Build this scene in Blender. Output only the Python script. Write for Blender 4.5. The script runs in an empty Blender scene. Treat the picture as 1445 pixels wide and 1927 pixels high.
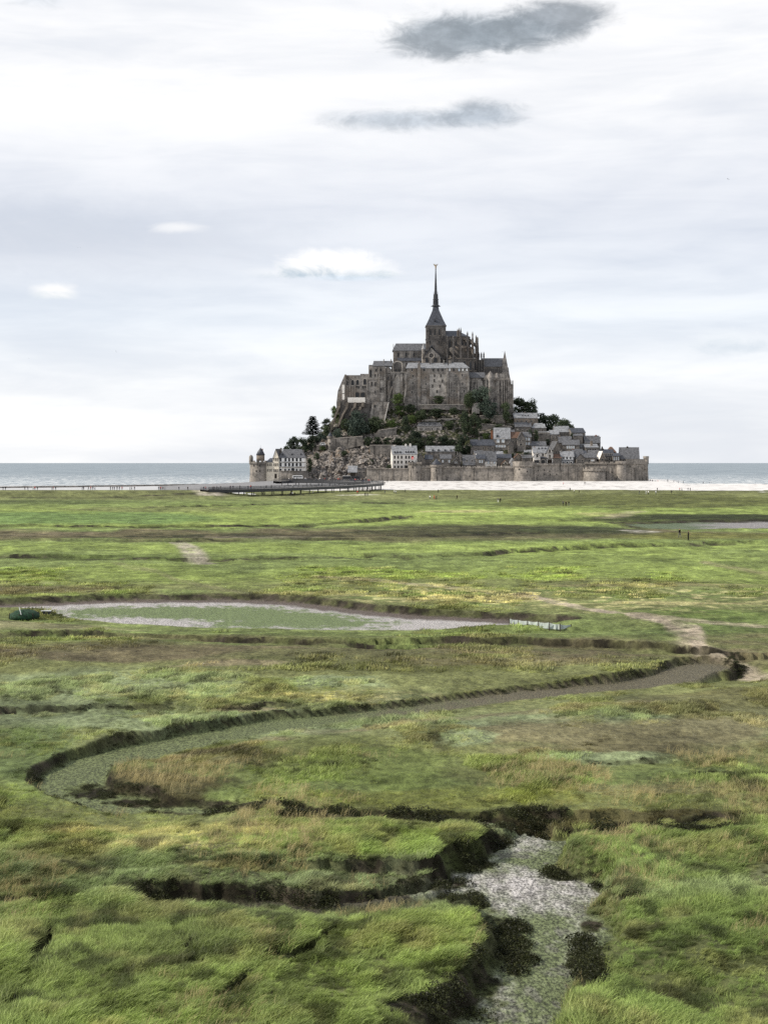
import bpy, math, random
import numpy as np
from mathutils import Vector, Matrix

# ------------------------------------------------------------------ camera
F, H, CX, HY = 2800.0, 14.0, 722.5, 871.0      # focal length in photo pixels, eye height, picture centre, horizon row
scene = bpy.context.scene
col = scene.collection
cam_data = bpy.data.cameras.new('camera')
cam_data.sensor_fit = 'VERTICAL'
cam_data.sensor_height = 36.0
cam_data.lens = F / 1927.0 * 36.0
cam_data.shift_y = -(963.5 - HY) / 1927.0
cam_data.clip_start = 0.5
cam_data.clip_end = 120000.0
cam = bpy.data.objects.new('camera', cam_data)
cam.location = (0, 0, H)
cam.rotation_euler = (math.radians(90), 0, 0)
col.objects.link(cam)
scene.camera = cam

# ------------------------------------------------------------------ sky, sun, exposure
SUN_AZ, SUN_EL = math.radians(-97), math.radians(37)     # azimuth from +Y towards +X
scene.view_settings.view_transform = 'Standard'
scene.view_settings.look = 'None'
scene.view_settings.exposure = 0.0
scene.view_settings.gamma = 1.0
scene.render.engine = 'CYCLES'
scene.cycles.use_denoising = False
scene.cycles.max_bounces = 6
scene.cycles.diffuse_bounces = 3
scene.cycles.transparent_max_bounces = 6

class NT:
    """small helper round a node tree"""
    def __init__(s, tree):
        s.t = tree; s.n = tree.nodes; s.l = tree.links
    def new(s, kind, **kw):
        nd = s.n.new(kind)
        for k, v in kw.items(): setattr(nd, k, v)
        return nd
    def put(s, sock, v):
        if hasattr(v, 'is_linked') or isinstance(v, bpy.types.NodeSocket): s.l.new(v, sock)
        else: sock.default_value = v
    def math(s, op, a, b=0.0, c=None, clamp=False):
        nd = s.n.new('ShaderNodeMath'); nd.operation = op; nd.use_clamp = clamp
        s.put(nd.inputs[0], a); s.put(nd.inputs[1], b)
        if c is not None: s.put(nd.inputs[2], c)
        return nd.outputs[0]
    def mix(s, fac, a, b, mode='MIX'):
        nd = s.n.new('ShaderNodeMix'); nd.data_type = 'RGBA'; nd.blend_type = mode
        s.put(nd.inputs['Factor'], fac)
        def c4(v): return v if isinstance(v, bpy.types.NodeSocket) else (tuple(v) + (1.0,))[:4]
        s.put(nd.inputs[6], c4(a)); s.put(nd.inputs[7], c4(b))
        return nd.outputs[2]
    def smooth(s, v, lo, hi, a=0.0, b=1.0):
        nd = s.n.new('ShaderNodeMapRange'); nd.interpolation_type = 'SMOOTHSTEP'
        s.put(nd.inputs[0], v); s.put(nd.inputs[1], lo); s.put(nd.inputs[2], hi); s.put(nd.inputs[3], a); s.put(nd.inputs[4], b)
        return nd.outputs[0]
    def noise(s, vec, scale, detail=4.0, rough=0.55, dist=0.0):
        nd = s.n.new('ShaderNodeTexNoise'); nd.noise_dimensions = '3D'
        if vec is not None: s.l.new(vec, nd.inputs['Vector'])
        nd.inputs['Scale'].default_value = scale; nd.inputs['Detail'].default_value = detail
        nd.inputs['Roughness'].default_value = rough; nd.inputs['Distortion'].default_value = dist
        return nd.outputs[0]
    def scale_vec(s, vec, sx, sy, sz):
        nd = s.n.new('ShaderNodeVectorMath'); nd.operation = 'MULTIPLY'
        s.l.new(vec, nd.inputs[0]); nd.inputs[1].default_value = (sx, sy, sz)
        return nd.outputs[0]
    def comb(s, x, y, z):
        nd = s.n.new('ShaderNodeCombineXYZ'); s.put(nd.inputs[0], x); s.put(nd.inputs[1], y); s.put(nd.inputs[2], z)
        return nd.outputs[0]

world = bpy.data.worlds.new('World'); scene.world = world; world.use_nodes = True
w = NT(world.node_tree); w.n.clear()
w_out = w.new('ShaderNodeOutputWorld'); w_bg = w.new('ShaderNodeBackground')
w.l.new(w_bg.outputs[0], w_out.inputs[0])
w_tc = w.new('ShaderNodeTexCoord').outputs['Generated']
w_sep = w.new('ShaderNodeSeparateXYZ'); w.l.new(w_tc, w_sep.inputs[0])
wx, wy, wz = w_sep.outputs
w_az = w.math('ARCTAN2', wx, wy)
w_el = w.math('ARCSINE', wz)
nishita = w.new('ShaderNodeTexSky'); nishita.sky_type = 'NISHITA'; nishita.sun_disc = False
nishita.sun_elevation = SUN_EL; nishita.sun_rotation = SUN_AZ
nishita.air_density = 1.0; nishita.dust_density = 1.5
blue = w.mix(1.0, nishita.outputs[0], (0.10, 0.10, 0.10), 'MULTIPLY')
# high veil of cloud: long thin bands, whiter near the horizon and high up
w_v1 = w.comb(w.math('MULTIPLY', w_az, 2.2), w.math('MULTIPLY', w_el, 9.0), 0.0)
w_v2 = w.comb(w.math('MULTIPLY', w_az, 7.0), w.math('MULTIPLY', w_el, 42.0), 3.0)
n1 = w.noise(w_v1, 1.0, 5.0, 0.55, 0.6)
n2 = w.noise(w_v2, 1.0, 6.0, 0.6, 0.4)
veil = w.new('ShaderNodeValToRGB')
w.l.new(w_el, veil.inputs[0])
cr = veil.color_ramp
cr.elements[0].position = 0.0; cr.elements[0].color = (0.96, 0.97, 0.98, 1)
cr.elements[1].position = 1.0; cr.elements[1].color = (0.74, 0.77, 0.83, 1)
for p, c in ((0.05, (0.97, 0.985, 1.0)), (0.095, (0.88, 0.925, 0.975)), (0.135, (0.80, 0.84, 0.905)), (0.17, (0.80, 0.83, 0.89)), (0.205, (0.91, 0.925, 0.955)), (0.245, (1.0, 1.0, 1.0)), (0.33, (0.97, 0.975, 0.985)), (0.6, (0.85, 0.87, 0.91))):
    e = cr.elements.new(p); e.color = c + (1,)
mass = w.math('ADD', w.math('MULTIPLY', w.math('SUBTRACT', n1, 0.5), 0.9), w.math('MULTIPLY', w.math('SUBTRACT', n2, 0.5), 0.45))
shade = w.smooth(mass, -0.22, 0.16)
vcol = w.mix(shade, (0.84, 0.865, 0.915), (1.10, 1.09, 1.08))
sky_c = w.mix(1.0, veil.outputs[0], vcol, 'MULTIPLY')
sky_c = w.mix(0.06, sky_c, blue)
# single clouds, each an uneven oval at its own bearing
cl_big = w.noise(w.comb(w.math('MULTIPLY', w_az, 26.0), w.math('MULTIPLY', w_el, 52.0), 1.0), 1.6, 6.0, 0.62, 0.6)
cl_fine = w.noise(w.comb(w.math('MULTIPLY', w_az, 110.0), w.math('MULTIPLY', w_el, 170.0), 5.0), 1.3, 4.0, 0.6, 0.4)
cb, cf = w.math('SUBTRACT', cl_big, 0.5), w.math('SUBTRACT', cl_fine, 0.5)
def cloud(c, px, py, rx, ry, colour, under=None, amount=1.0, rag=1.0, soft=0.45, flat=0.0):
    a0, e0 = math.atan((px - CX) / F), math.atan((HY - py) / F)
    dx = w.math('DIVIDE', w.math('SUBTRACT', w_az, a0), rx / F)
    dy = w.math('DIVIDE', w.math('SUBTRACT', w_el, e0), ry / F)
    d = w.math('SQRT', w.math('ADD', w.math('MULTIPLY', dx, dx), w.math('MULTIPLY', dy, dy)))
    if flat: d = w.math('MAXIMUM', d, w.math('ADD', 1.0, w.math('MULTIPLY', w.math('ADD', dy, flat), -2.5)))
    d = w.math('ADD', d, w.math('ADD', w.math('MULTIPLY', cb, 2.0 * rag), w.math('MULTIPLY', cf, 0.3 * rag)))
    m = w.math('MULTIPLY', w.smooth(d, 1.0, 1.0 - soft, 0.0, 1.0), amount)
    if under is not None:
        cc = w.mix(w.smooth(w.math('ADD', dy, w.math('MULTIPLY', cb, 1.6)), -0.45, 0.3), under, colour)
    else:
        cc = w.mix(w.smooth(w.math('ADD', w.math('MULTIPLY', cf, .4), cb), -0.18, 0.2), colour, tuple(min(1, q * 1.3) for q in colour))
    return w.mix(m, c, cc)
sky_c = cloud(sky_c, 60, 455, 700, 120, (0.60, 0.65, 0.74), (0.66, 0.70, 0.78), 0.75, 0.25, 1.0)
sky_c = cloud(sky_c, 905, 62, 250, 58, (0.62, 0.66, 0.71), None, 0.7, 0.45, 0.8)
sky_c = cloud(sky_c, 850, 70, 150, 50, (0.29, 0.33, 0.37), None, 0.9, 0.42, 0.6)
sky_c = cloud(sky_c, 1045, 42, 130, 46, (0.29, 0.325, 0.365), None, 0.9, 0.42, 0.6)
sky_c = cloud(sky_c, 950, 66, 140, 40, (0.28, 0.32, 0.36), None, 0.9, 0.42, 0.6)
sky_c = cloud(sky_c, 760, 226, 200, 27, (0.47, 0.52, 0.58), None, 0.85, 0.45, 0.8)
sky_c = cloud(sky_c, 905, 217, 110, 34, (0.40, 0.45, 0.51), None, 0.9, 0.42, 0.7)
sky_c = cloud(sky_c, 615, 517, 180, 22, (0.97, 0.98, 1.0), (0.70, 0.77, 0.83), 0.95, 0.5, 0.8, 0.4)
sky_c = cloud(sky_c, 630, 506, 130, 44, (1.04, 1.04, 1.04), (0.52, 0.62, 0.71), 1.0, 0.42, 0.5, 0.42)
sky_c = cloud(sky_c, 655, 523, 120, 9, (0.60, 0.68, 0.76), None, 0.8, 0.35, 0.9)
sky_c = cloud(sky_c, 700, 514, 80, 22, (0.95, 0.97, 1.0), (0.66, 0.74, 0.80), 0.9, 0.45, 0.7, 0.4)
sky_c = cloud(sky_c, 104, 562, 52, 30, (1.0, 1.0, 1.0), (0.72, 0.79, 0.85), 0.95, 0.5, 0.7, 0.4)
sky_c = cloud(sky_c, 335, 432, 65, 14, (0.94, 0.95, 0.97), None, 0.75, 0.6, 0.9)
sky_c = cloud(sky_c, 1390, 648, 130, 32, (0.88, 0.92, 0.96), (0.70, 0.77, 0.84), 0.8, 0.7, 0.9)
sky_c = cloud(sky_c, 70, 18, 90, 26, (0.66, 0.70, 0.75), None, 0.6, 0.6, 0.9)
w.l.new(sky_c, w_bg.inputs[0])
w_bg.inputs[1].default_value = 1.03
world.cycles.sampling_method = 'NONE'

sun_data = bpy.data.lights.new('sun', 'SUN')
sun_data.energy = 5.0; sun_data.angle = math.radians(1.5); sun_data.color = (1.0, 0.92, 0.80)
sun = bpy.data.objects.new('sun', sun_data); col.objects.link(sun)
_d = Vector((math.sin(SUN_AZ) * math.cos(SUN_EL), math.cos(SUN_AZ) * math.cos(SUN_EL), math.sin(SUN_EL)))
sun.rotation_euler = _d.to_track_quat('Z', 'Y').to_euler()
sun.location = (-200, 200, 300)

# ------------------------------------------------------------------ object helpers
random.seed(7)
rng = np.random.default_rng(11)
def at(px, py, Y): return ((px - CX) / F * Y, Y, H - (py - HY) / F * Y)
def tag(o, label=None, cat=None, group=None, kind=None):
    for k, v in (('label', label), ('category', cat), ('group', group), ('kind', kind)):
        if v: o[k] = v
    return o
def empty(name, loc, rz=0.0):
    o = bpy.data.objects.new(name, None); col.objects.link(o); o.location = loc; o.rotation_euler = (0, 0, rz)
    o.empty_display_size = 0.5
    return o
def link(name, me, parent=None, loc=(0, 0, 0)):
    o = bpy.data.objects.new(name, me); col.objects.link(o); o.location = loc
    if parent is not None: o.parent = parent
    return o
class MB:
    """collects faces for one mesh"""
    def __init__(s): s.v = []; s.f = []; s.m = []
    def add(s, vs, fs, mat=0):
        b = len(s.v); s.v += [tuple(p) for p in vs]; s.f += [tuple(i + b for i in f) for f in fs]; s.m += [mat] * len(fs)
        return s
    def box(s, x0, x1, y0, y1, z0, z1, mat=0):
        return s.add([(x0, y0, z0), (x1, y0, z0), (x1, y1, z0), (x0, y1, z0), (x0, y0, z1), (x1, y0, z1), (x1, y1, z1), (x0, y1, z1)],
                     [(3, 2, 1, 0), (4, 5, 6, 7), (0, 1, 5, 4), (1, 2, 6, 5), (2, 3, 7, 6), (3, 0, 4, 7)], mat)
    def prism(s, poly, y0, y1, mat=0):            # outline in x, z pushed along y
        n = len(poly)
        return s.add([(x, y0, z) for x, z in poly] + [(x, y1, z) for x, z in poly],
                     [tuple(range(n)), tuple(range(2 * n - 1, n - 1, -1))] + [(i, i + n, (i + 1) % n + n, (i + 1) % n) for i in range(n)], mat)
    def prism_x(s, poly, x0, x1, mat=0):          # outline in y, z pushed along x
        n = len(poly)
        return s.add([(x0, y, z) for y, z in poly] + [(x1, y, z) for y, z in poly],
                     [tuple(range(n - 1, -1, -1)), tuple(range(n, 2 * n))] + [(i, (i + 1) % n, (i + 1) % n + n, i + n) for i in range(n)], mat)
    def prism_z(s, poly, z0, z1, mat=0):          # plan outline in x, y pushed up
        n = len(poly)
        return s.add([(x, y, z0) for x, y in poly] + [(x, y, z1) for x, y in poly],
                     [tuple(range(n - 1, -1, -1)), tuple(range(n, 2 * n))] + [(i, (i + 1) % n, (i + 1) % n + n, i + n) for i in range(n)], mat)
    def loft(s, cx, cy, rings, n=12, a0=0.0, mat=0, sy=1.0):
        vs = []; fs = []
        for r, z in rings:
            for i in range(n):
                a = a0 + 2 * math.pi * i / n
                vs.append((cx + r * math.cos(a), cy + r * sy * math.sin(a), z))
        for k in range(len(rings) - 1):
            for i in range(n):
                j = (i + 1) % n
                fs.append((k * n + i, k * n + j, (k + 1) * n + j, (k + 1) * n + i))
        fs.append(tuple(range(n - 1, -1, -1))); fs.append(tuple(range((len(rings) - 1) * n, len(rings) * n)))
        return s.add(vs, fs, mat)
    def tube(s, p, q, r0, r1, n=6, mat=0):
        p, q = Vector(p), Vector(q); d = (q - p).normalized()
        a = d.orthogonal().normalized(); b = d.cross(a)
        vs = [p + (a * math.cos(t) + b * math.sin(t)) * r0 for t in [2 * math.pi * i / n for i in range(n)]] + \
             [q + (a * math.cos(t) + b * math.sin(t)) * r1 for t in [2 * math.pi * i / n for i in range(n)]]
        return s.add(vs, [(i, (i + 1) % n, (i + 1) % n + n, i + n) for i in range(n)] + [tuple(range(n - 1, -1, -1)), tuple(range(n, 2 * n))], mat)
    def mesh(s, name, mats, ofs=(0, 0, 0), smooth=False):
        me = bpy.data.meshes.new(name)
        ox, oy, oz = ofs
        me.from_pydata([(x - ox, y - oy, z - oz) for x, y, z in s.v], [], s.f)
        if not isinstance(mats, (list, tuple)): mats = [mats]
        for m in mats: me.materials.append(m)
        if len(mats) > 1: me.polygons.foreach_set('material_index', s.m)
        if smooth: me.polygons.foreach_set('use_smooth', [True] * len(me.polygons))
        me.update()
        return me
    def build(s, name, mats, parent=None, smooth=False, world_coords=True):
        ofs = Vector((0, 0, 0)); q = parent
        while q is not None and world_coords: ofs = ofs + q.location; q = q.parent
        return link(name, s.mesh(name, mats, ofs, smooth), parent)

def grid_mesh(name, V, nr, nc, mat, colours=None, smooth=True, alpha=None):
    me = bpy.data.meshes.new(name)
    idx = np.arange(nr * nc).reshape(nr, nc)
    q = np.stack([idx[:-1, :-1], idx[:-1, 1:], idx[1:, 1:], idx[1:, :-1]], -1).reshape(-1, 4)
    me.vertices.add(nr * nc); me.vertices.foreach_set('co', V.astype(np.float32).ravel())
    me.loops.add(q.size); me.loops.foreach_set('vertex_index', q.astype(np.int32).ravel())
    me.polygons.add(len(q)); me.polygons.foreach_set('loop_start', np.arange(0, q.size, 4, dtype=np.int32))
    me.polygons.foreach_set('use_smooth', np.full(len(q), smooth))
    me.materials.append(mat)
    if colours is not None:
        a = me.attributes.new('tint', 'FLOAT_COLOR', 'POINT')
        a.data.foreach_set('color', np.concatenate([colours, np.ones((len(colours), 1)) if alpha is None else alpha.reshape(-1, 1)], 1).astype(np.float32).ravel())
    me.update(calc_edges=True); me.validate()
    return me

# value noise for the ground
_tab = np.random.default_rng(5).random((256, 256)).astype(np.float32)
def vnoise(x, y):
    x = np.asarray(x, np.float32); y = np.asarray(y, np.float32)
    xi = np.floor(x).astype(int); yi = np.floor(y).astype(int); fx = x - xi; fy = y - yi
    fx = fx * fx * fx * (fx * (fx * 6 - 15) + 10); fy = fy * fy * fy * (fy * (fy * 6 - 15) + 10)
    a = _tab[xi % 256, yi % 256]; b = _tab[(xi + 1) % 256, yi % 256]; c = _tab[xi % 256, (yi + 1) % 256]; d = _tab[(xi + 1) % 256, (yi + 1) % 256]
    return (a * (1 - fx) + b * fx) * (1 - fy) + (c * (1 - fx) + d * fx) * fy
def fbm(x, y, octv=4, gain=0.5, seed=0.0):
    s = 0.0; a = 1.0; t = 0.0; x = x + seed * 17.3; y = y + seed * 31.7
    for k in range(octv):
        s = s + a * vnoise(x, y); t += a; a *= gain; x = x * 2.03 + 11.1; y = y * 2.03 + 5.7
    return s / t
def sstep(a, b, x):
    t = np.clip((x - a) / (b - a), 0, 1); return t * t * (3 - 2 * t)

# ------------------------------------------------------------------ materials
def new_mat(name):
    m = bpy.data.materials.new(name); m.use_nodes = True
    n = NT(m.node_tree); n.n.clear()
    out = n.new('ShaderNodeOutputMaterial'); bs = n.new('ShaderNodeBsdfPrincipled')
    n.l.new(bs.outputs[0], out.inputs[0])
    return m, n, bs, out
def bump(n, bs, height, strength, dist):
    b = n.new('ShaderNodeBump'); b.inputs['Strength'].default_value = strength; b.inputs['Distance'].default_value = dist
    n.l.new(height, b.inputs['Height']); n.l.new(b.outputs[0], bs.inputs['Normal'])
def plain(name, c, rough=0.7, spec=0.3, metal=0.0, var=0.25, scale=1.5):
    m, n, bs, out = new_mat(name)
    pos = n.new('ShaderNodeNewGeometry').outputs['Position']
    nz = n.noise(pos, scale, 4.0)
    c0 = tuple(q * (1 - var) for q in c); c1 = tuple(min(1, q * (1 + var)) for q in c)
    n.l.new(n.mix(n.smooth(nz, 0.3, 0.7), c0, c1), bs.inputs['Base Color'])
    bs.inputs['Roughness'].default_value = rough; bs.inputs['Specular IOR Level'].default_value = spec; bs.inputs['Metallic'].default_value = metal
    return m
def stone(name, c_dark, c_light, c_stain, stain=0.5, streak=0.6, warm=None):
    m, n, bs, out = new_mat(name)
    pos = n.new('ShaderNodeNewGeometry').outputs['Position']
    sep = n.new('ShaderNodeSeparateXYZ'); n.l.new(pos, sep.inputs[0])
    big = n.noise(pos, 0.09, 4.0, 0.6)
    mid = n.noise(pos, 0.22, 5.0, 0.62)
    fine = n.noise(pos, 0.9, 3.0, 0.6)
    br = n.new('ShaderNodeTexBrick')
    n.l.new(n.comb(n.math('ADD', sep.outputs[0], sep.outputs[1]), sep.outputs[2], 0.0), br.inputs['Vector'])
    br.inputs['Scale'].default_value = 1.0; br.inputs['Brick Width'].default_value = 0.9; br.inputs['Row Height'].default_value = 0.42
    br.inputs['Mortar Size'].default_value = 0.035; br.inputs['Color1'].default_value = (0.75, 0.75, 0.75, 1); br.inputs['Color2'].default_value = (1.15, 1.13, 1.1, 1); br.inputs['Mortar'].default_value = (0.55, 0.55, 0.55, 1)
    base = n.mix(n.smooth(n.math('ADD', n.math('MULTIPLY', mid, 0.6), n.math('MULTIPLY', fine, 0.4)), 0.36, 0.64), c_dark, c_light)
    if warm: base = n.mix(n.smooth(big, 0.48, 0.68), base, warm)
    base = n.mix(0.5, base, br.outputs[0], 'MULTIPLY')
    st = n.noise(n.scale_vec(pos, 0.55, 0.55, 0.05), 1.0, 5.0, 0.6)
    base = n.mix(n.math('MULTIPLY', n.smooth(st, 0.54, 0.70), streak), base, c_stain)
    base = n.mix(n.math('MULTIPLY', n.smooth(n.noise(pos, 0.16, 5.0, 0.65), 0.52, 0.68), stain), base, c_stain)
    n.l.new(base, bs.inputs['Base Color'])
    bs.inputs['Roughness'].default_value = 0.9; bs.inputs['Specular IOR Level'].default_value = 0.15
    bump(n, bs, n.math('ADD', n.math('MULTIPLY', mid, 0.7), n.math('MULTIPLY', fine, 0.5)), 0.7, 0.5)
    return m
M = {}
M['abbey'] = stone('abbey_stone', (0.110, 0.104, 0.099), (0.326, 0.304, 0.282), (0.030, 0.028, 0.027), 0.6, 0.6, (0.202, 0.173, 0.146))
M['abbey_pale'] = stone('pale_stone', (0.238, 0.224, 0.208), (0.458, 0.428, 0.394), (0.097, 0.091, 0.085), 0.4, 0.4)
M['church'] = stone('church_stone', (0.066, 0.062, 0.061), (0.167, 0.156, 0.147), (0.021, 0.020, 0.020), 0.55, 0.5, (0.132, 0.112, 0.095))
M['rampart'] = stone('rampart_stone', (0.136, 0.126, 0.114), (0.312, 0.283, 0.252), (0.040, 0.038, 0.036), 0.4, 0.95)
M['house'] = stone('house_stone', (0.106, 0.099, 0.093), (0.246, 0.227, 0.209), (0.035, 0.033, 0.033), 0.4, 0.4, (0.194, 0.172, 0.147))
M['house_brown'] = stone('brown_house_stone', (0.132, 0.115, 0.099), (0.282, 0.239, 0.198), (0.044, 0.040, 0.035), 0.35, 0.4)
M['plaster'] = stone('white_plaster', (0.66, 0.63, 0.59), (0.82, 0.79, 0.74), (0.48, 0.45, 0.41), 0.2, 0.25)
M['cream'] = stone('cream_plaster', (0.60, 0.55, 0.46), (0.76, 0.70, 0.60), (0.38, 0.33, 0.27), 0.2, 0.3)
M['slate'] = plain('slate', (0.085, 0.087, 0.094), 0.55, 0.4, 0, 0.4, 0.9)
M['slate_pale'] = plain('pale_slate', (0.19, 0.196, 0.207), 0.5, 0.4, 0, 0.35, 0.8)
M['slate_dark'] = plain('dark_slate', (0.045, 0.05, 0.062), 0.55, 0.35, 0, 0.4, 0.9)
M['tile_brown'] = plain('brown_tile', (0.12, 0.075, 0.055), 0.8, 0.2, 0, 0.35, 1.0)
M['brick'] = plain('brick', (0.22, 0.10, 0.06), 0.85, 0.2, 0, 0.3, 1.5)
M['timber'] = plain('dark_timber', (0.035, 0.028, 0.022), 0.8, 0.2)
M['glass'] = plain('window_glass', (0.012, 0.013, 0.016), 0.25, 0.35, 0, 0.4, 0.6)
M['shutter'] = plain('pale_shutter', (0.55, 0.60, 0.64), 0.6, 0.3)
M['white'] = plain('white_paint', (0.80, 0.80, 0.79), 0.6, 0.3, 0, 0.06)
M['frame'] = plain('window_stone', (0.34, 0.31, 0.275), 0.85, 0.2)
M['frame_dark'] = plain('dark_window_stone', (0.13, 0.115, 0.10), 0.85, 0.2)
M['lead'] = plain('lead', (0.028, 0.03, 0.036), 0.5, 0.4)
M['gold'] = plain('gilt', (0.20, 0.13, 0.04), 0.5, 0.4, 0.0)
M['dark_metal'] = plain('dark_metal', (0.03, 0.032, 0.036), 0.5, 0.4)
M['deck'] = plain('oak_deck', (0.27, 0.26, 0.25), 0.8, 0.2, 0, 0.15, 3.0)
M['asphalt'] = plain('pale_asphalt', (0.20, 0.20, 0.205), 0.85, 0.2, 0, 0.15, 0.4)
M['bark'] = plain('bark', (0.05, 0.04, 0.03), 0.9, 0.1)
M['red'] = plain('red_cloth', (0.55, 0.02, 0.02), 0.7, 0.2)
M['rubber'] = plain('rubber', (0.02, 0.02, 0.02), 0.7, 0.2)

def leaf_mat(name, c0, c1, trans=0.25):
    m, n, bs, out = new_mat(name)
    pos = n.new('ShaderNodeNewGeometry').outputs['Position']
    oi = n.new('ShaderNodeObjectInfo').outputs['Random']
    v = n.math('ADD', n.noise(pos, 0.55, 3.0), n.math('MULTIPLY', n.math('SUBTRACT', oi, 0.5), 0.3))
    cc = n.mix(n.smooth(v, 0.3, 0.72), c0, c1)
    n.l.new(cc, bs.inputs['Base Color']); bs.inputs['Roughness'].default_value = 0.65; bs.inputs['Specular IOR Level'].default_value = 0.2
    tr = n.new('ShaderNodeBsdfTranslucent'); n.l.new(cc, tr.inputs[0])
    mx = n.new('ShaderNodeMixShader'); mx.inputs[0].default_value = trans
    n.l.new(bs.outputs[0], mx.inputs[1]); n.l.new(tr.outputs[0], mx.inputs[2]); n.l.new(mx.outputs[0], out.inputs[0])
    return m
M['leaf'] = leaf_mat('broad_leaves', (0.026, 0.038, 0.026), (0.075, 0.10, 0.052))
M['leaf_light'] = leaf_mat('light_leaves', (0.05, 0.08, 0.025), (0.13, 0.18, 0.06))
M['leaf_blue'] = leaf_mat('blue_green_leaves', (0.035, 0.052, 0.043), (0.09, 0.12, 0.09))
M['needles'] = leaf_mat('needles', (0.008, 0.016, 0.012), (0.022, 0.036, 0.024), 0.1)
# ------------------------------------------------------------------ salt marsh: heights and plant cover on one grid
# grid rows and columns follow the photograph's rows so that detail is spent where it shows; every feature below is a place on the ground
rows = np.concatenate([np.arange(921.0, 1000, 0.8), np.arange(1000.0, 1250, 1.2), np.arange(1250.0, 2160, 1.7)])
cols = np.arange(-330.0, 1780, 3.4)
NR, NC = len(rows), len(cols)
PX, PY = np.meshgrid(cols, rows)
GY = H * F / (PY - HY); GX = (PX - CX) / F * GY
def ground_pt(px, py, z=0.0):
    Y = (H - z) * F / (py - HY); return ((px - CX) / F * Y, Y)
def line_dist(pts, z=0.0, X=None, Y=None, side=False):
    X = GX if X is None else X; Y = GY if Y is None else Y
    P = [ground_pt(a, b, z) for a, b in pts]; best = np.full(X.shape, 1e9); sd = np.zeros(X.shape)
    for (ax, ay), (bx, by) in zip(P[:-1], P[1:]):
        dx, dy = bx - ax, by - ay; t = np.clip(((X - ax) * dx + (Y - ay) * dy) / (dx * dx + dy * dy + 1e-9), 0, 1)
        q = (X - ax - t * dx) ** 2 + (Y - ay - t * dy) ** 2
        if side: sd = np.where(q < best, Y - ay - t * dy, sd)
        best = np.minimum(best, q)
    return (np.sqrt(best), sd) if side else np.sqrt(best)
def poly_dist(pts, z=0.0, X=None, Y=None):
    X = GX if X is None else X; Y = GY if Y is None else Y
    d = line_dist(list(pts) + [pts[0]], z, X, Y); P = [ground_pt(a, b, z) for a, b in pts]
    ins = np.zeros(X.shape, bool); j = len(P) - 1
    for i in range(len(P)):
        (xi, yi), (xj, yj) = P[i], P[j]
        ins ^= ((yi > Y) != (yj > Y)) & (X < (xj - xi) * (Y - yi) / (yj - yi + 1e-12) + xi); j = i
    return np.where(ins, -d, d)

# ragged edges: features are measured from a gently warped position
wa = np.clip(GY / 60.0, 0.6, 6.0)
WX = GX + (fbm(GX / (1.3 * wa), GY / (1.3 * wa), 3, 0.55, 1) - 0.5) * 1.5 * wa ** 0.5 + (fbm(GX / 0.35, GY / 0.35, 2, 0.5, 7) - 0.5) * 0.35
WY = GY + (fbm(GX / (1.3 * wa), GY / (1.3 * wa), 3, 0.55, 2) - 0.5) * 1.5 * wa ** 0.5 + (fbm(GX / 0.35, GY / 0.35, 2, 0.5, 8) - 0.5) * 0.35

# --- beds (z = bed level): polygons or lines with half width
BED1 = [(985, 1576), (950, 1600), (905, 1632), (848, 1645), (826, 1682), (872, 1714), (925, 1748), (972, 1792), (955, 1822), (918, 1852), (888, 1892), (848, 1927), (800, 2010), (800, 2170),
        (960, 2170), (1010, 2010), (1028, 1927), (1056, 1880), (1072, 1850), (1118, 1805), (1148, 1784), (1122, 1744), (1098, 1720), (1128, 1692), (1108, 1668), (1052, 1654), (1030, 1642), (1040, 1612), (1075, 1590)]
MEANDER = [(1318, 1256), (1296, 1264), (1262, 1276), (1180, 1291), (1000, 1308), (760, 1340), (540, 1364), (400, 1386), (270, 1414), (190, 1436), (142, 1460), (132, 1484), (162, 1504), (225, 1517)]
MEANDER2 = [(225, 1517), (330, 1526), (600, 1545), (820, 1556), (950, 1562), (1010, 1588)]
BRANCH = [(1780, 1580), (1445, 1570), (1250, 1568), (1150, 1574), (1060, 1592)]
SIDE = [(-60, 1702), (30, 1706), (120, 1712), (235, 1706), (340, 1700), (450, 1704), (560, 1714), (660, 1704), (740, 1692), (850, 1668)]
POND = [(-330, 1150), (-100, 1146), (60, 1137), (200, 1131), (430, 1129), (560, 1136), (700, 1152), (800, 1161), (950, 1168), (1060, 1177), (1000, 1183), (820, 1186), (600, 1186), (480, 1183), (350, 1179), (240, 1173), (160, 1166), (110, 1158), (40, 1152), (-40, 1156), (-330, 1168)]
POOL = [(1180, 988), (1300, 985), (1445, 984), (1700, 982), (1780, 990), (1780, 997), (1445, 996), (1300, 998), (1225, 995)]
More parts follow.
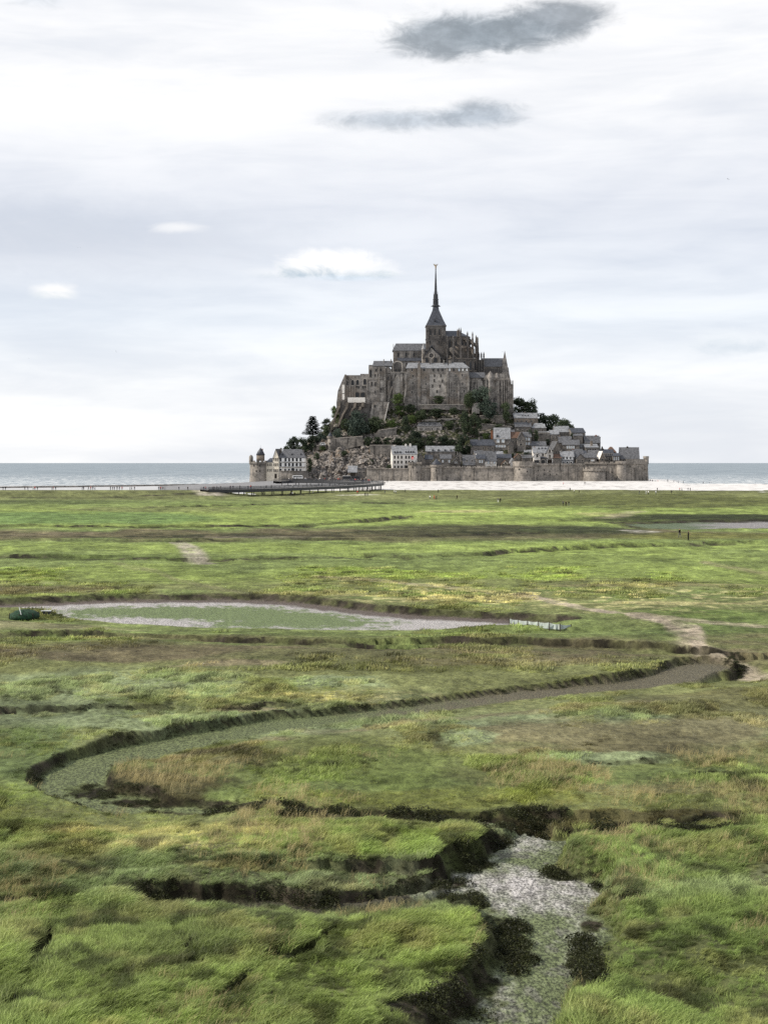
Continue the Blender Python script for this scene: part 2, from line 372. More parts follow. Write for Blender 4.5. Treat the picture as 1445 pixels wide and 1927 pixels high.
DITCH = [  # line, half width m, depth m
    ([(-330, 1200), (0, 1206), (90, 1202), (190, 1200), (300, 1202), (420, 1206), (560, 1214), (700, 1216)], 1.0, 0.55),
    ([(780, 1216), (900, 1219), (960, 1220), (1100, 1226), (1180, 1230), (1232, 1232), (1320, 1240), (1368, 1250), (1388, 1262), (1372, 1272)], 1.0, 0.7),
    ([(-330, 1352), (0, 1348), (80, 1346), (140, 1343), (230, 1340), (330, 1338)], 0.5, 0.45),
    ([(360, 1336), (450, 1340), (540, 1333)], 0.35, 0.3),
    ([(690, 1052), (760, 1056), (860, 1054), (920, 1050), (960, 1042), (1100, 1035), (1250, 1031), (1400, 1028)], 2.5, 0.8),
    ([(-200, 1052), (0, 1052), (60, 1055), (150, 1054)], 3.0, 0.7), ([(150, 1055), (260, 1056), (350, 1056)], 2.0, 0.5), ([(395, 1057), (560, 1056), (690, 1054)], 2.5, 0.5),
    ([(-200, 996), (0, 996), (60, 994), (200, 996), (480, 995), (560, 995), (640, 988), (760, 978)], 5.0, 0.9),
    ([(100, 1023), (200, 1024), (340, 1024), (480, 1022), (720, 1022)], 3.0, 0.6),
    ([(480, 953), (600, 952), (760, 951)], 6.0, 1.0), ([(270, 959), (380, 956), (480, 953)], 6.0, 0.9),
    ([(1060, 984), (1140, 986), (1180, 986)], 4.0, 0.8),
    ([(520, 1012), (700, 1013), (900, 1009), (1000, 1006)], 4.0, 0.5),
    ([(0, 942), (200, 941), (430, 938), (560, 934)], 8.0, 0.8),
    ([(82, 1760), (70, 1792), (52, 1832), (30, 1890), (10, 1930)], 0.16, 0.35), ([(330, 1742), (362, 1795), (370, 1826)], 0.12, 0.22),
    ([(620, 1748), (560, 1795), (520, 1826)], 0.2, 0.35), ([(470, 1850), (432, 1880), (400, 1905)], 0.2, 0.35),
    ([(680, 1650), (760, 1655), (838, 1642)], 0.5, 0.5), ([(938, 1552), (985, 1553), (1030, 1556)], 0.6, 0.5),
    ([(1110, 1448), (1180, 1446), (1240, 1442)], 0.3, 0.3), ([(1290, 1468), (1360, 1472), (1445, 1468), (1600, 1470)], 0.3, 0.25),
]
hum = sstep(75, 50, GY)
zb = (fbm(GX / 9, GY / 9, 3, 0.5, 3) - 0.5) * 0.45 + (fbm(GX / 1.7, GY / 2.3, 3, .55, 14) - .5) * 0.30 * hum + (fbm(GX / 2.2, GY / 2.2, 3, 0.5, 4) - 0.5) * 0.22
zb += (fbm(GX / 0.7, GY / 1.0, 2, 0.5, 5) - 0.5) * 0.14 * np.clip(1.4 - GY / 140, 0.0, 1)
zb += (fbm(GX / 60, GY / 25, 3, 0.5, 6) - 0.5) * 0.6 * sstep(110, 300, GY)
z = zb.copy()
mud = np.zeros(z.shape); bank = np.zeros(z.shape)
def carve(sd, level, width, gentle=None, soft=5.0):
    """sd: distance outside the bed edge in m; banks climb over width m, or over soft m on the gentle side (mask)"""
    global z
    t = sstep(0.0, width, sd); g = 0.0
    if gentle is not None: t = t * (1 - gentle) + sstep(0.0, soft, sd) * gentle; g = gentle
    z = np.minimum(z, level * (1 - t) + zb * t)
    np.maximum(mud, 1 - sstep(-0.15, 0.12 + 0.15 * width, sd), out=mud)
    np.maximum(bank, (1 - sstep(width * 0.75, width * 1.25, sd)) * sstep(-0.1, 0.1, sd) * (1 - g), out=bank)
d1 = poly_dist(BED1, -0.75, WX, WY); carve(d1, -0.75, 0.75); bank *= 1 - .75 * sstep(985, 1040, PX)
dm, dside = line_dist(MEANDER, -0.5, WX * 0.4 + GX * 0.6, WY * 0.4 + GY * 0.6, True)
hw = np.interp(PX, [60, 200, 800, 1150, 1330], [1.6, 1.6, 1.3, 1.3, 1.9])
carve(dm - hw, -0.50, 0.35, sstep(0.3, -1.2, dside) * sstep(120, 260, PX), 7.0)
dm2 = line_dist(MEANDER2, -0.5, WX, WY); carve(dm2 - 0.4, -0.36, 0.35)
db = line_dist(BRANCH, -0.55, WX, WY); carve(db - 0.3, -0.34, 0.35)
ds, ds_side = line_dist(SIDE, -0.6, WX, WY, True); carve(ds - 0.05 - 0.2 * sstep(230, 600, PX), zb * (1 - sstep(215, 300, PX)) - 0.55 * sstep(215, 300, PX), 0.4, sstep(.2, -.4, ds_side), 4.0)
bank *= 1 - sstep(270, 215, PX) * (ds < 1.5)
dp = poly_dist(POND, -0.6, WX * 0.5 + GX * 0.5, WY * 0.5 + GY * 0.5)
carve(dp, -0.6, 1.6, sstep(0, 6, PY - np.interp(PX, [0, 300, 700, 1080], [1146, 1152, 1168, 1178])), 14.0)
dq = poly_dist(POOL, -0.5); carve(dq, -0.5, 6.0)
dditch = np.full(z.shape, 1e9)
for pts, half, dep in DITCH:
    # a scarp facing the viewer: quick climb on the far side, long gentle ramp on the near side
    dd, sdy = line_dist(pts, -dep, WX, WY, True); sc_ = max(7.0, half * 4); brk = 0.6 + 0.4 * sstep(0.33, 0.5, fbm(GX / sc_, GY / sc_, 2, 0.5, 9))
    if half < 0.25:
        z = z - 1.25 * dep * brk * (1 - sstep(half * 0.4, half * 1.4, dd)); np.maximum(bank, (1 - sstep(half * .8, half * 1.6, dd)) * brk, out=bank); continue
    rise = .22 + .22 * half; far_ = sdy > 0
    z = z - 0.8 * dep * brk * (1 - mud) * np.where(far_, 1 - sstep(0, rise, dd), 1 - sstep(half * .5, half + 11 * dep, dd))
    wv = (fbm(GX / (half * 1.5), GY / (half * 3), 2, .5, 16) - .5) * rise
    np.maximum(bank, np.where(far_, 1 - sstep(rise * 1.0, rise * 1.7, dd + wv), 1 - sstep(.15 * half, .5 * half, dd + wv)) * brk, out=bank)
# embankment carrying the path at the left, and the marsh's seaward edge
lx = sstep(470, 395, PX)
emb = 2.15 * sstep(575, 634, GY + (fbm(GX / 30, GY / 30, 2, 0.5, 12) - 0.5) * 20) * (1 - sstep(650, 672, GY))
z = np.where((lx > 0.001) & (GY > 560), np.maximum(z * (1 - lx), emb * lx), z)
edge_y = 768 + (fbm(GX / 35, GX * 0, 3, 0.5, 13) - 0.5) * 44
z = np.where(lx < 0.5, z * (1 - sstep(edge_y - 30, edge_y, GY)) + 0.05, z)
z = np.where((GY > edge_y) & (lx < 0.5), 0.05 - 0.6 * sstep(edge_y, edge_y + 6, GY), z)
z = np.where((lx >= 0.5) & (GY > 672), -0.6, z)

# dark scrubby mud along the near creek, seen as ragged blotches
VY = HY + (H - z) * F / GY
blot = np.zeros(z.shape)
for bx_, by_, rx_, ry_ in [(830, 1893, 95, 24), (905, 1850, 40, 26), (938, 1752, 38, 34), (968, 1798, 36, 18), (880, 1700, 34, 14), (1108, 1826, 44, 30), (1098, 1772, 17, 7), (1112, 1745, 20, 14), (880, 1622, 46, 18), (805, 1662, 60, 16), (945, 1585, 20, 14), (985, 1556, 45, 6), (1105, 1566, 90, 7), (1080, 1648, 50, 9), (1130, 1672, 18, 9), (1190, 1690, 34, 6), (1320, 1560, 90, 4), (290, 1692, 50, 10), (620, 1690, 60, 12), (20, 1693, 40, 7), (975, 1806, 26, 8), (962, 1830, 16, 6), (560, 1532, 60, 5), (330, 1512, 130, 8), (180, 1490, 60, 12)]:
    q = (PX - bx_) / rx_ , (VY - by_) / ry_
    blot = np.maximum(blot, sstep(1.15, 0.7, np.hypot(*q) + (fbm(GX / 0.6, GY / 0.9, 3, .6, 15) - .5) * 1.3))
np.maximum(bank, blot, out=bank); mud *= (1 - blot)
# --- colour of the plant cover and the mud, with bank shade painted in
def C(*v): return np.array(v, float)
G_BRIGHT, G_MID, OLIVE, BROWN = C(0.190, 0.243, 0.066), C(0.128, 0.163, 0.055), C(0.132, 0.144, 0.058), C(0.136, 0.117, 0.068)
BLUEG, STRAW, MUDW, MUDG, MUDB = C(0.175, 0.212, 0.115), C(0.38, 0.34, 0.17), C(0.46, 0.44, 0.43), C(0.20, 0.19, 0.175), C(0.125, 0.10, 0.085)
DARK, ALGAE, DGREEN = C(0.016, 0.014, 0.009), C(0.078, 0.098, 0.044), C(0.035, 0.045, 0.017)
colr = np.zeros(z.shape + (3,))
prof = [(921, OLIVE * 0.8), (936, OLIVE), (946, G_MID), (958, G_BRIGHT * 0.85), (985, G_BRIGHT), (996, G_MID), (1003, BROWN * 0.8), (1014, OLIVE * 0.8), (1020, G_MID), (1032, G_BRIGHT * 0.9), (1046, G_MID * 1.05), (1058, G_MID), (1080, G_BRIGHT * 0.8),
        (1105, OLIVE), (1118, G_MID), (1128, OLIVE), (1186, G_MID), (1205, OLIVE * 0.9), (1225, BROWN * 0.75), (1245, OLIVE), (1300, OLIVE), (1345, BLUEG * 0.8), (1400, OLIVE), (1480, G_MID), (1530, OLIVE), (1570, G_MID), (1650, BLUEG * 0.85), (1720, G_MID), (1927, G_MID), (2200, G_MID)]
ww = PY + (fbm(PX / 160, PY / 14, 4, 0.6, 21) - 0.5) * np.clip((PY - 905) * 0.28, 5, 60)
for k in range(3): colr[..., k] = np.interp(ww, [p[0] for p in prof], [p[1][k] for p in prof])
def blend(mask, c):
    global colr
    colr = colr * (1 - mask[..., None]) + c * mask[..., None]
def oval(px, py, rx, ry, c, s=1.0, rag=0.9, seed=0):
    r0, r1 = np.searchsorted(rows, [py - 1.7 * ry, py + 1.7 * ry]); c0, c1 = np.searchsorted(cols, [px - 1.7 * rx, px + 1.7 * rx])
    if r1 <= r0 or c1 <= c0: return
    qx, qy = PX[r0:r1, c0:c1], PY[r0:r1, c0:c1]
    d = np.sqrt(((qx - px) / rx) ** 2 + ((qy - py) / ry) ** 2)
    d = d + (fbm(qx / (rx * 0.5), qy / (ry * 0.5), 4, 0.6, 30 + seed) - 0.5) * rag
    m = ((1 - sstep(0.65, 1.15, d)) * s)[..., None]
    colr[r0:r1, c0:c1] = colr[r0:r1, c0:c1] * (1 - m) + c * m
for i, a in enumerate([
    (215, 932, 330, 9, OLIVE * 0.8, .8), (60, 945, 200, 4, DGREEN, .6), (300, 958, 190, 6, OLIVE, .7), (150, 975, 300, 12, C(.10, .155, .05), .9), (650, 972, 180, 10, G_BRIGHT, .9), (900, 966, 260, 10, G_BRIGHT * 1.15, .9),
    (860, 962, 90, 2.2, STRAW, .6), (1250, 945, 330, 14, C(.085, .095, .03), .9), (1250, 975, 250, 8, DGREEN, .8), (1380, 975, 200, 6, DGREEN * .7, .9), (1080, 970, 70, 5, G_BRIGHT, .7), (1130, 968, 60, 4, STRAW * .7, .5),
    (350, 1008, 420, 7, C(.085, .075, .04), .85), (80, 1005, 120, 4, C(.13, .11, .07), .6), (900, 1000, 300, 13, C(.055, .055, .026), .95), (1080, 998, 130, 8, DGREEN, .8), (500, 1012, 160, 3, C(.15, .13, .10), .6),
    (1350, 1010, 200, 7, C(.105, .11, .03), .8), (700, 1032, 500, 9, G_BRIGHT * .95, .8), (200, 1048, 260, 6, C(.07, .095, .025), .7), (1200, 1050, 300, 10, G_BRIGHT * .9, .7), (1100, 1075, 380, 16, G_BRIGHT * .9, .7), (250, 1085, 300, 14, G_BRIGHT * .75, .6),
    (70, 1110, 180, 9, BROWN * .7, .8), (300, 1105, 120, 6, OLIVE * .8, .6), (900, 1096, 300, 7, OLIVE * .75, .6), (880, 1127, 160, 7, STRAW * .8, .6), (640, 1118, 140, 6, STRAW * .6, .5), (1250, 1100, 200, 4, STRAW * .6, .5), (1250, 1137, 220, 3, STRAW, .6), (1330, 1160, 170, 16, C(.085, .12, .032), .8), (1330, 1188, 150, 12, C(.075, .105, .034), .7),
    (60, 1175, 200, 12, C(.17, .145, .095), .6), (250, 1192, 130, 6, STRAW * .6, .4), (350, 1225, 420, 16, BROWN * .72, .75), (640, 1240, 240, 22, OLIVE * .75, .6), (430, 1250, 110, 6, C(.22, .18, .12), .55), (800, 1250, 160, 18, C(.085, .09, .03), .6), (950, 1245, 240, 10, BROWN, .5),
    (230, 1290, 300, 34, BLUEG, .8), (620, 1283, 120, 12, BLUEG * 1.15, .8), (90, 1320, 160, 14, BLUEG * .9, .6), (470, 1330, 80, 5, C(.2, .165, .115), .6), (620, 1310, 150, 10, STRAW * .5, .4),
    (250, 1360, 300, 18, BLUEG * 1.0, .7), (60, 1420, 100, 60, C(.095, .13, .05), .8), (1180, 1385, 330, 40, BROWN * 1.0, .75), (1350, 1320, 250, 32, C(.088, .08, .036), .7), (1000, 1325, 200, 20, OLIVE, .6),
    (880, 1388, 60, 16, BLUEG * 1.25, .8), (560, 1400, 190, 32, C(.082, .098, .03), .6), (420, 1420, 130, 30, C(.085, .074, .04), .6), (290, 1478, 150, 34, C(.045, .038, .02), .9), (700, 1440, 220, 40, C(.095, .125, .034), .6), (1120, 1425, 160, 10, BLUEG * 1.2, .8), (850, 1500, 300, 22, C(.135, .15, .038), .7), (1300, 1450, 170, 12, C(.10, .13, .045), .6), (1250, 1490, 250, 12, C(.14, .115, .07), .5), (980, 1460, 160, 25, C(.07, .07, .03), .5),
    (1000, 1535, 420, 9, C(.06, .05, .026), .8), (350, 1562, 280, 16, STRAW * .7, .45), (330, 1590, 200, 12, STRAW * .6, .4), (700, 1590, 260, 28, C(.115, .155, .04), .7), (200, 1640, 280, 40, C(.08, .105, .045), .6), (430, 1632, 120, 8, STRAW * .8, .4), (1300, 1620, 200, 50, C(.115, .155, .045), .7), (1290, 1800, 200, 120, C(.105, .15, .045), .6), (750, 1740, 160, 50, C(.125, .155, .045), .6), (250, 1760, 260, 80, C(.10, .125, .045), .6), (500, 1890, 300, 40, C(.085, .105, .038), .5)]):
    oval(*a[:5], s=a[5], seed=i)
# paths trodden bare
for pts, half, c, s in [([(335, 1022), (362, 1032), (372, 1046), (386, 1060)], 1.7, C(.30, .27, .22), .85), ([(980, 1120), (1080, 1145), (1130, 1152), (1190, 1158), (1270, 1178), (1295, 1200), (1290, 1215), (1380, 1242), (1470, 1272), (1600, 1300)], 1.1, C(.33, .28, .215), .95),
                        ([(1190, 1156), (1300, 1172), (1445, 1184), (1600, 1192)], 1.1, C(.3, .26, .19), .7), ([(600, 1084), (720, 1095), (860, 1108), (980, 1122)], 1.5, C(.28, .25, .16), .7), ([(1320, 1058), (1400, 1075), (1445, 1083)], 1.5, C(.2, .16, .11), .5),
                        ([(385, 918), (392, 930), (398, 936)], 6.0, C(.4, .36, .3), .9), ([(1140, 976), (1180, 968), (1195, 962)], 3.0, C(.25, .22, .15), .6), ([(230, 1060), (300, 1082), (420, 1108), (520, 1125)], 0.9, C(.17, .16, .09), .5), ([(1180, 999), (1220, 1003)], 2.5, C(.4, .38, .34), .8),
                        ([(640, 930), (760, 928)], 5, C(.12, .11, .05), .5), ([(655, 932), (690, 931)], 6, C(.5, .48, .42), .6), ([(480, 1350), (640, 1368), (800, 1350), (1000, 1335), (1200, 1318)], 0.9, C(.16, .13, .085), .5), ([(210, 1420), (320, 1412), (440, 1392), (520, 1380)], 0.8, C(.17, .14, .09), .6)]:
    blend((1 - sstep(half * 0.5, half * 1.4, line_dist(pts, 0, WX, WY))) * s * (0.55 + 0.45 * sstep(.35, .6, fbm(GX / 1.5, GY / 3, 3, .5, 60))), c)
_far = sstep(1290, 1150, PY)
colr *= (1 + _far * (0.95 * (fbm(PX / 70, PY / 2.6, 4, .6, 53) - .5) + .5 * (fbm(PX / 16, PY / 1.6, 2, .6, 54) - .5)))[..., None]
_fl = sstep(.60, .68, fbm(PX / 26, PY / 2.2, 3, .5, 55)) * (np.exp(-((PX - 860) / 230) ** 2 - ((PY - 1122) / 16) ** 2) + np.exp(-((PX - 1250) / 260) ** 2 - ((PY - 1128) / 22) ** 2) + .6 * np.exp(-((PX - 330) / 260) ** 2 - ((PY - 1580) / 26) ** 2) + .5 * np.exp(-((PX - 640) / 300) ** 2 - ((PY - 1310) / 14) ** 2))
blend(np.clip(_fl, 0, 1) * .8, C(.48, .44, .22))
_dk = sstep(.52, .62, fbm(PX / 40, PY / 2.0, 3, .55, 56)) * np.clip(np.exp(-((PX - 950) / 330) ** 2 - ((PY - 1000) / 10) ** 2) + np.exp(-((PX - 1350) / 230) ** 2 - ((PY - 974) / 7) ** 2) + np.exp(-((PX - 300) / 400) ** 2 - ((PY - 1009) / 6) ** 2) + .6 * np.exp(-((PX - 1250) / 300) ** 2 - ((PY - 950) / 9) ** 2) + .5 * np.exp(-((PX - 1330) / 160) ** 2 - ((PY - 1185) / 16) ** 2), 0, 1)
blend(_dk * .85, C(.018, .022, .009))
colr *= (0.60 + 0.80 * fbm(GX / 3.0, GY / 5.0, 4, 0.6, 50))[..., None]
colr *= (0.66 + 0.68 * fbm(GX / 0.8, GY / 1.6, 3, 0.6, 51))[..., None]
grn = np.clip(1 - mud, 0, 1)                      # where plants grow
# bare mud of the banks, darkened to paint in their shade, then the beds
shaded_mudbank = (DARK + (C(.045, .038, .028) - DARK) * sstep(.45, .7, fbm(GX / 1.7, GY / 1.7, 3, .5, 67))[..., None])
blend(np.clip(bank, 0, 1) * (0.7 + 0.3 * sstep(.4, .6, fbm(GX / 1.1, GY / 1.1, 3, .5, 61))), shaded_mudbank)
VY = HY + (H - z) * F / GY
nb = fbm(GX / 0.9, GY / 1.6, 5, 0.65, 62); nb2 = fbm(GX / 4, GY / 6, 3, .5, 63); nf2 = fbm(GX / 0.22, GY / 0.4, 3, .6, 64)
bedc = np.broadcast_to(C(.05, .046, .03), colr.shape).copy()
def bl(b, m, c): return b * (1 - m[..., None]) + c * m[..., None]
pw = np.exp(-(((PX - 1000) / 190) ** 2 + ((VY - 1672) / 42) ** 2)) + 0.8 * np.exp(-(((PX - 1000) / 60) ** 2 + ((VY - 1592) / 18) ** 2)) + 0.5 * np.exp(-(((PX - 930) / 60) ** 2 + ((VY - 1880) / 50) ** 2)) + .5 * np.exp(-(((PX - 1090) / 40) ** 2 + ((VY - 1770) / 40) ** 2))
f1 = d1 < 1.2
b1 = bl(np.broadcast_to(C(.12, .145, .068), colr.shape).copy(), sstep(0.36, 0.80, nb * 0.45 + nf2 * 0.2 + pw * 0.40), MUDW * .85)
b1 = bl(b1, sstep(0.55, 0.7, fbm(GX / 0.5, GY / 0.9, 4, .6, 66)) * .6, MUDG * .7)
bedc = np.where(f1[..., None], b1, bedc)
fm = dm < 4.5
bm = bl(np.broadcast_to(C(.105, .094, .06), colr.shape).copy(), sstep(950, 560, PX + (nb - .5) * 400), C(.108, .130, .056))

bedc = np.where((fm & ~f1)[..., None], bm, bedc)
fp = dp < 3.0
GREENP = [(100, 1149), (300, 1141), (480, 1144), (620, 1158), (720, 1171), (690, 1181), (480, 1182), (430, 1179), (410, 1168), (300, 1161), (190, 1162), (150, 1158)]
pgd = poly_dist(GREENP, -0.6, WX, WY) + (nb - .5) * 9
bp = bl(np.broadcast_to(MUDW * 0.78, colr.shape).copy(), sstep(2.5, -1.0, pgd), C(.125, .165, .068))
bp = bl(bp, sstep(-3.6, -2.0, dp + (nb - .5) * 2) * sstep(6, 0, VY - np.interp(PX, [0, 300, 700, 1080], [1141, 1139, 1163, 1176])), MUDB * .8)
bedc = np.where(fp[..., None], bp, bedc)
fq = dq < 5
bedc = np.where(fq[..., None], bl(np.broadcast_to(C(.085, .115, .06), colr.shape).copy(), sstep(1260, 1400, PX + (nb2 - .5) * 120), C(.22, .21, .21)), bedc)
colr = colr * (1 - mud[..., None]) + bedc * mud[..., None] * (0.75 + 0.5 * nf2[..., None])

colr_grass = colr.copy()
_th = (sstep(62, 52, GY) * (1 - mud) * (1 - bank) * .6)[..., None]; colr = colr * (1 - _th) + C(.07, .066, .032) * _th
def ground_mat():
    m, n, bs, out = new_mat('marsh_ground')
    at_ = n.new('ShaderNodeAttribute', attribute_name='tint', attribute_type='GEOMETRY').outputs['Color']
    pos = n.new('ShaderNodeNewGeometry').outputs['Position']
    p2 = n.scale_vec(pos, 1.0, 0.6, 1.0)
    a = n.noise(p2, 2.5, 7.0, 0.75); b = n.noise(p2, 0.45, 4.0, 0.6); c = n.noise(n.scale_vec(pos, 0.35, 0.10, 1.0), 0.5, 5.0, 0.6)
    v = n.math('ADD', n.math('MULTIPLY', n.smooth(a, 0.34, 0.66), 0.75), n.math('ADD', n.math('MULTIPLY', n.smooth(b, 0.3, 0.7), 0.4), n.math('MULTIPLY', n.smooth(c, .3, .7), 0.35)))
    an = n.new('ShaderNodeAttribute', attribute_name='tint', attribute_type='GEOMETRY')
    e = n.noise(n.scale_vec(pos, 1.0, 0.55, 1.0), 11.0, 4.0, 0.7)
    k = n.mix(an.outputs['Alpha'], n.comb(n.math('ADD', v, 0.32), n.math('ADD', v, 0.32), n.math('ADD', v, 0.32)), n.comb(*[n.math('ADD', n.math('MULTIPLY', n.smooth(e, .38, .62), 1.15), .35)] * 3))
    cc = n.mix(1.0, at_, k, 'MULTIPLY')
    n.l.new(cc, bs.inputs['Base Color']); n.l.new(n.math('SUBTRACT', 0.92, n.math('MULTIPLY', an.outputs['Alpha'], 0.2)), bs.inputs['Roughness']); n.l.new(n.math('ADD', 0.1, n.math('MULTIPLY', an.outputs['Alpha'], 0.1)), bs.inputs['Specular IOR Level'])
    bump(n, bs, n.math('ADD', a, n.math('MULTIPLY', b, 1.4)), 0.8, 0.25)
    return m
M['ground'] = ground_mat()
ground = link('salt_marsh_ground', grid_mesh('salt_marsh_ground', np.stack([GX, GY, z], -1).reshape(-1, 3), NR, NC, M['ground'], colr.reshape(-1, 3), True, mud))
tag(ground, 'flat green and brown salt marsh with winding dry creeks', 'marsh', kind='structure')

def ground_z(x, y):
    """height of the marsh sheet under a point (nearest grid cell)"""
    py = HY + H * F / y; px = CX + x / y * F
    r = np.clip(np.interp(py, rows, np.arange(NR)), 0, NR - 1.001); c = np.clip((px - cols[0]) / 3.4, 0, NC - 1.001)
    r0 = r.astype(int) if hasattr(r, 'astype') else int(r); c0 = c.astype(int) if hasattr(c, 'astype') else int(c)
    return z[r0, c0], r0, c0

# ------------------------------------------------------------------ sand and sea
sx = np.arange(-420, 520, 4.0); sy = np.concatenate([np.arange(664, 1000, 3.0), np.arange(1000, 1130, 5.0)])
SX, SY = np.meshgrid(sx, sy)
spx = CX + SX / SY * F
zs = np.interp(SY, [660, 768, 1000, 1015], [-0.5, -0.05, 1.8, 1.9])
zl = np.interp(SY, [660, 690, 880, 905, 960], [0.1, 0.25, 0.2, 0.1, -0.8])
zr = np.interp(SY, [660, 768, 850, 945, 1000], [-0.5, 0.0, 0.3, 0.02, -0.8])
tl = sstep(560, 420, spx); tr_ = sstep(1215, 1300, spx + (fbm(SX / 20, SY / 20, 2, .5, 71) - .5) * 60)
zz = zs * (1 - tl) * (1 - tr_) + zl * tl + zr * tr_
spit = 0.35 * np.exp(-((SY - 985 + (SX - 180) * 0.9) / 9.0) ** 2) * sstep(170, 185, SX) * sstep(262, 235, SX)
zz = zz + spit * 2.2 + (fbm(SX / 14, SY / 14, 3, .5, 72) - .5) * 0.18
def sand_mat():
    m, n, bs, out = new_mat('pale_sand')
    pos = n.new('ShaderNodeNewGeometry').outputs['Position']
    a = n.noise(n.scale_vec(pos, 0.4, 0.08, 1), 0.5, 5, .6); b = n.noise(pos, 0.6, 4)
    cc = n.mix(n.smooth(a, .48, .68), (0.62, 0.605, 0.585), (0.34, 0.325, 0.31))
    cc = n.mix(n.math('MULTIPLY', n.smooth(b, .45, .7), 0.3), cc, (0.5, 0.47, 0.44))
    sp = n.new('ShaderNodeSeparateXYZ'); n.l.new(pos, sp.inputs[0]); wet = n.smooth(n.math('ADD', sp.outputs[0], n.math('MULTIPLY', a, 60.0)), 20.0, -60.0)
    cc = n.mix(n.math('MULTIPLY', wet, .75), cc, (0.36, 0.37, 0.38))
    n.l.new(cc, bs.inputs['Base Color']); bs.inputs['Roughness'].default_value = 0.55; bs.inputs['Specular IOR Level'].default_value = 0.4
    return m
M['sand'] = sand_mat()
tag(link('sand', grid_mesh('sand', np.stack([SX, SY, zz], -1).reshape(-1, 3), len(sy), len(sx), M['sand'])), 'bright pale tidal sand in front of the walls', 'sand', kind='structure')
def sea_mat():
    m, n, bs, out = new_mat('sea_water')
    pos = n.new('ShaderNodeNewGeometry').outputs['Position']
    sep = n.new('ShaderNodeSeparateXYZ'); n.l.new(pos, sep.inputs[0])
    a = n.noise(n.scale_vec(pos, 0.02, 0.006, 1), 1.0, 6, .65); b = n.noise(n.scale_vec(pos, 0.22, 0.05, 1), 1.0, 6, .7)
    shoal = n.smooth(sep.outputs[1], 2600.0, 900.0)
    glitter = n.smooth(n.math('ADD', b, n.math('MULTIPLY', shoal, 0.16)), 0.60, 0.72)  # whitish wave glitter painted into the water colour, stronger near shore
    cc = n.mix(n.smooth(a, .35, .65), (0.115, 0.155, 0.185), (0.20, 0.245, 0.275))
    cc = n.mix(n.math('MULTIPLY', glitter, n.math('ADD', 0.25, n.math('MULTIPLY', shoal, 0.5))), cc, (0.62, 0.64, 0.64))
    n.l.new(cc, bs.inputs['Base Color']); bs.inputs['Roughness'].default_value = 0.45; bs.inputs['Specular IOR Level'].default_value = 0.28
    bump(n, bs, n.math('ADD', n.math('MULTIPLY', a, 1.5), b), 0.5, 2.5)
    return m
M['sea'] = sea_mat()
ysea = np.concatenate([[800], np.geomspace(850, 90000, 40)]); xf = np.linspace(-1.2, 1.2, 41)
SEAX = xf[None, :] * (ysea[:, None] + 600); SEAY = np.repeat(ysea[:, None], 41, 1)
tag(link('sea', grid_mesh('sea', np.stack([SEAX, SEAY, np.zeros_like(SEAX)], -1).reshape(-1, 3), len(ysea), 41, M['sea'])), 'grey blue sea reaching to the flat horizon', 'sea', kind='structure')
# low dark stone bank between the sand and the sea at the left
mb = MB(); NB = 60
PYB = lambda i: np.interp(-330 + 830 * i / NB, [-330, 0, 250, 420, 500], [918.0, 915.6, 912.6, 910, 907.5])
pts = [at(-330 + 830 * i / NB, PYB(i), 12.9 * F / (PYB(i) - HY)) for i in range(NB + 1)]
for (x0, y0, z0), (x1, y1, z1) in zip(pts[:-1], pts[1:]):
    a0, a1 = z0 + random.uniform(-.12, .12), z1
    mb.add([(x0, y0 - 2, -0.3), (x1, y1 - 2, -0.3), (x1, y1 - .6, z1), (x0, y0 - .6, a0), (x1, y1 + 3, z1), (x0, y0 + 3, a0)], [(0, 1, 2, 3), (3, 2, 4, 5)])
tag(mb.build('stone_bank', M['rampart']), 'low dark stone bank along the water left of the islet', 'bank', kind='structure')
# ------------------------------------------------------------------ grass
def grass_mat():
    m, n, bs, out = new_mat('marsh_grass')
    at_ = n.new('ShaderNodeAttribute', attribute_name='tint', attribute_type='INSTANCER').outputs['Color']
    oi = n.new('ShaderNodeObjectInfo').outputs['Random']
    bl_ = n.new('ShaderNodeAttribute', attribute_name='blade', attribute_type='GEOMETRY').outputs['Fac']
    v = n.math('ADD', 0.62, n.math('ADD', n.math('MULTIPLY', oi, 0.32), n.math('MULTIPLY', bl_, 0.55)))
    cc = n.mix(1.0, at_, n.comb(v, v, n.math('MULTIPLY', v, 0.95)), 'MULTIPLY')
    n.l.new(cc, bs.inputs['Base Color']); bs.inputs['Roughness'].default_value = 0.5; bs.inputs['Specular IOR Level'].default_value = 0.25
    tr = n.new('ShaderNodeBsdfTranslucent'); n.l.new(cc, tr.inputs[0])
    mx = n.new('ShaderNodeMixShader'); mx.inputs[0].default_value = 0.42
    n.l.new(bs.outputs[0], mx.inputs[1]); n.l.new(tr.outputs[0], mx.inputs[2]); n.l.new(mx.outputs[0], out.inputs[0])
    return m
M['grass'] = grass_mat()
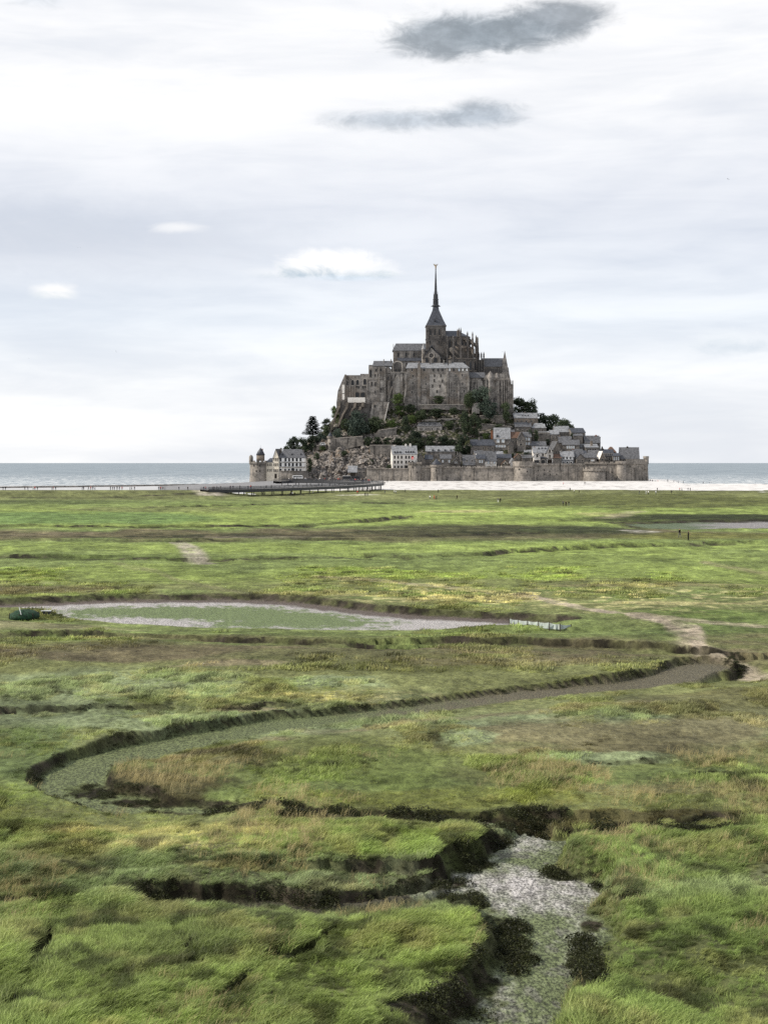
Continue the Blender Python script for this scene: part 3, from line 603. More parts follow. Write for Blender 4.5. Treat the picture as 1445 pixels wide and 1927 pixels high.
def tuft_mesh(name, nbl, spread, h0, h1, lean, width, seed):
    r = random.Random(seed); vs = []; fs = []; bl = []
    for i in range(nbl):
        a = r.uniform(0, 2 * math.pi); q = spread * math.sqrt(r.random()); x, y = q * math.cos(a), q * math.sin(a)
        h = r.uniform(h0, h1); le = lean * r.uniform(0.5, 1.4); da = r.gauss(0.0, 0.7)     # lean mostly downwind (+x)
        lx, ly = math.cos(da) * le * h, math.sin(da) * le * h; t = r.uniform(0, math.pi); wx, wy = math.cos(t) * width, math.sin(t) * width
        b = len(vs); c = r.random()
        for k, s in ((0.0, 1.0), (0.45, 0.85), (0.8, 0.55)):
            cx, cy, cz = x + lx * k ** 1.8, y + ly * k ** 1.8, h * k * (1 - 0.25 * le * k)
            vs += [(cx - wx * s, cy - wy * s, cz), (cx + wx * s, cy + wy * s, cz)]
        vs.append((x + lx, y + ly, h * (1 - 0.25 * le)))
        fs += [(b, b + 1, b + 3, b + 2), (b + 2, b + 3, b + 5, b + 4), (b + 4, b + 5, b + 6)]; bl += [c] * 7
    me = bpy.data.meshes.new(name); me.from_pydata(vs, [], fs); me.materials.append(M['grass'])
    a = me.attributes.new('blade', 'FLOAT', 'POINT'); a.data.foreach_set('value', bl)
    me.polygons.foreach_set('use_smooth', [True] * len(fs)); me.update()
    return me
def scatter(name, X, Y, Z, scale, tint, tufts, label, cat):
    n = len(X); me = bpy.data.meshes.new(name)
    me.vertices.add(n); me.vertices.foreach_set('co', np.stack([X, Y, Z], 1).astype(np.float32).ravel())
    me.attributes.new('size', 'FLOAT', 'POINT').data.foreach_set('value', scale.astype(np.float32))
    rot = np.zeros((n, 3)); rot[:, 2] = (fbm(X / 2.6, Y / 3.6, 3, .5, 85) - .5) * 5.0 + rng.normal(0.3, 0.5, n)
    me.attributes.new('turn', 'FLOAT_VECTOR', 'POINT').data.foreach_set('vector', rot.astype(np.float32).ravel())
    me.attributes.new('tint', 'FLOAT_COLOR', 'POINT').data.foreach_set('color', np.concatenate([tint, np.ones((n, 1))], 1).astype(np.float32).ravel())
    me.update(); o = link(name, me)
    ng = bpy.data.node_groups.new(name, 'GeometryNodeTree')
    ng.interface.new_socket('Geometry', in_out='INPUT', socket_type='NodeSocketGeometry'); ng.interface.new_socket('Geometry', in_out='OUTPUT', socket_type='NodeSocketGeometry')
    gi = ng.nodes.new('NodeGroupInput'); go = ng.nodes.new('NodeGroupOutput'); iop = ng.nodes.new('GeometryNodeInstanceOnPoints'); jn = ng.nodes.new('GeometryNodeJoinGeometry')
    for k, tm in enumerate(tufts):
        src = bpy.data.objects.new(name + '_tuft', tm); src['kind'] = 'stuff'
        oi = ng.nodes.new('GeometryNodeObjectInfo'); oi.inputs['Object'].default_value = src; oi.inputs['As Instance'].default_value = False
        g2 = ng.nodes.new('GeometryNodeGeometryToInstance'); ng.links.new(oi.outputs['Geometry'], g2.inputs[0]); ng.links.new(g2.outputs[0], jn.inputs[0])
    ng.links.new(gi.outputs[0], iop.inputs['Points']); ng.links.new(jn.outputs[0], iop.inputs['Instance']); iop.inputs['Pick Instance'].default_value = True
    a = ng.nodes.new('GeometryNodeInputNamedAttribute'); a.data_type = 'FLOAT'; a.inputs[0].default_value = 'size'; ng.links.new(a.outputs[0], iop.inputs['Scale'])
    b = ng.nodes.new('GeometryNodeInputNamedAttribute'); b.data_type = 'FLOAT_VECTOR'; b.inputs[0].default_value = 'turn'; ng.links.new(b.outputs[0], iop.inputs['Rotation'])
    ng.links.new(iop.outputs[0], go.inputs[0])
    md = o.modifiers.new('scatter', 'NODES'); md.node_group = ng
    return tag(o, label, cat, kind='stuff')

def fan_points(y0, y1, dens):
    n = int(0.5 * 0.74 * (y1 * y1 - y0 * y0) * dens)
    Y = np.sqrt(rng.random(n) * (y1 * y1 - y0 * y0) + y0 * y0); px = rng.random(n) * 2080 - 310
    return (px - CX) / F * Y, Y
tall = [tuft_mesh('tall_tuft', 34, 0.14, 0.10, 0.25, 0.8, 0.006, s) for s in range(4)]
mid = [tuft_mesh('short_tuft', 22, 0.26, 0.10, 0.26, 0.6, 0.012, 10 + s) for s in range(3)]
far = [tuft_mesh('broad_tuft', 18, 0.5, 0.10, 0.26, 0.5, 0.03, 20 + s) for s in range(3)]
def mound_mesh(name, seed):
    """low rounded cushion of small leaves"""
    r = np.random.default_rng(seed); vs = []; fs = []; bl = []
    for i in range(120):
        a, q = r.uniform(0, 6.283), math.sqrt(r.random()) * .24; x, y = q * math.cos(a), q * math.sin(a); zt = .17 * (1 - (q / .26) ** 2) * r.uniform(.4, 1.1)
        d = r.normal(0, 1, 3); d /= np.linalg.norm(d); e = np.cross(d, r.normal(0, 1, 3)); e /= np.linalg.norm(e); s_ = r.uniform(.012, .03); p = np.array([x, y, zt]); b = len(vs)
        vs += [tuple(p - d * s_), tuple(p + e * s_ * .6), tuple(p + d * s_), tuple(p - e * s_ * .6)]; fs.append((b, b + 1, b + 2, b + 3)); bl += [r.random()] * 4
    me = bpy.data.meshes.new(name); me.from_pydata(vs, [], fs); me.materials.append(M['grass']); me.attributes.new('blade', 'FLOAT', 'POINT').data.foreach_set('value', bl); me.update(); return me
dark = [mound_mesh('bank_cushion', 30 + s) for s in range(3)]
def grow(y0, y1, dens, base_size, tall_bias=0.0):
    X, Y = fan_points(y0, y1, dens)
    Zg, r, c = ground_z(X, Y)
    lush = fbm(X / 3.5, Y / 5.0, 4, 0.55, 80)
    keep = (mud[r, c] < 0.3) & (bank[r, c] < 0.55) & (rng.random(len(X)) < 0.2 + 1.2 * sstep(.25, .65, lush * .5 + .5 * fbm(X / .7, Y / 1.0, 2, .5, 89)))
    X, Y, Zg, r, c, lush = X[keep], Y[keep], Zg[keep], r[keep], c[keep], lush[keep]
    t = colr_grass[r, c] * np.array([2.12, 2.12, 1.98]) * (0.7 + 0.6 * rng.random((len(X), 1)))
    warm = sstep(0.5, 0.75, fbm(X / 1.6, Y / 2.4, 3, .6, 81))[:, None]
    t = t * (1 - 0.35 * warm) + np.array([1.45, 1.22, .6]) * t[:, 1:2] * 0.3 * warm
    dk = sstep(0.56, 0.68, fbm(X / 0.8, Y / 1.3, 3, .55, 83))[:, None]; t = t * (1 - 0.62 * dk)
    sz = base_size * (0.55 + 0.75 * sstep(.25, .75, fbm(X / 1.4, Y / 2.2, 3, .55, 86))) * (0.55 + 0.9 * lush) * (0.65 + 0.7 * rng.random(len(X)))
    return X, Y, Zg - 0.02, sz, t
py_of = lambda Y: HY + H * F / Y
X, Y, Z_, S_, T_ = grow(30.5, 58, 120, 1.0)
scatter('grass', X, Y, Z_, S_, T_, tall, 'long windblown green grass in the foreground meadow', 'grass')
# pale seed heads standing above the leaves in patches
seed = [tuft_mesh('seed_stalks', 12, 0.22, 0.30, 0.5, 0.6, 0.0042, 50 + q) for q in range(2)]
X, Y, Z_, S_, T_ = grow(30.5, 72, 14, 1.0); k = rng.random(len(X)) < sstep(.45, .65, fbm(X / 4, Y / 6, 3, .5, 87))
scatter('seed_grass', X[k], Y[k], Z_[k], (0.6 + .5 * rng.random(k.sum())), np.array([.34, .29, .15]) * (.8 + .7 * rng.random((k.sum(), 1))), seed, 'pale dry seed stalks among the green grass', 'grass')
X, Y, Z_, S_, T_ = grow(58, 100, 30, 1.0)
lush2 = fbm(X / 5, Y / 8, 4, .55, 82); k = (rng.random(len(X)) < sstep(.40, .62, lush2)) | (Y < 64)
scatter('grass', X[k], Y[k], Z_[k], (S_ * (.4 + .6 * sstep(.45, .7, lush2)))[k], T_[k], mid, 'short tufted grass on the marsh round the winding creek', 'grass')
X, Y, Z_, S_, T_ = grow(100, 200, 6.0, .8)
k = rng.random(len(X)) < sstep(.5, .68, fbm(X / 9, Y / 22, 4, .55, 84))
scatter('grass', X[k], Y[k], Z_[k], S_[k], T_[k], far, 'low rough turf beyond the winding creek', 'grass')
# dark purslane and overhanging tussocks along the creek edges
X, Y = fan_points(30.5, 110, 44); Zg, r, c = ground_z(X, Y)
cl = fbm(X / 0.9, Y / 1.2, 3, .55, 88)
k = (bank[r, c] > 0.45) & (mud[r, c] < 0.6) & (rng.random(len(X)) < np.maximum(sstep(.30, .48, cl), blot[r, c]))
X, Y, Zg, r, c, cl = X[k], Y[k], Zg[k], r[k], c[k], cl[k]
T_ = np.array([0.032, 0.036, 0.015]) * (0.4 + 1.4 * rng.random((len(X), 1)))
S_ = (0.35 + 1.4 * sstep(.4, .7, cl) * rng.random(len(X))) * np.where(Y < 62, 1.1, .6)
scatter('bank_purslane', X, Y, Zg - 0.02, S_, T_, dark, 'dark scrubby plants hanging over the muddy creek banks', 'plants')
# ------------------------------------------------------------------ the rock of the islet
HILL_PTS = [(px, 886, 1009) for px in range(700, 1201, 100)] + [
    (790, 870, 1016), (900, 872, 1016), (1000, 871, 1016), (1100, 871, 1016), (1180, 870, 1018), (820, 862, 1026), (900, 853, 1031), (960, 852, 1030), (1000, 846, 1031), (1060, 848, 1027), (1130, 846, 1031), (1190, 866, 1040),
    (820, 838, 1042), (880, 838, 1042), (950, 830, 1042), (1010, 833, 1042), (1060, 840, 1040), (1110, 838, 1045), (800, 818, 1050), (880, 815, 1052), (960, 815, 1052), (1010, 813, 1056), (1060, 820, 1055), (1110, 836, 1065),
    (800, 795, 1061), (900, 795, 1062), (960, 798, 1062), (1020, 806, 1075), (780, 764, 1073), (840, 765, 1073), (900, 767, 1073), (960, 772, 1073), (820, 750, 1095), (820, 750, 1120), (950, 772, 1100), (700, 770, 1095), (640, 770, 1095),
    (740, 764, 1073), (700, 785, 1069), (650, 800, 1068), (628, 805, 1070), (608, 812, 1078), (720, 838, 1046), (700, 862, 1030), (690, 897, 1012), (640, 897, 1016), (600, 897, 1016), (660, 852, 1040), (620, 852, 1042), (600, 852, 1050), (650, 824, 1056), (700, 822, 1056), (590, 832, 1060), (560, 848, 1058), (540, 862, 1055),
    (580, 822, 1075), (560, 892, 1020), (520, 898, 1020), (510, 900, 1050), (720, 893, 1014), (740, 850, 1042), (760, 868, 1030),
    (600, 822, 1100), (580, 838, 1095), (560, 856, 1090), (620, 800, 1105), (645, 800, 1120), (1000, 808, 1100), (1050, 832, 1088), (1100, 850, 1080), (545, 868, 1080),
    (500, 903, 1100), (600, 880, 1140), (750, 850, 1165), (900, 850, 1165), (1050, 870, 1130), (1150, 880, 1090), (1215, 890, 1050)]
_hp = np.array([at(*p) for p in HILL_PTS]); _hp[:, 2] -= 2.2
def _phi(r): return np.sqrt(r * r + 9.0)
_A = _phi(np.hypot(_hp[:, None, 0] - _hp[None, :, 0], _hp[:, None, 1] - _hp[None, :, 1])); _wt = np.linalg.solve(_A + np.eye(len(_hp)) * 0.3, _hp[:, 2] - 20.0)
FOOT = [at(*p)[:2] for p in [(500, 0, 1012), (580, 0, 1012), (640, 0, 1010), (690, 0, 1007), (770, 0, 1007), (830, 0, 1004), (965, 0, 1004), (1100, 0, 1006), (1175, 0, 1010), (1213, 0, 1016), (1213, 0, 1060), (1150, 0, 1110), (1000, 0, 1160), (750, 0, 1170), (600, 0, 1140), (530, 0, 1100), (500, 0, 1060)]]
def hill_z(X, Y):
    X = np.asarray(X, float); Y = np.asarray(Y, float); zz = np.full(X.shape, 20.0)
    for (a, b, _), q in zip(_hp, _wt): zz = zz + q * _phi(np.hypot(X - a, Y - b))
    return zz
hx = np.arange(-98, 188, 0.95); hy = np.arange(1000, 1180, 1.0)
HX, HYY = np.meshgrid(hx, hy)
hz = hill_z(HX, HYY)
_d = np.full(HX.shape, 1e9); _in = np.zeros(HX.shape, bool); j = len(FOOT) - 1
for i in range(len(FOOT)):
    (xi, yi), (xj, yj) = FOOT[i], FOOT[j]; dx, dy = xj - xi, yj - yi
    t = np.clip(((HX - xi) * dx + (HYY - yi) * dy) / (dx * dx + dy * dy), 0, 1); _d = np.minimum(_d, np.hypot(HX - xi - t * dx, HYY - yi - t * dy))
    _in ^= ((yi > HYY) != (yj > HYY)) & (HX < (xj - xi) * (HYY - yi) / (yj - yi + 1e-12) + xi); j = i
hz = np.minimum(hz, np.where(_in, 1.5 + 3.0 * _d, 1.5 - 3.0 * _d))
hpx = CX + HX / HYY * F; hpy = HY + (H - hz) / HYY * F
crag = np.clip(sstep(570, 600, hpx) * sstep(760, 735, hpx) * sstep(815, 835, hpy), 0, 1)
r1 = 1 - np.abs(2 * fbm(HX / 9, HYY / 14, 4, .55, 90) - 1); r2 = 1 - np.abs(2 * fbm(HX / 2.6, HYY / 4, 3, .6, 91) - 1)
dz = (r1 - 0.6) * 6.0 + (r2 - 0.6) * 4.0
hz = hz + dz * (0.16 + 0.84 * crag) * sstep(0.0, 3.0, np.where(_in, _d, 0))
hz = np.maximum(hz, -2.0)
def hill_mat():
    m, n, bs, out = new_mat('islet_rock')
    pos = n.new('ShaderNodeNewGeometry').outputs['Position']
    at_ = n.new('ShaderNodeAttribute', attribute_name='tint', attribute_type='GEOMETRY').outputs['Color']
    a = n.noise(pos, 0.6, 6, .7); b = n.noise(pos, 0.22, 5, .6)
    rock = n.mix(n.smooth(a, .40, .66), (0.03, 0.028, 0.025), (0.33, 0.30, 0.275))
    rock = n.mix(n.smooth(b, .56, .7), rock, (0.20, 0.15, 0.11))
    green = n.mix(n.smooth(a, .38, .66), (0.012, 0.016, 0.009), (0.07, 0.075, 0.035))
    sp = n.new('ShaderNodeSeparateColor'); n.l.new(at_, sp.inputs[0])
    k = n.smooth(n.math('ADD', n.math('MULTIPLY', sp.outputs[0], 0.7), n.math('MULTIPLY', b, 0.9)), 0.98, 1.16)
    n.l.new(n.mix(k, rock, green), bs.inputs['Base Color']); bs.inputs['Roughness'].default_value = 0.95; bs.inputs['Specular IOR Level'].default_value = 0.1
    bump(n, bs, n.math('ADD', a, b), 1.0, 1.2)
    return m
M['hill'] = hill_mat()
gcol = np.clip(0.9 - crag * 0.5, 0, 1)
islet = link('islet_rock', grid_mesh('islet_rock', np.stack([HX, HYY, hz], -1).reshape(-1, 3), len(hy), len(hx), M['hill'], np.repeat(gcol.reshape(-1, 1), 3, 1)))
tag(islet, 'steep granite islet with bare crags and scrub', 'rock', kind='structure')
def hill_at(x, y):
    i = int(np.clip(round((y - 1000) / 1.0), 0, len(hy) - 1)); j = int(np.clip(round((x + 98) / 0.95), 0, len(hx) - 1)); return float(hz[i, j])
# pale boulders standing out of the crag
def rock_mat():
    m, n, bs, out = new_mat('pale_granite')
    pos = n.new('ShaderNodeNewGeometry').outputs['Position']
    a = n.noise(pos, 0.9, 6, .7); b = n.noise(pos, 0.3, 4)
    c = n.mix(n.smooth(a, .38, .64), (0.025, 0.023, 0.021), (0.33, 0.30, 0.275))
    n.l.new(n.mix(n.smooth(b, .55, .7), c, (0.26, 0.19, 0.13)), bs.inputs['Base Color']); bs.inputs['Roughness'].default_value = 0.95
    bump(n, bs, a, 1.0, 0.6)
    return m
M['granite'] = rock_mat()
rock_meshes = []
for s in range(5):
    r = random.Random(100 + s); mb = MB()
    rings = [(0.75 * r.uniform(.8, 1.2), -0.6), (1.0 * r.uniform(.8, 1.2), -0.1), (0.85 * r.uniform(.7, 1.1), 0.45), (0.4 * r.uniform(.5, 1.2), 0.85)]
    mb.loft(0, 0, rings, 7); mb.v = [(x * r.uniform(.75, 1.25), y * r.uniform(.75, 1.25), zq + r.uniform(-.15, .15)) for x, y, zq in mb.v]
    rock_meshes.append(mb.mesh('rock', M['granite']))
rr = random.Random(3); cnt = 0
while cnt < 44:
    px = rr.uniform(585, 742); Y = rr.uniform(1012, 1046); x = (px - CX) / F * Y; zq = hill_at(x, Y); py = HY + (H - zq) / Y * F
    if not (828 < py < 899) or (px > 690 and 836 < py < 862) or (652 < px < 690 and py > 872): continue
    o = link('rock', rr.choice(rock_meshes), islet, (x, Y, zq + 0.2)); s = rr.uniform(0.5, 1.0) ** 2 * 3.0; o.scale = (s * rr.uniform(.7, 1.4), s, s * rr.uniform(.7, 1.6)); o.rotation_euler = (rr.uniform(-.5, .5), rr.uniform(-.5, .5), rr.uniform(0, 6)); cnt += 1
# ------------------------------------------------------------------ building kit
def outline(kind, n=7):
    """unit opening, x in -.5...5, z in 0..1"""
    if kind == 'rect': return [(-.5, 0), (.5, 0), (.5, 1), (-.5, 1)]
    if kind == 'round': return [(-.5, 0), (.5, 0)] + [(.5 * math.cos(a), .68 + .32 * math.sin(a)) for a in [math.pi * i / n for i in range(n + 1)]]
    return [(-.5, 0), (.5, 0), (.5, .66), (.34, .83), (.17, .94), (0, 1), (-.17, .94), (-.34, .83), (-.5, .66)]
WIN = {}
for kd in ('rect', 'round', 'pointed'):
    po = outline(kd); mb = MB(); cz = 0.5
    big = [(x * 1.36, (zq - cz) * 1.22 + cz) for x, zq in po]; n_ = len(po)
    vs = [(x, -0.16, q) for x, q in big] + [(x, -0.16, q) for x, q in po] + [(x, 0.05, q) for x, q in po] + [(x, 0.05, q) for x, q in big]
    fs = []
    for i in range(n_):
        k = (i + 1) % n_
        fs += [(i, k, n_ + k, n_ + i), (n_ + i, n_ + k, 2 * n_ + k, 2 * n_ + i), (3 * n_ + i, 3 * n_ + k, k, i)]
    mb.add(vs, fs)
    pb = MB(); pb.prism(po, -0.05, 0.03)
    WIN[kd] = (mb, pb)
_wm = {}
def win_mesh(kd, fm, pm):
    if (kd, fm, pm) not in _wm:
        _wm[(kd, fm, pm)] = (WIN[kd][0].mesh('window', M[fm]), WIN[kd][1].mesh('pane', M[pm]))
    return _wm[(kd, fm, pm)]
def window(root, lx, ly, lz, wd, ht, kd='rect', fm='frame', pm='glass', name='window', rz=0.0):
    """lx, ly, lz: middle of the sill in the parent's own axes"""
    a, b = win_mesh(kd, fm, pm)
    o = link(name, a, root, (lx, ly, lz)); o.scale = (wd, 1, ht); o.rotation_euler = (0, 0, rz)
    link('pane', b, o)
    return o
def pwin(root, px, py, wp, hp, Y, kd='rect', fm='frame', pm='glass', name='window'):
    """window given by its middle in the photograph and the depth of its wall"""
    x, y, zq = at(px, py + hp / 2, Y); r = root.location; k = Y / F
    return window(root, x - r.x, Y - r.y, zq - r.z, wp * k, hp * k, kd, fm, pm, name)
def pbox(mb, l, r, t, b, Y, d, mat=0):
    x0, _, z1 = at(l, t, Y); x1, _, z0 = at(r, b, Y)
    mb.box(x0, x1, Y, Y + d, z0, z1, mat); return mb
def ppart(root, name, l, r, t, b, Y, d, mat):
    return pbox(MB(), l, r, t, b, Y, d).build(name, M[mat], root)
def pprism(root, name, pts, Y, d, mat):
    return MB().prism([(at(a, b, Y)[0], at(a, b, Y)[2]) for a, b in reversed(pts)], Y, Y + d).build(name, M[mat], root)
def roof_x(root, name, l, r, rl, rr_, eave, ridge, Y, d, mat, over=0.5):
    """ridge runs along the picture; hipped where the ridge is shorter than the eaves"""
    k = Y / F; x0, _, ze = at(l, eave, Y); x1 = at(r, eave, Y)[0]; a0 = at(rl, ridge, Y)[0]; a1 = at(rr_, ridge, Y)[0]; zr = at(l, ridge, Y)[2]
    y0, y1, ym = Y - over, Y + d + over, Y + d / 2; t = 0.35
    mb = MB(); x0 -= .3; x1 += .3
    if rl - l < 0.5: a0 = x0
    if r - rr_ < 0.5: a1 = x1
    mb.add([(x0, y0, ze), (x1, y0, ze), (x1, y1, ze), (x0, y1, ze), (a0, ym, zr), (a1, ym, zr), (x0, y0, ze - t), (x1, y0, ze - t), (x1, y1, ze - t), (x0, y1, ze - t)],
           [(0, 1, 5, 4), (2, 3, 4, 5), (1, 2, 5), (3, 0, 4), (6, 7, 1, 0), (7, 8, 2, 1), (8, 9, 3, 2), (9, 6, 0, 3), (9, 8, 7, 6)])
    return mb.build(name, M[mat], root)

def house(label, l, r, base, eave, ridge, Y, d=9.0, rz=0.0, roof='x', wall='house', rmat='slate', wins=(), dormers=(), chims=(), doors=(), kd='rect', fm='frame', pm='glass', cat='house', name='stone_house', group=None, hip=0.0, beams=False, skirt=6.0, cmat='house', dmat=None):
    k = Y / F; cx = (l + r) / 2; root = empty(name, at(cx, base, Y), rz)
    w_ = (r - l) * k; he = (base - eave) * k; hr = (base - ridge) * k; o = 0.35; t = 0.22
    tag(root, label, cat, group)
    mb = MB(); rb = MB()
    if roof == 'x':
        mb.prism_x([(0, -skirt), (d, -skirt), (d, he), (d / 2, hr - .12), (0, he)], -w_ / 2, w_ / 2)
        s = (hr - he) / (d / 2)
        if hip > 0:
            hw = w_ / 2 + .3; ix = hw - hip * (hr - he) if hip < 5 else hw * 0.1
            mb = MB().box(-w_ / 2, w_ / 2, 0, d, -skirt, he)
            rb.add([(-hw, -o, he), (hw, -o, he), (hw, d + o, he), (-hw, d + o, he), (-ix, d / 2, hr), (ix, d / 2, hr), (-hw, -o, he - t), (hw, -o, he - t), (hw, d + o, he - t), (-hw, d + o, he - t)],
                   [(0, 1, 5, 4), (2, 3, 4, 5), (1, 2, 5), (3, 0, 4), (6, 7, 1, 0), (7, 8, 2, 1), (8, 9, 3, 2), (9, 6, 0, 3), (9, 8, 7, 6)])
        else:
            rb.prism_x([(-o, he - o * s), (d / 2, hr), (d + o, he - o * s), (d + o, he - o * s + t), (d / 2, hr + t), (-o, he - o * s + t)][::1], -w_ / 2 - .3, w_ / 2 + .3)
    elif roof == 'y':
        mb.prism([(-w_ / 2, -skirt), (-w_ / 2, he), (0, hr - .12), (w_ / 2, he), (w_ / 2, -skirt)][::-1], 0, d)
        s = (hr - he) / (w_ / 2)
        rb.prism([(-w_ / 2 - o, he - o * s), (0, hr), (w_ / 2 + o, he - o * s), (w_ / 2 + o, he - o * s + t), (0, hr + t), (-w_ / 2 - o, he - o * s + t)], -.45, d + .2)
    elif roof == 'shed':
        mb.prism_x([(0, -skirt), (d, -skirt), (d, hr - .1), (0, he)], -w_ / 2, w_ / 2)
        rb.prism_x([(-o, he - .1), (d + o, hr), (d + o, hr + t), (-o, he - .1 + t)], -w_ / 2 - .25, w_ / 2 + .25)
    else:
        mb.box(-w_ / 2, w_ / 2, 0, d, -skirt, hr); rb.box(-w_ / 2 - .2, w_ / 2 + .2, -.2, d + .2, hr, hr + .35)
    mb.build('wall', M[wall], root, world_coords=False); rf = rb.build('roof', M[rmat], root, world_coords=False)
    for q in wins:
        px, py, wp, hp = q[:4]
        window(root, (px - cx) * k, 0, (base - py - hp / 2) * k, wp * k, hp * k, q[4] if len(q) > 4 else kd, fm, q[5] if len(q) > 5 else pm)
    for px, py, wp, hp in doors:
        window(root, (px - cx) * k, 0, (base - py - hp / 2) * k, wp * k, hp * k, 'rect', 'timber', 'timber', 'door')
    for q in dormers:
        px, py = q[0], q[1]; wd = (q[2] if len(q) > 2 else 3.2) * k; lx, lz = (px - cx) * k, (base - py) * k
        yy = (lz - he) / max(.1, hr - he) * (d / 2 if roof != 'y' else d); h2 = wd * 1.05
        db_ = MB().prism([(lx - wd / 2, lz - h2 / 2), (lx + wd / 2, lz - h2 / 2), (lx + wd / 2, lz + h2 * .35), (lx, lz + h2 * .8), (lx - wd / 2, lz + h2 * .35)], yy - 1.0, yy + 1.6)
        dm_ = db_.build('dormer', M[dmat or rmat], root, world_coords=False)
        link('pane', win_mesh('rect', fm, pm)[1], dm_, (lx, yy - 1.02, lz - h2 * .34)).scale = (wd * .6, 1, h2 * .66)
    for q in chims:
        px, py, wp = q[:3]; lx = (px - cx) * k; lz = (base - py) * k; hw = wp * k / 2; yy = d / 2 if roof == 'x' else d * .5
        zb_ = min(he, hr) - .3
        c = MB().box(lx - hw, lx + hw, yy - .55, yy + .55, zb_, lz - .35); c.box(lx - hw - .12, lx + hw + .12, yy - .67, yy + .67, lz - .35, lz - .12)
        c.box(lx - hw * .55, lx - hw * .1, yy - .2, yy + .2, lz - .12, lz + .25); c.box(lx + hw * .1, lx + hw * .55, yy - .2, yy + .2, lz - .12, lz + .2)
        c.build('chimney', M[q[3] if len(q) > 3 else cmat], root, world_coords=False)
    if beams:
        for fx in np.linspace(-w_ / 2, w_ / 2, 6): MB().box(fx - .12, fx + .12, -.1, .02, 0, he + (0 if roof != 'y' else (hr - he) * max(0, 1 - abs(fx) / (w_ / 2)) * .9)).build('timber_beam', M['timber'], root, world_coords=False)
        for fz in (0.05, 0.5, 0.98): MB().box(-w_ / 2, w_ / 2, -.13, .02, he * fz - .12, he * fz + .12).build('timber_beam', M['timber'], root, world_coords=False)
    return root
def gridw(xs, ys, wp, hp, *rest): return [(x, y, wp, hp) + rest for y in ys for x in xs]

# ------------------------------------------------------------------ ramparts
def round_tower(label, l, r, top, base, Y, corbel=None, cone=None, slits=(), name='rampart_tower', mat='rampart', flare=1.06, merlons=True):
    k = Y / F; cx = (l + r) / 2; R = (r - l) / 2 * k; root = empty(name, at(cx, base, Y + R)); tag(root, label, 'tower', None, 'thing')
    ht = (base - top) * k; zc = (base - corbel) * k if corbel else ht - 1.6
    MB().loft(0, 0, [(R * flare, -3), (R * flare, 0), (R, min(5.0, zc * .4)), (R, zc)], 24).build('wall', M[mat], root, True, False)
    cb_ = MB()
    for i in range(28):
        a = 2 * math.pi * i / 28; c_, s_ = math.cos(a), math.sin(a); rr0, rr1 = R - .1, R + .55; hw = .28
        cb_.add([(c_ * rr0 - s_ * hw, s_ * rr0 + c_ * hw, zc - .9), (c_ * rr0 + s_ * hw, s_ * rr0 - c_ * hw, zc - .9), (c_ * rr1 + s_ * hw, s_ * rr1 - c_ * hw, zc - .02), (c_ * rr1 - s_ * hw, s_ * rr1 + c_ * hw, zc - .02), (c_ * rr0 - s_ * hw, s_ * rr0 + c_ * hw, zc - .02), (c_ * rr0 + s_ * hw, s_ * rr0 - c_ * hw, zc - .02)],
                [(0, 1, 2, 3), (3, 2, 5, 4), (0, 3, 4), (1, 5, 2), (0, 4, 5, 1)])
    cb_.build('corbel_ring', M[mat], root, False, False)
    Rp = R + .6; pp = MB(); n_ = 24
    pp.loft(0, 0, [(Rp, zc), (Rp, ht - (.9 if merlons else 0)), (Rp - .55, ht - (.9 if merlons else 0)), (Rp - .55, zc + .2)], n_)
    if merlons:
        for i in range(0, n_, 2):
            a0, a1 = 2 * math.pi * i / n_, 2 * math.pi * (i + 1) / n_
            pp.prism_z([(Rp * math.cos(a0), Rp * math.sin(a0)), (Rp * math.cos(a1), Rp * math.sin(a1)), ((Rp - .5) * math.cos(a1), (Rp - .5) * math.sin(a1)), ((Rp - .5) * math.cos(a0), (Rp - .5) * math.sin(a0))], ht - .95, ht)
    pp.build('parapet', M[mat], root, False, False)
    if cone:
        zt = (base - cone) * k; MB().loft(0, 0, [(Rp * .98, ht - .5), (Rp * .55, ht + (zt - ht) * .42), (.05, zt)], 20).build('roof', M['slate_dark'], root, True, False)
    for px, py in slits:
        lx = (px - cx) * k; a = math.asin(max(-.95, min(.95, lx / R)))
        window(root, lx, -R * math.cos(a) - .02, (base - py) * k, .7, .9, 'rect', 'frame_dark', 'glass', 'loophole', a)
    return root
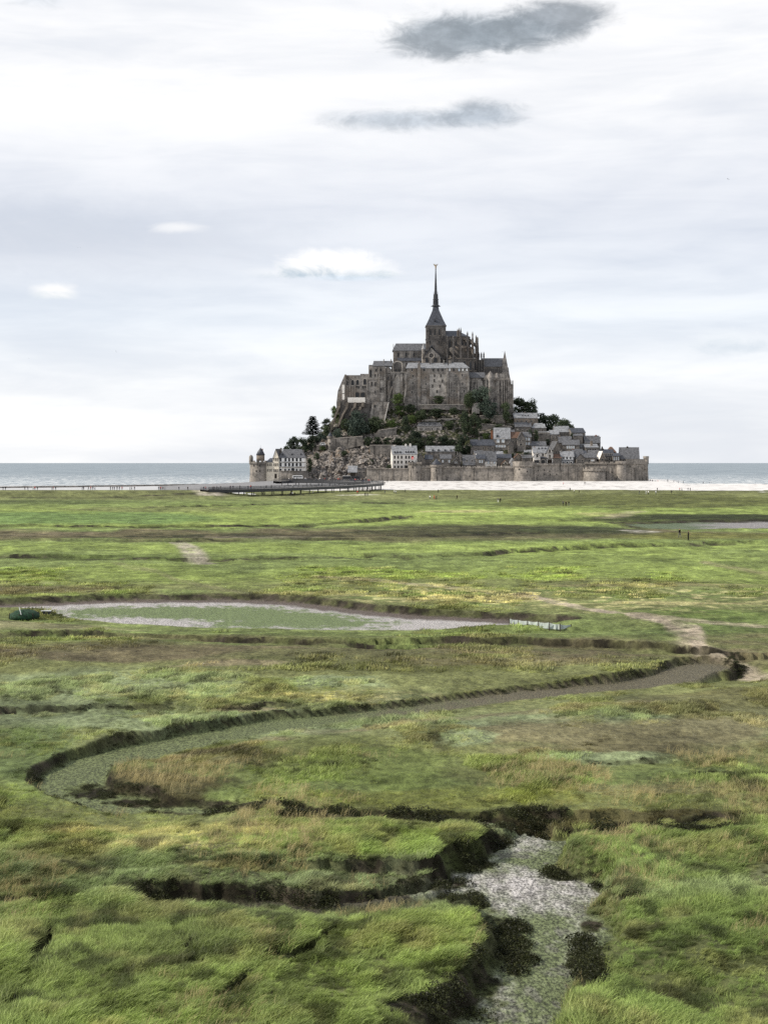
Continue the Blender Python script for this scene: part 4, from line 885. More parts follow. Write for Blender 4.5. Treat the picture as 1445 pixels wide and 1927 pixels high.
def rampart(label, l, r, top, base, Y0, Y1, corbel, slits=(), ribs=(), mat='rampart', merlons=True, thick=2.2, name='rampart_wall'):
    k = Y0 / F; x0, y0, zb_ = at(l, base, Y0); x1, y1, _ = at(r, base, Y1); L = math.hypot(x1 - x0, y1 - y0); root = empty(name, (x0, y0, zb_), math.atan2(y1 - y0, x1 - x0)); tag(root, label, 'rampart', None, 'thing')
    ht = (base - top) * k; zc = (base - corbel) * k
    MB().prism_x([(-.5, -3), (thick, -3), (thick, zc), (0, zc), (-.5, 0)], 0, L).build('wall', M[mat], root, False, False)
    cb_ = MB(); n_ = int(L / 1.3)
    for i in range(n_):
        c_ = (i + .5) * L / n_; cb_.prism_x([(-.55, zc - .02), (0.02, zc - .9), (.02, zc - .02)], c_ - .3, c_ + .3)
    cb_.build('corbel_row', M[mat], root, False, False)
    pp = MB().box(0, L, -.6, -.05, zc, ht - (.8 if merlons else 0))
    if merlons:
        i = 0.0
        while i < L - 1: pp.box(i, min(L, i + 2.6), -.6, -.05, ht - .8, ht); i += 3.4
    pp.build('parapet', M[mat], root, False, False)
    MB().box(0, L, -.05, thick, zc, zc + .12).build('wall_walk', M[mat], root, False, False)
    for px, py in slits: window(root, (px - l) * k, -.28, (base - py) * k, .6, .9, 'rect', 'frame_dark', 'glass', 'loophole')
    for px, wd in ribs: MB().prism_x([(-1.1, -3), (0, -3), (0, zc - .6), (-.35, zc - 1.0), (-1.0, 0)], (px - l) * k - wd / 2, (px - l) * k + wd / 2).build('buttress', M[mat], root, False, False)
    return root
# ------------------------------------------------------------------ abbey church on the summit
YC = 1094.0; KC = YC / F
church = empty('abbey_church', at(820, 700, YC)); tag(church, 'dark gothic abbey church with tall needle spire on the summit', 'church')
def Zc(py, Y=YC): return at(0, py, Y)[2]
def Xc(px, Y=YC): return at(px, 0, Y)[0]
scx, scy = Xc(820.3), YC + 7.3
tw = ppart(church, 'tower', 801.8, 838.8, 613, 700, YC, 14.6, 'church')
def band(root, name, l, r, py, hp, Y, d, mat, out=.35):
    k = Y / F; x0 = at(l, 0, Y)[0] - out; x1 = at(r, 0, Y)[0] + out; zq = at(0, py, Y)[2]
    return MB().box(x0, x1, Y - out, Y + d + out, zq - hp * k / 2, zq + hp * k / 2).build(name, M[mat], root)
band(church, 'cornice', 801.8, 838.8, 613, 1.6, YC, 14.6, 'church', .45); band(church, 'string_course', 801.8, 838.8, 637, 1.2, YC, 14.6, 'church', .3)
for px in (810, 818.2, 826.6): pwin(church, px, 624.5, 3.6, 13, YC - .02, 'pointed', 'frame_dark')
for px in (805.2, 832.5): ppart(church, 'pilaster', px - 1, px + 1, 616, 637, YC - .5, .6, 'church')
for px in (809, 826.5): pwin(church, px, 644, 3, 6.5, YC - .02, 'round', 'frame_dark')
sq = math.sqrt(2) * KC
rf = MB().loft(scx, scy, [(19.6 * sq, Zc(612.6)), (18.6 * sq, Zc(611.2)), (13.6 * sq, Zc(600.5)), (9.2 * sq, Zc(589.7)), (6.3 * sq, Zc(582.5)), (5.3 * sq, Zc(577))], 4, math.pi / 4).build('roof', M['slate_dark'], church)
lu = MB(); x, zq = Xc(818.3), Zc(602.5); lu.prism([(x - .7, zq - .6), (x + .7, zq - .6), (x, zq + 1.0)], YC - 1.0 + 1.4, YC + 4).build('dormer', M['lead'], rf)
sp = MB()
sp.loft(scx, scy, [(5.3 * KC, Zc(578)), (5.6 * KC, Zc(576)), (7.2 * KC, Zc(575)), (7.2 * KC, Zc(572.3)), (5.3 * KC, Zc(572)), (4.9 * KC, Zc(563)), (5.9 * KC, Zc(562.5)), (5.9 * KC, Zc(561.5)), (4.3 * KC, Zc(561)), (4.0 * KC, Zc(552)), (3.1 * KC, Zc(551.5)), (2.45 * KC, Zc(541)), (2.7 * KC, Zc(540.6)), (2.5 * KC, Zc(540)), (.9 * KC, Zc(505)), (1.3 * KC, Zc(504.5)), (.7 * KC, Zc(502.5))], 8, math.pi / 8)
spire = sp.build('spire', M['lead'], church)
op_mesh = MB().box(-.35, .35, -.06, .06, Zc(571) - church.location.z, Zc(564) - church.location.z).mesh('opening', M['glass'])
for i in range(8):
    a = math.pi / 4 * i + math.pi / 8; c_, s_ = math.cos(a), math.sin(a)
    MB().tube((scx + c_ * 4.3 * KC, scy + s_ * 4.3 * KC, Zc(563)), (scx + c_ * 4.1 * KC, scy + s_ * 4.1 * KC, Zc(546.5)), .45 * KC * 1.6, .05, 5).build('pinnacle', M['lead'], spire)
    MB().tube((scx + c_ * 6.8 * KC, scy + s_ * 6.8 * KC, Zc(574.2)), (scx + c_ * 9.9 * KC, scy + s_ * 9.9 * KC, Zc(574.4)), .3, .08, 5).build('gargoyle', M['lead'], spire)
    b = a + math.pi / 8; o = link('opening', op_mesh, spire, (scx + math.cos(b) * 4.95 * KC - church.location.x, scy + math.sin(b) * 4.95 * KC - church.location.y, 0)); o.rotation_euler = (0, 0, b + math.pi / 2)
# winged statue on the tip
st = MB(); x, y = scx, scy; z0 = Zc(503)
st.tube((x, y, z0), (x, y, z0 + 1.2), .32, .42, 7); st.tube((x, y, z0 + 1.2), (x, y, z0 + 2.1), .42, .22, 7); st.loft(x, y, [(.1, z0 + 2.05), (.24, z0 + 2.25), (.22, z0 + 2.5), (.08, z0 + 2.65)], 7)
for s in (-1, 1):
    st.add([(x + s * .2, y + .2, z0 + 1.2), (x + s * .9, y + .3, z0 + 1.9), (x + s * 1.5, y + .35, z0 + 2.9), (x + s * 1.05, y + .3, z0 + 2.75), (x + s * .45, y + .22, z0 + 2.1)] + [(x + s * .2, y + .35, z0 + 1.2), (x + s * .9, y + .45, z0 + 1.9), (x + s * 1.5, y + .45, z0 + 2.9), (x + s * 1.05, y + .45, z0 + 2.75), (x + s * .45, y + .37, z0 + 2.1)], [(0, 1, 2, 3, 4), (9, 8, 7, 6, 5)] + [(i, (i + 1) % 5, (i + 1) % 5 + 5, i + 5) for i in range(5)])
st.tube((x - .3, y - .1, z0 + 1.9), (x - .85, y - .2, z0 + 2.9), .1, .05, 5)
st.v = [(x + (a - x) * 1.25, y + (b - y) * 1.35, z0 + (c - z0) * 1.25) for a, b, c in st.v]
tag(st.build('statue', M['gold'], spire), 'gilded winged statue on the tip of the spire')
# nave
ppart(church, 'nave', 739.8, 801.8, 659.5, 712, YC, 13, 'abbey')
MB().prism_x([(YC, Zc(659.5)), (YC + 13, Zc(659.5)), (YC + 6.5, Zc(646))], Xc(739.8), Xc(740.8)).build('gable', M['abbey'], church)
roof_x(church, 'roof', 738.9, 802.5, 745, 802.5, 659.5, 645, YC, 13, 'slate')
for px in (749.5, 764.3, 779.2): pwin(church, px, 667.4, 3.4, 7.5, YC - .02, 'round', 'frame_dark')
for px in (742, 757, 772, 787): ppart(church, 'pilaster', px - .9, px + .9, 661, 674, YC - .5, .6, 'abbey')
ppart(church, 'aisle', 748, 794, 679.5, 714, YC - 7, 7.2, 'abbey')
MB().prism_x([(YC - 7.4, Zc(679.8)), (YC - .1, Zc(673.2)), (YC - .1, Zc(674)), (YC - 7.4, Zc(680.6))][::-1], Xc(747.5), Xc(794.5)).build('roof', M['slate_dark'], church)
for px in (754, 765, 776, 787): pwin(church, px, 686, 2.6, 6, YC - 7.02, 'round', 'frame_dark')
# transept with its rose window and stair turret
YT = 1083.0
pprism(church, 'transept', [(797.5, 712), (797.5, 671.5), (811.5, 654), (828.5, 671.5), (828.5, 712)], YT, 11, 'abbey')
tr = MB(); XT = lambda p: at(p, 0, YT)[0]; ZT = lambda p: at(0, p, YT)[2]
tr.prism([(XT(794.8), ZT(675.5)), (XT(812.2), ZT(651.2)), (XT(831), ZT(675.5)), (XT(831), ZT(674.2)), (XT(812.2), ZT(649.4)), (XT(794.8), ZT(674.2))], YT - .5, YT + 11).build('roof', M['slate_dark'], church)
ry = YT - .1; rz_ = ZT(669.2); rx_ = XT(811.5); RR = 5.0 * YT / F
rose = MB(); rose.add([(rx_ + RR * math.cos(a), ry, rz_ + RR * math.sin(a)) for a in [math.pi * i / 10 for i in range(20)]] + [(rx_, ry, rz_)], [(i, (i + 1) % 20, 20) for i in range(20)]); ro_ = rose.build('rose_window', M['glass'], church)
rg = MB()
for i in range(20):
    a0, a1 = math.pi * i / 10, math.pi * (i + 1) / 10
    rg.tube((rx_ + RR * math.cos(a0), ry, rz_ + RR * math.sin(a0)), (rx_ + RR * math.cos(a1), ry, rz_ + RR * math.sin(a1)), .28, .28, 5)
rg.build('stone_ring', M['frame'], ro_)
for i in range(6):
    a = math.pi * i / 3; MB().tube((rx_, ry - .05, rz_), (rx_ + RR * math.cos(a), ry - .05, rz_ + RR * math.sin(a)), .1, .1, 4).build('tracery', M['frame_dark'], ro_)
for px in (802.5, 819.5): pwin(church, px, 677.5, 7, 9, YT - .02, 'round', 'frame_dark')
for px in (799, 811, 827.5): ppart(church, 'buttress', px - 1.5, px + 1.5, 676, 712, YT - 1.0, 1.1, 'abbey')
tu = MB().loft(XT(797.3), YT + 2, [(4.0 * YT / F, ZT(712)), (4.0 * YT / F, ZT(656.5))], 12).build('stair_turret', M['abbey'], church)
MB().loft(XT(797.3), YT + 2, [(4.7 * YT / F, ZT(657)), (2.2 * YT / F, ZT(650.5)), (.05, ZT(644.5))], 12).build('turret_roof', M['slate_pale'], tu)
# choir: high vessel, ring of chapels, flying buttresses with pinnacles
ax, ay = Xc(866), YC + 7.5
ppart(church, 'choir', 838.8, 866, 632.5, 712, YC + .5, 14, 'church')
MB().loft(ax, ay, [(7.6, Zc(712)), (7.6, Zc(633))], 16).build('apse', M['church'], church)
cr_ = MB(); cr_.add([(Xc(838), YC - .1, Zc(633)), (Xc(866), YC - .1, Zc(633)), (Xc(866), YC + 15, Zc(633)), (Xc(838), YC + 15, Zc(633)), (Xc(838), ay, Zc(620.8)), (Xc(862), ay, Zc(620.8))] + [(ax + 8.2 * math.cos(a), ay + 8.2 * math.sin(a), Zc(633)) for a in [-math.pi / 2 + math.pi * i / 8 for i in range(1, 8)]],
       [(0, 1, 5, 4), (2, 3, 4, 5), (1, 6, 5)] + [(6 + i, 7 + i, 5) for i in range(6)] + [(12, 2, 5), (3, 0, 4)]); cr_.build('roof', M['slate_dark'], church)
ppart(church, 'ambulatory', 838.8, 866, 676, 714, YC - 6.3, 7, 'church')
MB().loft(ax, ay, [(13.8, Zc(716)), (13.8, Zc(676))], 20).build('ambulatory', M['church'], church)
MB().loft(ax, ay, [(10.8, Zc(690)), (10.8, Zc(655)), (7.7, Zc(650))], 18).build('triforium', M['church'], church)
MB().loft(ax, ay, [(14.2, Zc(676.4)), (14.2, Zc(674.6)), (13.6, Zc(674.6)), (13.6, Zc(676))], 20).build('balustrade', M['frame_dark'], church)
def fin(fx, fy, ang, top, pin, rin=7.6, rout=13.2, low=712):
    """flying buttress: pier out at rout, sloping arch to the wall at rin; ang is its outward bearing"""
    mb = MB(); c_, s_ = math.cos(ang), math.sin(ang); hw = .55
    def P(r_, zq, s): return (fx + c_ * r_ - s_ * hw * s, fy + s_ * r_ + c_ * hw * s, zq)
    def slab(pts):
        n_ = len(pts); mb.add([P(r_, zq, -1) for r_, zq in pts] + [P(r_, zq, 1) for r_, zq in pts], [tuple(range(n_)), tuple(range(2 * n_ - 1, n_ - 1, -1))] + [(i, i + n_, (i + 1) % n_ + n_, (i + 1) % n_) for i in range(n_)])
    slab([(rout - .9, Zc(low)), (rout + .9, Zc(low)), (rout + .8, Zc(top + 12)), (rout + .5, Zc(top)), (rout - .6, Zc(top))])
    zt = Zc(top + 5)
    slab([(rin - .3, Zc(top - 7 if top > 640 else top + 1)), (rout - .5, zt - .4), (rout - .5, zt - 1.9), (rin + 1.6, Zc(top + 1)), (rin - .3, Zc(top + 6))])
    slab([(rin - .3, Zc(top + 16)), (rout - .5, Zc(top + 25)), (rout - .5, Zc(top + 29)), (rin - .3, Zc(top + 22))])
    fb = mb.build('flying_buttress', M['church'], church)
    p0 = P(rout, 0, 0)
    MB().loft(p0[0], p0[1], [(.62, Zc(top + .5)), (.5, Zc(top - (top - pin) * .45)), (.66, Zc(top - (top - pin) * .5)), (.06, Zc(pin))], 6).build('pinnacle', M['church'], fb)
for px, top, pin in ((840.5, 640, 632), (852, 640, 632)): fin(Xc(px), YC + 7.5, -math.pi / 2, top, pin, 7.0, 13.2)
for i, (deg, top, pin) in enumerate(((-90, 634, 617), (-68, 636, 624), (-48, 638, 624), (-28, 641, 630), (-8, 642, 632), (12, 644, 632))): fin(ax, ay, math.radians(deg), top, pin)
for a, px in ((None, 846.2), (None, 858.5)): pwin(church, px, 654, 4.6, 34, YC + .48, 'pointed', 'frame_dark')
for deg in (-79, -58, -38, -18):
    a = math.radians(deg); o = window(church, ax + 7.55 * math.cos(a) - church.location.x, ay + 7.55 * math.sin(a) - church.location.y, Zc(671) - church.location.z, 2.0, 13.2, 'pointed', 'frame_dark', 'glass', 'window', a + math.pi / 2)
    window(church, ax + 13.75 * math.cos(a) - church.location.x, ay + 13.75 * math.sin(a) - church.location.y, Zc(697) - church.location.z, 2.2, 7.0, 'pointed', 'frame_dark', 'glass', 'window', a + math.pi / 2)
for px, pin in ((863.5, 616.5), (861, 618.5)):
    MB().loft(Xc(px), YC + .3, [(.6, Zc(634)), (.5, Zc(624)), (.66, Zc(623.5)), (.06, Zc(pin))], 6).build('pinnacle', M['church'], church)
# lower chapel east of the choir
ppart(church, 'chapel', 893, 911, 677, 716, YC + 2, 9, 'church')
for px in (898.5, 903.2, 908): pwin(church, px, 690, 2.2, 17, YC + 1.98, 'pointed', 'frame_dark')
for px, t in ((896, 664), (901, 662), (905.6, 662), (910.2, 661.5)):
    bt = ppart(church, 'buttress', px - .9, px + .9, 672, 716, YC + .6, 1.5, 'church')
    MB().loft(Xc(px), YC + 1.3, [(.66, Zc(672.5)), (.5, Zc(668)), (.66, Zc(667.5)), (.06, Zc(t))], 6).build('pinnacle', M['church'], bt)

# ------------------------------------------------------------------ abbot's lodgings, three tall blocks on the south side
YL = 1073.0
lodge = empty('abbey_lodgings', at(822, 765, YL)); tag(lodge, 'long tall stone lodgings with slate roof and small windows below the church', 'abbey building')
ppart(lodge, 'wall', 764.5, 788.5, 692.5, 776, YL + .6, 13, 'abbey'); roof_x(lodge, 'roof', 764, 790, 768, 788, 692.5, 681.5, YL + .6, 13, 'slate_pale')
ppart(lodge, 'wall', 788.5, 842, 692.5, 776, YL, 14, 'abbey'); roof_x(lodge, 'roof', 790, 842, 790, 842, 692.5, 681.8, YL, 14, 'slate_pale')
ppart(lodge, 'wall', 842, 882, 692, 776, YL - .7, 14.7, 'abbey'); roof_x(lodge, 'roof', 842, 882.6, 847, 872, 692, 681, YL - .7, 14.7, 'slate_pale')
tag(ppart(lodge, 'rendered_panel', 808.4, 839.3, 704.5, 746, YL - .12, .2, 'abbey_pale'), 'paler rendered panel of the middle wall')
for l, r, t, b, o in ((785.5, 791.2, 683, 776, 1.3), (764, 766.4, 696, 776, .9), (839.4, 843.5, 692, 776, 1.7), (845, 847.8, 716, 776, 1.5), (861, 864.3, 716, 776, 1.6), (879, 882.6, 704, 776, 1.6), (804.2, 806.4, 722, 776, .8)):
    pprism(lodge, 'buttress', [(l, b), (l, t + 3), ((l + r) / 2, t), (r, t + 3), (r, b)], YL - o, o + .3, 'abbey')
band(lodge, 'string_course', 843.5, 879, 729.5, .8, YL - .7, 2, 'frame_dark', .2); band(lodge, 'string_course', 791.5, 808, 731, .8, YL, 2, 'frame_dark', .2)
for px, py in ((798, 696), (815.3, 696), (824.3, 696), (832.6, 696)): pwin(lodge, px, py, 3, 4.4, YL - .02, 'rect', 'frame_dark')
for px, py in ((801, 710.7), (801, 722.5), (801, 741)): pwin(lodge, px, py, 1.8, 4.6, YL - .02)
for px, py in ((817.4, 707), (829.1, 707), (817, 716), (832.3, 717), (813.9, 726.6), (827.5, 726.6), (822, 737)): pwin(lodge, px, py, 2.0, 5.0, YL - .14, 'rect', 'frame_dark')
for px, py in ((857.2, 707), (855, 722), (870, 722), (855, 735.6), (873, 736), (869, 706)): pwin(lodge, px, py, 2.2, 5.4, YL - .72)
for px, pm in ((846, 'white'), (853.4, 'glass'), (863.7, 'shutter'), (870.7, 'white'), (878.3, 'white')): pwin(lodge, px, 696, 2.8, 4.8, YL - .72, 'rect', 'frame_dark', pm)  # white panes paint the bright sky seen through these openings
for px, py in ((775, 696), (777, 708), (776.5, 721), (775, 738)): pwin(lodge, px, py, 2.2, 5.6, YL + .58)
for px, t in ((788.8, 680), (845.5, 677.5), (847.5, 678.5), (809, 678.8), (835, 677.5)): ppart(lodge, 'chimney', px - 1.2, px + 1.2, t, 690, YL + 5, 1.5, 'abbey')

# ------------------------------------------------------------------ buildings west of the lodgings
YW = 1071.0
arc = empty('arcaded_wall', at(745, 760, YW)); tag(arc, 'high stone wall with blind pointed arches left of the lodgings', 'abbey building', None, 'thing')
ppart(arc, 'wall', 721, 765, 700.2, 775, YW + 2, 9, 'abbey')
for l, r in ((729.5, 734), (738.5, 742.4), (753.6, 757), (761.5, 765.5)): pprism(arc, 'buttress', [(l, 775), (l, 705), (r, 703), (r, 775)], YW + .6, 1.6, 'abbey')
tag(pwin(arc, 748, 722, 9.6, 28, YW + 1.98, 'pointed', 'frame', 'abbey_pale', 'blind_arch'), 'pale blind pointed arch'); pwin(arc, 759, 722, 4.2, 26, YW + 1.98, 'pointed', 'frame', 'abbey', 'blind_arch')
pwin(arc, 736.7, 722, 3.0, 13, YW + 1.98, 'pointed', 'frame_dark'); pwin(arc, 730.6, 712, 2.2, 7, YW + .58, 'rect', 'frame_dark'); pwin(arc, 737, 735, 3, 6, YW + 1.98, 'rect', 'frame_dark')
band(arc, 'cornice', 726.5, 765, 700.4, 1.0, YW + 2, 2, 'frame', .25)
hall = empty('vaulted_porch', at(748, 700, YW + 6)); tag(hall, 'round arched stone porch with two dark openings at the nave end', 'abbey building')
ppart(hall, 'wall', 736.5, 762, 684, 702, YW + 6, 8, 'abbey')
hp_ = MB(); q = [(736.8 + 11.5 - 11.5 * math.cos(a), 690 - 12.5 * math.sin(a)) for a in [math.pi * i / 12 for i in range(13)]]; pprism(hall, 'arched_gable', [(736.8, 702)] + q + [(759.8, 702)], YW + 5.6, 3, 'church')
pwin(hall, 748, 689.5, 15, 17, YW + 5.58, 'round', 'frame', 'church', 'arch'); 
for px in (745.2, 751): pwin(hall, px, 697.2, 4, 5.4, YW + 5.4, 'round', 'frame_dark')
wt = empty('west_tower_block', at(708, 765, YW)); tag(wt, 'blocky stone building with chimney-like corner left of the arcaded wall', 'abbey building')
pprism(wt, 'wall', [(691, 785), (693.3, 730), (693.6, 687.5), (702, 687.5), (702, 688.5), (724, 688.5), (727.5, 760), (727.5, 785)], YW, 12, 'abbey')
ppart(wt, 'corner_turret', 694, 701.8, 686.6, 700, YW + 1, 5, 'abbey'); roof_x(wt, 'roof', 701.5, 738, 703, 738, 688.3, 678, YW + .2, 12, 'slate')
pprism(wt, 'gable', [(723.6, 702), (723.6, 694), (729.5, 688.6), (736.6, 695), (736.6, 702)], YW + 1.4, 4, 'abbey')
for px in (722.2, 735.8): ppart(wt, 'chimney', px - .9, px + .9, 676, 690, YW + 4, 1.5, 'abbey')
pwin(wt, 697.5, 703, 3.4, 13, YW - .02, 'rect', 'frame_dark')
for px, py, a, b in ((707.8, 696.6, 3, 4.6), (716.5, 696, 3, 4.6), (706, 706.6, 2.2, 4.4), (712, 706, 2.2, 4.4), (699.4, 722.5, 2.4, 7), (706.5, 723, 2.4, 7), (713.6, 723, 2.4, 7), (705.5, 737.6, 1.6, 3.6), (717, 732, 2.6, 3.2)): pwin(wt, px, py, a, b, YW - .02, 'rect', 'frame_dark')
tag(ppart(wt, 'rendered_panel', 715.2, 722.6, 716, 728.6, YW - .14, .2, 'abbey_pale'), 'pale patch of render'); ppart(wt, 'rendered_panel', 715, 722.6, 739, 756, YW - .14, .2, 'abbey_pale')
for l, r in ((712.2, 714.3), (722.7, 725.4)): ppart(wt, 'buttress', l, r, 690, 775, YW - 1.0, 1.1, 'abbey')
band(wt, 'string_course', 693.6, 724, 714.5, .8, YW, 2, 'frame_dark', .2)
rn = empty('ruined_west_range', at(668, 757, YW)); tag(rn, 'roofless west range with tall round arched openings and a sloping corner', 'abbey building')
pprism(rn, 'wall', [(633.2, 775), (633.2, 757), (636, 735), (644, 716), (649, 705), (650.5, 704), (652, 706), (678, 706), (678, 703.5), (693.4, 703.5), (696, 775)], YW + .8, 12, 'abbey')
pprism(rn, 'corner_buttress', [(632.8, 775), (634, 752), (638, 730), (646, 712), (648.6, 705), (651, 705), (650, 720), (648.5, 757), (648.5, 775)], YW - 1.2, 2.2, 'abbey')
tag(ppart(rn, 'rendered_panel', 643.9, 648.4, 724, 740, YW - 1.35, .2, 'plaster'), 'white rendered strip on the corner'); ppart(rn, 'rendered_panel', 643.9, 648.4, 741.5, 752, YW - 1.35, .2, 'plaster')
for px, py, a, b in ((663.6, 720, 5.4, 10), (673, 719.5, 5.4, 10), (686.6, 718.5, 6, 11.5), (653.6, 720.5, 3.4, 10)): pwin(rn, px, py, a, b, YW + .78, 'round', 'frame')
for px, py in ((671.5, 727.6), (675, 729), (683, 728), (687.5, 728)): pwin(rn, px, py, 2.2, 3.8, YW + .78, 'rect', 'frame_dark')
for px in (671.8, 682.8): pwin(rn, px, 743, 8, 9, YW + .78, 'round', 'frame_dark')
for l, r, t in ((657, 659.5, 712), (666.5, 668.6, 716), (689.5, 692.5, 720)): ppart(rn, 'buttress', l, r, t, 775, YW - .2, 1.1, 'abbey')
tag(ppart(rn, 'terrace_wall', 654.5, 687, 748, 757.5, YW - 3, 4, 'plaster'), 'pale streaked terrace wall at its foot'); ppart(rn, 'terrace_wall', 687, 695, 748.5, 760, YW - 2.6, 4, 'abbey')
for l0, t0, l1, t1, wd in ((637, 757, 619, 815, 3.6), (652, 757, 634, 803, 4.0), (666, 757, 656, 782, 4.4), (680.5, 757, 673, 772, 5)):
    pprism(rn, 'raking_buttress', [(l0, t0), (l0 + wd, t0), (l0 + wd - 1, t0 + 10), (l0 - (l0 - l1) * .5 + wd, (t0 + t1) / 2), (l1 + wd, t1), (l1, t1), (l0 - (l0 - l1) * .5, (t0 + t1) / 2), (l0 - 1.5, t0 + 9)], YW - 5, 5.5, 'house_brown')
pprism(rn, 'footing', [(636, 812), (640, 770), (650, 757), (696, 757), (698, 790), (690, 800), (660, 812)], YW - 2.4, 3.5, 'church')
rw = empty('retaining_wall', at(712, 785, YW - 4)); tag(rw, 'sloping dark retaining wall below the west tower block', 'wall', None, 'thing')
pprism(rw, 'wall', [(692, 800), (701, 757), (728.5, 756), (727, 790), (720, 806)], YW - 4, 4, 'abbey'); pwin(rw, 705.5, 764.5, 3, 5, YW - 4.02, 'rect', 'frame_dark')
# stone hoist ramp: two pale rails climbing the slope
hr_ = empty('hoist_ramp', at(727, 764, YW - 4.6)); tag(hr_, 'steep narrow stone hoist ramp with pale edge running down the slope', 'ramp')
pprism(hr_, 'slab', [(736.2, 727), (738.6, 727), (731.5, 757), (728.4, 757)], YW - .5, 3.0, 'abbey'); pprism(hr_, 'slab', [(728.4, 757), (731.5, 757), (721.6, 801), (718.8, 801)], YW - 5.2, 5.4, 'abbey'); tag(pprism(hr_, 'pale_rail', [(730.6, 757), (731.9, 757), (722, 801), (720.8, 801)], YW - 5.8, .6, 'plaster'), 'whitened rail'); tag(pprism(hr_, 'pale_rail', [(758.6, 757), (763, 730), (764.6, 730), (762, 748), (760.6, 759)], YW - 1.4, 2, 'abbey_pale'), 'pale raking buttress')

# ------------------------------------------------------------------ buildings east of the lodgings
YE = 1078.0
lk = empty('low_abbey_wing', at(897, 750, YE)); tag(lk, 'low wing with slate roof between the lodgings and the gatehouse', 'abbey building')
ppart(lk, 'wall', 882.6, 912, 710, 765, YE, 9, 'abbey'); roof_x(lk, 'roof', 882.6, 912, 882.6, 912, 710.4, 700, YE, 9, 'slate')
pprism(lk, 'gable', [(899, 735), (899, 716), (903.5, 712.5), (908, 718), (909, 735)], YE - .8, 1, 'abbey_pale')
for px, py in ((886, 720), (892.5, 721), (885, 730), (895.5, 734)): pwin(lk, px, py, 1.8, 4.4, YE - .02, 'rect', 'frame_dark')
gt = empty('abbey_gatehouse', at(938, 760, YE - 4)); tag(gt, 'fortified gatehouse with ribbed walls and two small turrets at the east end', 'abbey building')
pprism(gt, 'wall', [(911, 785), (911, 712), (916, 705), (955, 702), (958, 712), (961, 722.5), (965.8, 723.5), (965.8, 785)], YE - 4, 16, 'abbey')
for i, px in enumerate((914.5, 926.5, 937.5, 944, 948.6, 952.8, 956.8, 960.6, 964.4)): ppart(gt, 'pilaster', px - 1.0, px + 1.0, 716 if i > 1 else 712, 785, YE - 5.2, 1.3, 'abbey')
for px, top, rr2 in ((922.5, 698.5, 6.3), (934.6, 702, 4.2)):
    t_ = MB().loft(at(px, 0, YE - 4)[0], YE - 3.2, [(rr2 * .385, at(0, 785, YE)[2]), (rr2 * .385, at(0, 711, YE)[2])], 10).build('turret', M['abbey'], gt)
    MB().loft(at(px, 0, YE - 4)[0], YE - 3.2, [(rr2 * .43, at(0, 711.4, YE)[2]), (rr2 * .25, at(0, 704, YE)[2]), (.05, at(0, top, YE)[2])], 10).build('turret_roof', M['abbey'], t_)
band(gt, 'cornice', 911, 957, 713.5, 1.1, YE - 4, 3, 'frame', .3)
for px, py, a, b in ((946.5, 745, 2.8, 4), (946.5, 751.5, 3, 5.5), (940, 734, 1.6, 3.6), (955, 737, 1.6, 3.6), (929.5, 752, 2.2, 6), (919, 735, 1.5, 4), (962, 741, 1.4, 4)): pwin(gt, px, py, a, b, YE - 4.02, 'rect', 'frame_dark')
for px, py in ((941, 723), (945, 723), (949, 723), (953, 723)): pwin(gt, px, py, 1.3, 6, YE - 4.02, 'pointed', 'frame_dark')
YM = 1098.0
mv = empty('abbey_hall', at(930, 710, YM)); tag(mv, 'hall with long slate roof, row of narrow windows and pinnacled corner at the far east', 'abbey building')
ppart(mv, 'wall', 909, 947.5, 689.5, 720, YM, 12, 'abbey'); roof_x(mv, 'roof', 908, 947.5, 908, 947.5, 689.5, 673, YM, 12, 'slate')
for i in range(8): pwin(mv, 913.5 + i * 3.7, 697, 1.9, 8.5, YM - .02, 'pointed', 'frame_dark')
ppart(mv, 'corner_tower', 944.6, 954.8, 688, 722, YM - 1, 5, 'abbey'); pprism(mv, 'stepped_buttress', [(954.5, 730), (954.5, 690), (956.4, 692), (958.4, 706), (961.3, 720), (961.3, 730)], YM - .6, 5, 'abbey')
MB().loft(at(949.7, 0, YM)[0], YM + 1.5, [(5.0 * math.sqrt(2) * .392, at(0, 688, YM)[2]), (2.6 * math.sqrt(2) * .392, at(0, 674, YM)[2]), (.05, at(0, 659.5, YM)[2])], 4, math.pi / 4).build('pinnacle', M['abbey'], mv)
band(mv, 'string_course', 944.6, 954.8, 701.5, .9, YM - 1, 3, 'frame', .25)
# ------------------------------------------------------------------ ramparts along the sand
round_tower('round battlemented rampart tower beside the white hotel', 768.3, 792.8, 869.6, 904.7, 1000, 873.5, None, [(776, 880), (784, 890)])
rampart('short plain rampart between the battlemented tower and the cone-roofed tower', 792, 811.5, 876, 904.7, 1004, 1003, 880.5)
round_tower('rampart tower with a dark conical slate roof', 810.5, 831.3, 874.5, 904.7, 998, 878, 863, [(820, 886)], merlons=False)
rampart('long front rampart between the cone-roofed tower and the broad tower', 830.5, 967, 876.8, 904.8, 1003, 1001, 881.2, [(883, 898), (956, 900), (862, 900), (925, 899)], [(864, .7), (889, .8), (893, .5)])
round_tower('broad round bastion in the middle of the rampart', 965.5, 1003.8, 868, 904.8, 996, 877.6, None, [(975, 884), (990, 888)], merlons=False)
rampart('rampart with rows of loopholes right of the broad bastion', 1003, 1100, 871.8, 904.8, 1001, 1003, 875.8, [(1012, 887), (1024, 886), (1034, 888), (1024, 894), (1035, 894), (1047, 894), (1012, 896)], [(1006, 1.0), (1080, 1.0)])
tw5 = round_tower('low rounded bastion with a battered stone face and no roof', 1097.6, 1139, 879.5, 904.8, 993, 886, None, [(1110, 884), (1127, 884)], merlons=True)
